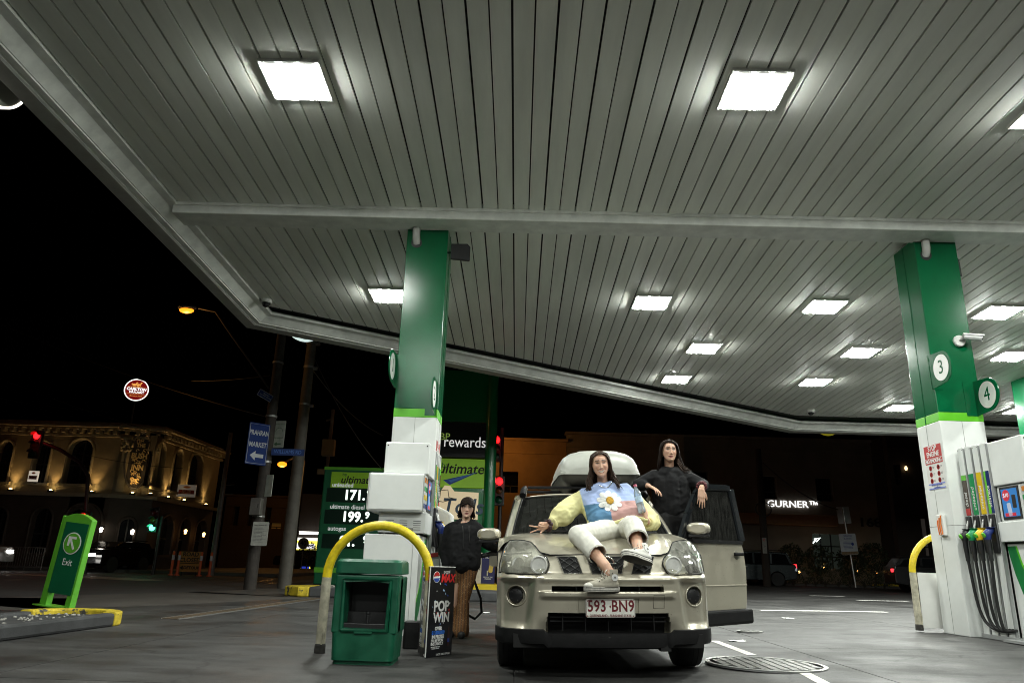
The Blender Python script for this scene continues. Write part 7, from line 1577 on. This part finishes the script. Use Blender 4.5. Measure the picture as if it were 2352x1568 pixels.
def uplight(loc, n, e=26):
    t = thing('uplight', loc[3], 'uplight', loc[:3], group='warm uplights along the pub wall'); b = MB(); b.box((0, 0, -.06), (.22, .16, .1)); b.build('housing', BLACK, t)
    b = MB(); b.lathe([(.07, 0), (.001, .01)], 14); b.build('lens', glow('uplight_lens', (1, .68, .25), 60), t)
    l = bpy.data.lights.new('beam', 'SPOT'); l.energy = e; l.color = (1, .62, .22); l.spot_size = R(66); l.spot_blend = .8; l.shadow_soft_size = .06; o = bpy.data.objects.new('beam', l); COL.objects.link(o); o.parent = t; o.location = (0, 0, .05)
    d = Vector((-n.x * .12, -n.y * .12, 1)); o.rotation_mode = 'QUATERNION'; o.rotation_quaternion = (-d).to_track_quat('Z', 'Y')
upn = 0
for (F, u, v, lab) in ((F1, 31, 1122, 'warm uplight at the left edge, under the first pub window bay'), (F1, 123, 1124, 'warm uplight on the left pub wing, middle one of three'), (F1, 217, 1124, 'warm uplight on the left pub wing, nearest to the oval emblem'), (F3, 334, 1140, 'warm uplight on the receding pub wing, nearest to the oval emblem'), (F3, 375, 1149, 'warm uplight on the receding pub wing, second from the emblem'), (F3, 412, 1156, 'warm uplight on the receding pub wing, under the small beer sign'), (F3, 463, 1166, 'warm uplight at the far end of the receding pub wing')):
    s_ = F.S(u, v); p = F.p + F.d * s_ + F.n * .22; uplight((p.x, p.y, 3.62, lab), F.n, 60)
p = F2.p + F2.d * (F2.L / 2) + F2.n * .42; uplight((p.x, p.y, 3.62, 'warm uplight right below the oval emblem of the pub'), F2.n, 75)
# round beer sign on the roof
c = at(314, 896, 36.8); rs = thing('beer_sign', 'round lit red CARLTON DRAUGHT sign on a post above the pub roof', 'roof sign', (c.x, 36.8, c.z), R(20)); rS = .58
b = MB(); b.lathe([(rS, -.1), (rS, .1), (.001, .1)], 40, Matrix.Rotation(R(90), 4, 'X')); b.build('drum', BLACK, rs)
b = MB(); b.lathe([(rS, .1), (rS, .115), (rS - .055, .115), (rS - .055, .1)], 48, Matrix.Rotation(R(90), 4, 'X')); b.build('white_rim', glow('sign_rim_white', (1, .97, .92), 1.3), rs)
b = MB(); b.lathe([(rS - .055, .1), (rS - .055, .108), (.001, .108)], 48, Matrix.Rotation(R(90), 4, 'X')); b.build('red_face', mat('sign_maroon', (.1, .005, .005), .4, var=0, emit=(.35, .01, .012), es=.45), rs)
GW = glow('sign_letter_white', (1, 1, 1), 1.2); GO = glow('sign_letter_orange', (1, .45, .1), .9)
text('lettering', 'CARLTON', .2, FX(0, -.115, .03), GW, rs, bold=.01, sx=.98, shear=.08); text('lettering', 'DRAUGHT', .145, FX(.03, -.115, -.13), GW, rs, bold=.006); text('lettering', 'Brewery Fresh', .1, FX(.02, -.115, -.32), GO, rs, shear=.35)
b = MB(); b.box((0, -.113, -.22), (.85, .004, .012)); b.box((0, -.113, .15), (.8, .004, .012)); b.build('rule', GO, rs)
b = MB()
for dx in (-.13, .07):
    for (x, z, rx, rz_) in ((0, .27, .13, .05), (.12, .34, .035, .06), (.16, .38, .04, .025), (-.07, .2, .018, .07), (.0, .2, .016, .07), (.09, .2, .018, .07), (-.14, .28, .03, .05)): b.ball((dx + x * .8, -.112, z), (rx * .8, .004, rz_), 12, 6)
b.build('horse_emblem', GO, rs)
b = MB(); b.tube([(0, .05, -rS), (0, .05, -rS - 2.0)], .04, 8); b.tube([(0, .05, -rS - 1.2), (.5, .05, -rS - 2)], .03, 6); b.tube([(0, .05, -rS - 1.2), (-.5, .05, -rS - 2)], .03, 6); b.build('post', BLACK, rs)
for (F, u, v, w_, h_, lit, lab) in ((F1, 92, 1096, .42, .5, .5, 'small white square beer sign on the left pub wing'), (F3, 407, 1126, .9, .62, .06, 'dim square beer sign projecting from the receding pub wing')):
    s_ = F.S(u, v); zz = at(u, v, (F.p + F.d * s_).y).z; p = F.p + F.d * s_ + F.n * .5; t = thing('beer_sign', lab, 'wall sign', (p.x, p.y, zz), R(8) if F is F1 else R(15))
    b = MB(); b.box((0, 0, 0), (w_, .1, h_)); b.build('box', mat(f'lightbox_{int(lit * 100)}', (.4, .36, .3), .5, var=0, emit=(.9, .8, .65), es=lit), t); b = MB(); b.box((0, -.053, -.06), (w_ * .85, .006, h_ * .34)); b.build('red_band', mat('band_red', (.25, .01, .01), .5, var=0), t); text('lettering', 'CARLTON\nDRAUGHT', h_ * .15, FX(0, -.06, -.06), WINK, t); b = MB(); b.ball((0, -.054, h_ * .3), (w_ * .2, .004, h_ * .1), 10, 5); b.build('horse_emblem', mat('dull_orange', (.5, .15, .03), .5, var=0), t); b = MB(); b.tube([(0, 0, -h_ / 2), (0, .45, -h_ / 2 - .05)], .03, 6); b.build('bracket', BLACK, t)
# lantern lights and warm doorway of the pub
def wall_lantern(u, v, y, col, st, lab):
    c = at(u, v, y); t = thing('wall_lantern', lab, 'lantern', tuple(c), group='small lanterns by the pub doors'); b = MB(); b.lathe([(.05, -.1), (.09, .08), (.02, .14)], 8); b.build('glass', glow(f'lantern_{st}_{col[2]}', col, st), t); b = MB(); b.lathe([(.1, .14), (.02, .22)], 8); b.tube([(0, 0, .15), (0, .2, .2)], .02, 6); b.build('cap', BLACK, t); point('lamp_light', (0, -.15, 0), .3, col, .06, t)
wall_lantern(232, 1217, 35.2, (1, .9, .75), 8, 'small white lantern left of the lit pub doorway'); wall_lantern(304, 1222, 36.0, (1, .9, .75), 8, 'small white lantern right of the lit pub doorway')
wall_lantern(426, 1221, 39.0, (1, .5, .15), 8, 'amber lantern above the road closed sign'); wall_lantern(468, 1228, 41.5, (1, .5, .15), 8, 'amber lantern farthest along the receding pub wing')
c0, c1 = at(237, 1280, 36.0), at(280, 1225, 36.0)
# ================================================================ STREET CLUTTER (left)
c = at(437, 1287, 33.0); t = thing('road_work_sign', 'dark orange ROAD CLOSED and DETOUR board on the far footpath', 'road work sign', (c.x, 33.0, 0), R(4))
hz1, hz0 = at(437, 1266, 33).z, at(437, 1292, 33).z; RW = mat('roadwork_board', (.25, .12, .03), .5, var=.1, emit=(.3, .12, .03), es=.02)
b = MB(); b.box((0, 0, (hz0 + hz1) / 2), (.88, .05, hz1 - hz0)); b.build('closed_panel', RW, t); b = MB(); b.box((0, 0, hz0 - .2), (.88, .05, .34)); b.build('detour_panel', RW, t)
text('lettering', 'ROAD\nCLOSED', .24, FX(0, -.03, (hz0 + hz1) / 2), INK, t, bold=.008); text('lettering', 'DETOUR', .17, FX(.1, -.03, hz0 - .2), INK, t, bold=.006); b = MB(); b.prism([(-.4, hz0 - .2), (-.26, hz0 - .1), (-.26, hz0 - .3)], -.034, -.028, 'Y'); b.build('arrow', INK, t); b = MB()
for sx in (-.3, .3): b.box((sx, .03, .2), (.05, .05, .5))
b.build('stand', BLACK, t)
for i, (u, lab) in enumerate(((394, 'orange lane bollard left of the road closed board, outer one'), (408, 'orange lane bollard left of the road closed board, inner one'), (459, 'orange lane bollard touching the right end of the road closed board'), (482, 'orange lane bollard right of the road closed board, by the slim pole'))):
    c = at(u, 1305, 32.2); t = thing('lane_bollard', lab, 'bollard', (c.x, 32.2, 0), group='orange lane bollards by the road closed board')
    b = MB(); b.lathe([(.11, 0), (.11, .04), (.055, .05), (.05, .95), (.03, .98)], 12); b.build('post', mat('bollard_orange', (.5, .08, .015), .5, var=.1, emit=(.4, .05, .01), es=.008), t, smooth=40); b = MB(); b.lathe([(.056, .62), (.056, .82)], 12); b.build('white_band', RETRO, t)
t = thing('railing', 'pale pedestrian railing at the far left kerb below the pub', 'railing', (at(36, 1299, 33).x, 33, 0)); wR = at(78, 1299, 33).x - at(-40, 1299, 33).x
b = MB()
for z in (.12, .95): b.tube([(-wR / 2, 0, z), (wR / 2, 0, z)], .022, 6)
b.build('rail', GALV, t)
for i in range(22):
    b = MB(); b.tube([(-wR / 2 + wR * i / 21, 0, .0 if i % 7 == 0 else .12), (-wR / 2 + wR * i / 21, 0, .95)], .014 if i % 7 else .025, 5); b.build('baluster', GALV, t)
# ---- generic car for the street
def street_car(name, label, loc, rz, col, L_, H, lights, kind='hatch'):
    t = thing(name, label, 'car', loc, rz); pm = mat('paint_' + name + str(int(loc[0])), col, .25, metal=.4, var=.03, coat=.6)
    prof = [(-L_ / 2, .35), (-L_ / 2 + .02, .72), (-L_ / 2 + .12, .95), (-L_ / 2 + 1.05, 1.06), (L_ / 2 - .05, 1.08), (L_ / 2, .9), (L_ / 2 - .02, .38)]
    wx0, wx1 = -L_ * .29, L_ * .30
    ar = lambda cx: [(cx + .37 * math.cos(R(a)), .34 + .37 * math.sin(R(a))) for a in range(0, 181, 15)]
    poly = prof + [(wx1 + .37, .3)] + ar(wx1) + [(wx1 - .37, .28), (wx0 + .37, .28)] + ar(wx0) + [(wx0 - .37, .3)]
    b = MB(); b.prism(poly, -.9, .9, 'Y'); b.build('body', pm, t, bevel=.04)
    cab = [(-L_ * .27, 1.05), (-L_ * .10, H - .04), (L_ * .2, H), (L_ * .42, H - .06), (L_ * .485, 1.07)]
    b = MB(); b.prism(cab, -.74, .74, 'Y'); cb = b.build('cabin', pm, t, bevel=.05)
    b = MB(); b.prism([(-L_ * .23, 1.08), (-L_ * .09, H - .12), (L_ * .06, H - .1), (L_ * .06, 1.08)], -.752, .752, 'Y'); b.prism([(L_ * .08, 1.08), (L_ * .08, H - .1), (L_ * .24, H - .1), (L_ * .24, 1.08)], -.752, .752, 'Y'); b.prism([(L_ * .26, 1.1), (L_ * .26, H - .1), (L_ * .40, H - .14), (L_ * .44, 1.1)], -.752, .752, 'Y'); b.build('side_windows', DGL, cb)
    b = MB(); b.tube([(-L_ * .24, -.76, 1.075), (L_ * .45, -.76, 1.095)], .012, 5); b.tube([(-L_ * .05, -.70, H + .05), (L_ * .38, -.70, H + .04)], .018, 5); b.build('chrome_strip', CHROME, cb)
    for dx in (-L_ * .02, L_ * .16):
        b = MB(); b.box((dx, -.905, .93), (.2, .02, .03)); b.build('door_handle', CHROME, t)
    for wx in (wx0, wx1):
        for sy in (-1, 1):
            Mw = Matrix.Translation((wx, sy * .80, .34)) @ Matrix.Rotation(R(90), 4, 'X'); w = MB(); w.lathe([(.22, -.1), (.335, -.1), (.34, 0), (.335, .1), (.22, .1)], 28, Mw); wo = w.build('tyre', BLACKM, t, smooth=40)
            w = MB(); w.lathe([(.225, .07), (.225, .09), (.205, .09), (.205, .07)], 28, Mw); w.lathe([(.05, .09), (.001, .095)], 12, Mw)
            for k in range(10): w.box((.13, 0, .085), (.17, .024, .02), Mw @ Matrix.Rotation(R(36 * k), 4, 'Z'))
            w.build('rim', mat('alloy', (.5, .5, .5), .3, metal=.9, var=.05), wo)
    for (x, y, z, dx, dy, dz, mm, nm) in lights: b = MB(); b.box((x, y, z), (dx, dy, dz)); b.build(nm, mm, t, bevel=.015)
    return t
TAIL = glow('tail_lamp', (1, .03, .04), 3.0); HEAD = glow('head_lamp', (1, .97, .9), 14); REV = mat('lamp_white_glass', (.4, .42, .45), .2, var=0, emit=(.8, .9, 1), es=.25)
q = ground(1776, 1344); street_car('street_suv', 'dark grey estate wagon stopped on the street behind the open car door', (q.x - .35 - 1.1, q.y, gz(q.x) - .01), R(-6), (.03, .04, .042), 4.9, 1.72, [(2.42, -.62, 1.0, .1, .5, .2, TAIL, 'tail_lamp'), (2.40, -.78, .84, .12, .24, .16, REV, 'reversing_lamp'), (2.42, .6, .95, .1, .5, .24, TAIL, 'tail_lamp'), (2.44, 0, .55, .06, 1.4, .06, CHROME, 'bumper_strip')])
q = at(2120, 1330, 33); street_car('street_suv', 'dark car with white headlamps glimpsed behind the right hoop barrier', (q.x + 1.0, 33, .19), R(168), (.015, .015, .016), 4.5, 1.5, [(-2.22, .6, .75, .1, .34, .14, HEAD, 'headlamp'), (-2.22, -.6, .75, .1, .34, .14, HEAD, 'headlamp'), (2.22, .6, .9, .1, .34, .14, TAIL, 'tail_lamp')])
q = at(255, 1294, 34.4); street_car('street_suv', 'small dark car with lit headlamps at the pub doorway', (q.x - .1, 34.6, 0), R(78), (.004, .004, .005), 3.4, 1.35, [(-1.88, -.55, .72, .08, .3, .12, HEAD, 'headlamp'), (-1.88, .55, .72, .08, .3, .12, HEAD, 'headlamp')])
q = at(-14, 1290, 31); street_car('street_suv', 'car cut by the left edge with one white headlamp showing', (q.x - 1.9, 31, 0), R(180), (.3, .3, .3), 4.2, 1.45, [(-2.07, .6, .75, .08, .34, .14, HEAD, 'headlamp'), (-2.07, -.6, .75, .08, .34, .14, HEAD, 'headlamp')])
q = at(694, 1308, 56); street_car('street_suv', 'black car with red tail lamps parked in front of the yellow chemist shop', (q.x + .2, 56, 0), R(-18), (.008, .008, .009), 4.4, 1.45, [(2.18, -.6, .85, .08, .34, .14, TAIL, 'tail_lamp'), (2.18, .6, .85, .08, .34, .14, TAIL, 'tail_lamp')])
# ---- chemist shop and dark terraces behind
yS = 62.0; X = lambda u, y=yS: at(u, 1250, y).x; Z = lambda v, y=yS, u=700: at(u, v, y).z
sh = thing('chemist_shop', 'brightly lit yellow chemist shop front far down the street', 'shop', (X(698), yS, 0)); sx0, sx1 = X(664) - X(698), X(742) - X(698)
SHW = mat('shop_white_lit', (.6, .6, .6), .5, var=0, emit=(1, .97, .85), es=1.2); SHY = mat('shop_yellow_lit', (.6, .5, .05), .5, var=.1, emit=(1, .85, .1), es=1.1); SHB = mat('shop_blue_lit', (.02, .04, .4), .5, var=0, emit=(.05, .1, .9), es=.35)
b = MB(); b.box(((sx0 + sx1) / 2, .5, 3.0), (sx1 - sx0, .8, 6.0)); b.build('front_wall', mat('shop_dark', (.02, .015, .012), .8, var=.1), sh)
zA = Z(1238); b = MB(); b.box(((sx0 + sx1) / 2, -.6, zA), (sx1 - sx0, 1.6, .2)); b.build('awning', SHW, sh)
b = MB(); b.box((0, -.02, (zA + 0) / 2), (sx1 - sx0 - .3, .1, zA - .1)); b.build('shop_window', SHY, sh)
for k_, (dx, dz, w_, h_, mm) in enumerate(((-.7, .8, .5, 1.3, SHB), (.35, .75, .6, 1.4, SHB), (-.2, zA - .55, 2.2, .45, SHW), (.95, 1.0, .4, .5, SHW), (-.1, .9, .35, .8, SHW))):
    b = MB(); b.box((dx, -.09, dz), (w_, .04, h_)); b.build('shop_poster', mm, sh)
text('lettering', 'CHEMIST WAREHOUSE', .34, FX(0, -.13, zA - .55), SHB, sh, sx=.8)
b = MB(); b.prism([(.0, 1.9), (.35, 1.9), (.17, 1.6)], -.14, -.12, 'Y'); b.build('red_badge', glow('badge_red', (.9, .05, .03), .7), sh)
b = MB(); b.box((.9, -.62, zA + .5), (2.4, .1, .22)); b.build('tube_light', glow('tube_white', (1, .97, .9), 3), sh)
c = at(697, 1247, 50); t = thing('speed_sign', 'round 40 speed sign in front of the yellow shop', 'speed sign', (c.x, 50, c.z)); b = MB(); b.lathe([(.36, 0), (.36, .02), (.001, .02)], 28, Matrix.Rotation(R(90), 4, 'X')); b.build('disc', mat('speed_disc', (.2, .2, .18), .5, var=0), t); text('lettering', '40', .4, FX(0, -.03, 0), INK, t, bold=.01); b = MB(); b.tube([(0, .05, .3), (0, .05, -c.z)], .04, 8); b.build('post', GALV, t)
LEAF = mat('night_foliage', (.03, .045, .018), .7, var=.4, vs=6)
def leafy(name, label, loc, r, trunk, n=520, seed=1, sq=1.0, cat='shrub', group=None):
    t = thing(name, label, cat, loc, group=group); rr = random.Random(seed)
    b = MB(); b.tube([(0, 0, 0), (.02, 0, trunk * .6), (0, 0, trunk + r * .5)], [.05, .04, .03], 7)
    for k in range(5):
        a = rr.uniform(0, 6.28); b.tube([(0, 0, trunk * .8), (math.cos(a) * r * .6, math.sin(a) * r * .6, trunk + r * rr.uniform(.6, 1.3))], [.025, .01], 5)
    b.build('trunk', mat('bark', (.05, .04, .03), .9, var=.3), t)
    b = MB()
    for i in range(n):
        d = Vector((rr.gauss(0, 1), rr.gauss(0, 1), rr.gauss(0, 1))).normalized() * (rr.uniform(.45, 1.0) ** .5) * (1 + .25 * mnoise.noise(Vector((i * .1, seed, 0)))); c_ = Vector((d.x * r, d.y * r, trunk + r * sq + d.z * r * sq)); s_ = r * rr.uniform(.07, .15); a = Vector((rr.gauss(0, 1), rr.gauss(0, 1), rr.gauss(0, 1))).normalized(); e = a.orthogonal().normalized(); f_ = a.cross(e)
        b.face([c_ + e * s_, c_ + f_ * s_ * .5, c_ - e * s_, c_ - f_ * s_ * .5])
    o = b.build('crown', LEAF, t); o['kind'] = 'stuff'; return t
c = at(703, 1308, 54); leafy('topiary_tree', 'ball clipped street tree before the yellow shop', (c.x, 54, 0), .62, .75, 400, 2, cat='tree')
def dark_block(name, label, x0, x1, y, zt_, wins, col, depth=6, led=None):
    t = thing(name, label, 'building', ((x0 + x1) / 2, y, gz((x0 + x1) / 2))); m = mat('wall_' + name + str(int(x0)), col, .85, var=.2, vs=.8, bump=.1, bs=20); w_ = x1 - x0
    zs_ = sorted(set([0, zt_] + [z for w in wins for z in (w[2], w[3])])); b = MB()
    rows = [(a, c_) for a, c_ in zip(zs_, zs_[1:])]
    for (a, c_) in rows:
        cuts = sorted([(w[0] - (x0 + x1) / 2, w[1] - (x0 + x1) / 2) for w in wins if w[2] <= a + .001 and w[3] >= c_ - .001]); s = -w_ / 2
        for (p_, q_) in cuts + [(w_ / 2, w_ / 2)]:
            if p_ - s > .01: b.box(((s + p_) / 2, .25, (a + c_) / 2), (p_ - s, .5, c_ - a))
            s = q_
    b.build('wall', m, t); b = MB(); b.box((0, depth / 2 + .5, zt_ / 2), (w_, depth - .1, zt_ - .05)); b.build('building_mass', mat('mass_dark', (.02, .018, .016), .9, var=0), t)
    b = MB(); b.box((0, .2, zt_ + .06), (w_ + .2, .8, .16)); b.box((0, .17, zt_ - .75), (w_ + .06, .55, .1)); b.build('parapet', m, t)
    for w in wins:
        cx, cz_ = (w[0] + w[1]) / 2 - (x0 + x1) / 2, (w[2] + w[3]) / 2; b = MB(); b.box((cx, .42, cz_), (w[1] - w[0], .04, w[3] - w[2])); wo = b.build('window', w[4] if len(w) > 4 else DGL, t)
        b = MB(); b.box((cx, .38, cz_ - (w[3] - w[2]) * .16), (w[1] - w[0], .05, .06)); b.box((cx, .38, cz_ - (w[3] - w[2]) * .32), (.06, .05, (w[3] - w[2]) * .36)); b.build('glazing_bar', mat('bar_dark', (.012, .012, .012), .5, var=0), wo)
    return t
xx = lambda u, y: at(u, 1250, y).x; zz = lambda v, y, u=1800: at(u, v, y).z - gz(at(u, v, y).x)
dark_block('terrace_house', 'unlit terrace row between the pub and the yellow shop', xx(505, 60), xx(662, 60), 60, zz(1140, 60, 580), [(xx(u, 60), xx(u + 14, 60), 3.2, 4.8) for u in (525, 560, 600)] + [(xx(615, 60), xx(640, 60), zz(1213, 60, 620), zz(1200, 60, 620), mat('dim_awning', (.2, .1, .03), .6, var=0, emit=(.5, .25, .05), es=.06))], (.05, .035, .025))
dark_block('terrace_house', 'unlit terrace row behind the price board', xx(744, 64), xx(1000, 64), 64, zz(1180, 64, 850), [(xx(u, 64), xx(u + 20, 64), 2.6, 4.2) for u in (780, 860, 930)], (.04, .03, .025))
# ---- right: orange lit wall, long pale building
yG = 45.0
ow = dark_block('street_building', 'two storey building with an orange lit wall behind the gold car', xx(1128, yG), xx(1300, yG) - .02, yG, zz(1012, yG, 1200), [(xx(1150, yG), xx(1186, yG), zz(1131, yG, 1170), zz(1083, yG, 1170))], (.30, .20, .11))
gb = dark_block('street_building', 'long pale two storey office building with the GURNER lettering', xx(1300, yG), xx(2062, yG), yG, zz(1010, yG), [(xx(1757, yG), xx(1794, yG), zz(1146, yG), zz(1093, yG)), (xx(1886, yG), xx(1926, yG), zz(1147, yG), zz(1094, yG)), (xx(1560, yG), xx(1634, yG), zz(1130, yG), zz(1088, yG)), (xx(1867, yG), xx(1938, yG), zz(1302, yG), zz(1222, yG), mat('office_glass', (.02, .025, .022), .1, var=.2, emit=(.2, .25, .2), es=.05))], (.20, .175, .14))
gx = xx(1681, yG); GX = lambda u: xx(u, yG) - (xx(1300, yG) + xx(2062, yG)) / 2
b = MB(); b.box(((GX(1640) + GX(1918)) / 2, -.35, zz(1193, yG)), (GX(1918) - GX(1640), .8, zz(1181, yG) - zz(1205, yG))); b.build('ledge', mat('ledge_ochre', (.34, .2, .09), .7, var=.1), gb, bevel=.03)
b = MB(); b.box((GX(1560), -.12, zz(1010, yG) / 2), (.9, .3, zz(1000, yG))); b.build('pier', mat('wall_pier', (.26, .22, .17), .8, var=.15), gb)
text('lettering', 'GURNER™', .56, FX(GX(1828), -.06, zz(1157, yG)), glow('gurner_white', (1, 1, 1), 1.3), gb, bold=.0, sx=1.12, ext=.03)
text('lettering', '168', .72, FX(GX(2003), -.04, zz(1194, yG)), INK, gb, bold=.01, sx=1.3, ext=.03)
b = MB(); b.tube([(GX(1872), .3, zz(1244, yG)), (GX(1882), .28, zz(1232, yG)), (GX(1876), .28, zz(1234, yG)), (GX(1890), .28, zz(1231, yG)), (GX(1880), .28, zz(1240, yG))], .035, 6); b.build('neon_squiggle', glow('neon_white', (.9, 1, .95), 2.5), gb)
b = MB()
for k in range(1, 3): b.box((GX(1867) + (GX(1938) - GX(1867)) * k / 3, .36, zz(1262, yG)), (.06, .06, zz(1222, yG) - zz(1302, yG)))
b.box((GX(1902), .36, zz(1250, yG)), (GX(1938) - GX(1867), .06, .06)); b.build('office_mullion', mat('bar_dark'), gb)
dark_block('street_building', 'dark building at the far right with a slit of lit window', xx(2064, 43), xx(2420, 43), 43, zz(1000, 43, 2100), [(xx(2074, 43), xx(2090, 43), zz(1112, 43, 2080), zz(1066, 43, 2080)), (xx(2180, 43), xx(2230, 43), 3.4, 5.2), (xx(2122, 43), xx(2140, 43), zz(1290, 43, 2130), zz(1190, 43, 2130), mat('dim_door', (.12, .1, .09), .4, var=0, emit=(.4, .35, .3), es=.04))], (.05, .038, .03))
t = thing('slit_lamp', 'small warm lamp glowing in the window slit of the dark right building', 'lamp', tuple(at(2081, 1075, 42.9))); b = MB(); b.lathe([(.05, -.12), (.09, 0), (.05, .12)], 8); b.build('shade', glow('slit_warm', (1, .7, .35), 2.5), t); b = MB(); b.tube([(0, 0, -.12), (0, 0, -.5)], .02, 5); b.build('stem', BLACK, t)
# planting along the office wall
rr = random.Random(11)
for i, (u, v0, r_, tr_) in enumerate(((1822, 1318, .72, .75), (1884, 1318, .8, .55), (1957, 1318, .8, .5), (2010, 1318, .82, .75))):
    c = at(u, v0, 43.4); leafy('garden_shrub', ['round clipped shrub left of the office window', 'loose shrub under the left half of the office window', 'loose shrub right of the office window behind the notice', 'round clipped shrub under the 168 numerals'][i], (c.x, 43.4, .3), r_, tr_, 620, 20 + i, group='shrubs along the office wall')
for i, u in enumerate((1700, 1722, 1745, 1800, 1822, 1850, 1872, 1895, 1925, 1950, 1985, 2008, 2030)):
    c = at(u, 1330, 42.6); leafy('hedge_ball', 'low clipped hedge ball ' + ['hidden behind the open car door', 'next to the open car door edge', 'over the roof of the grey wagon', 'over the bonnet end of the grey wagon', 'beside the warm light left of the office window', 'left of the office window corner', 'under the left third of the office window', 'under the middle of the office window', 'under the right third of the office window', 'just behind the pale notice post', 'between the pale notice post and the 168 numerals', 'under the 168 numerals', 'behind the orange flag post'][i], (c.x, 42.6, .2), .42 + .08 * rr.random(), .05, 240, 40 + i, group='row of low hedge balls before the office')
for (u, v, lab) in ((1836, 1311, 'warm garden light left of the office window'), (1968, 1309, 'warm garden light right of the office window'), (1893, 1302, 'dim warm garden light under the office window'), (2012, 1312, 'warm garden light under the 168 numerals')):
    c = at(u, v, 43.9); t = thing('garden_light', lab, 'garden light', tuple(c), group='warm garden lights along the office wall'); b = MB(); b.lathe([(.05, -.1), (.06, .02), (.001, .03)], 10); b.build('lens', glow('garden_lens', (1, .55, .15), 5), t); b = MB(); b.tube([(0, 0, -.1), (0, 0, -.35)], .03, 6); b.build('stake', BLACK, t)
    l = bpy.data.lights.new('beam', 'SPOT'); l.energy = 4; l.color = (1, .55, .2); l.spot_size = R(100); l.spot_blend = .9; l.shadow_soft_size = .05; o = bpy.data.objects.new('beam', l); COL.objects.link(o); o.parent = t; o.location = (0, 0, .06); o.rotation_euler = (R(168), 0, 0)
# utility pole and sign posts (right)
c = at(1757, 1265, 38); t = thing('utility_pole', 'dark timber utility pole with looped cable before the office building', 'utility pole', (c.x, 38, .15)); hU = at(1745, 1031, 38).z - .15
b = MB(); b.tube([(0, 0, 0), (0, 0, hU)], [.2, .15], 12); b.build('pole', mat('creosote', (.02, .014, .01), .9, var=.2), t, smooth=60); b = MB(); b.tube([(.4 * math.cos(R(a)), -.2, hU * .55 + .35 * math.sin(R(a))) for a in range(0, 361, 20)], .03, 6); b.build('cable_loop', WIRE, t)
c2 = at(1756, 1252, 37.7); flat_sign('parking_sign', 'small white clearway sign on the utility pole', 'parking sign', c2, .22, .75, 0, mat('parking_white', (.2, .19, .17), .6, var=.1), [('C', .14, 0, .26, RINK, dict(bold=.006)), ('2P', .12, 0, -.05, INK, {}), ('S', .12, 0, -.24, INK, {})])
wire(at(1752, 1062, 38), at(1925, 1170, 40), .35, .03, 'black service cable sagging from the utility pole to the office')
q = ground(1966, 1349); t = thing('sign_post', 'galvanised sign post on the forecourt edge with two signs', 'sign post', (q.x, q.y, q.z)); hS = at(1943, 1165, q.y).z - q.z
b = MB(); b.tube([(0, 0, 0), (-.28, 0, hS)], .05, 8); b.build('post', STEEL, t)
c = at(1940, 1182, q.y - .05); flat_sign('road_sign', 'blank silver back of a road sign on top of the sign post', 'road sign', c + Vector((0, .12, 0)), .72, .92, R(3), mat('sign_back', (.72, .74, .7), .55, metal=.0, var=.12, vs=3), tilt=-4)
c = at(1949, 1249, q.y - .08); bs = flat_sign('notice_board', 'pale blue Open for business notice on the sign post', 'notice', c, .92, 1.1, R(2), mat('notice_pale', (.66, .72, .76), .6, var=.08), [('OPEN FOR\nBUSINESS', .13, 0, .36, BINK, dict(sx=.8)), ('IT\'S BUSINESS AS USUAL', .05, 0, .12, BINK, {})], tilt=-4); b = MB()
for i in range(5): b.box((-.05, -.014, .05 - i * .07), (.5, .003, .018))
b.prism([(.22, -.12), (.3, .0), (.26, .08), (.18, .08), (.14, .0)], -.016, -.012, 'Y'); b.build('small_print', BINK, bs); b = MB(); b.box((0, -.014, -.46), (.9, .003, .15)); b.build('photo_strip', mat('strip_tan', (.3, .22, .12), .6, var=.5, vs=12), bs)
q = ground(2050, 1341); t = thing('sign_post', 'bus stop post with an orange flag standing on the yellow kerb block', 'sign post', (q.x, q.y, q.z)); hS = at(2028, 1131, q.y).z - q.z
b = MB(); b.tube([(0, 0, 0), (-.06, 0, hS)], .05, 8); b.build('post', STEEL, t)
c = at(2040, 1155, q.y); flat_sign('bus_flag', 'orange bus stop flag at the top of the right post', 'flag sign', c, .45, 1.15, R(20), mat('flag_orange', (.35, .07, .015), .5, var=.1, emit=(.4, .06, .01), es=.04), [('BUS', .16, 0, .3, mat('flag_ink', (.15, .03, .01), .5, var=0), {})])
c = at(2045, 1300, q.y - .08); bs = flat_sign('notice_board', 'grey notice with a picture strip low on the bus stop post', 'notice', c, .55, .88, R(3), mat('notice_dim', (.26, .25, .24), .6, var=.1), [('PUBLIC NOTICE', .05, 0, .36, RINK, {})], tilt=-3); b = MB()
for i in range(7): b.box((-.02, -.014, .26 - i * .055), (.42, .003, .014))
b.build('small_print', mat('grey_ink'), bs); b = MB(); b.ball((-.02, -.013, -.33), (.16, .004, .08), 12, 6); b.build('picture', mat('picture_red', (.2, .05, .03), .6, var=.4, vs=15), bs)
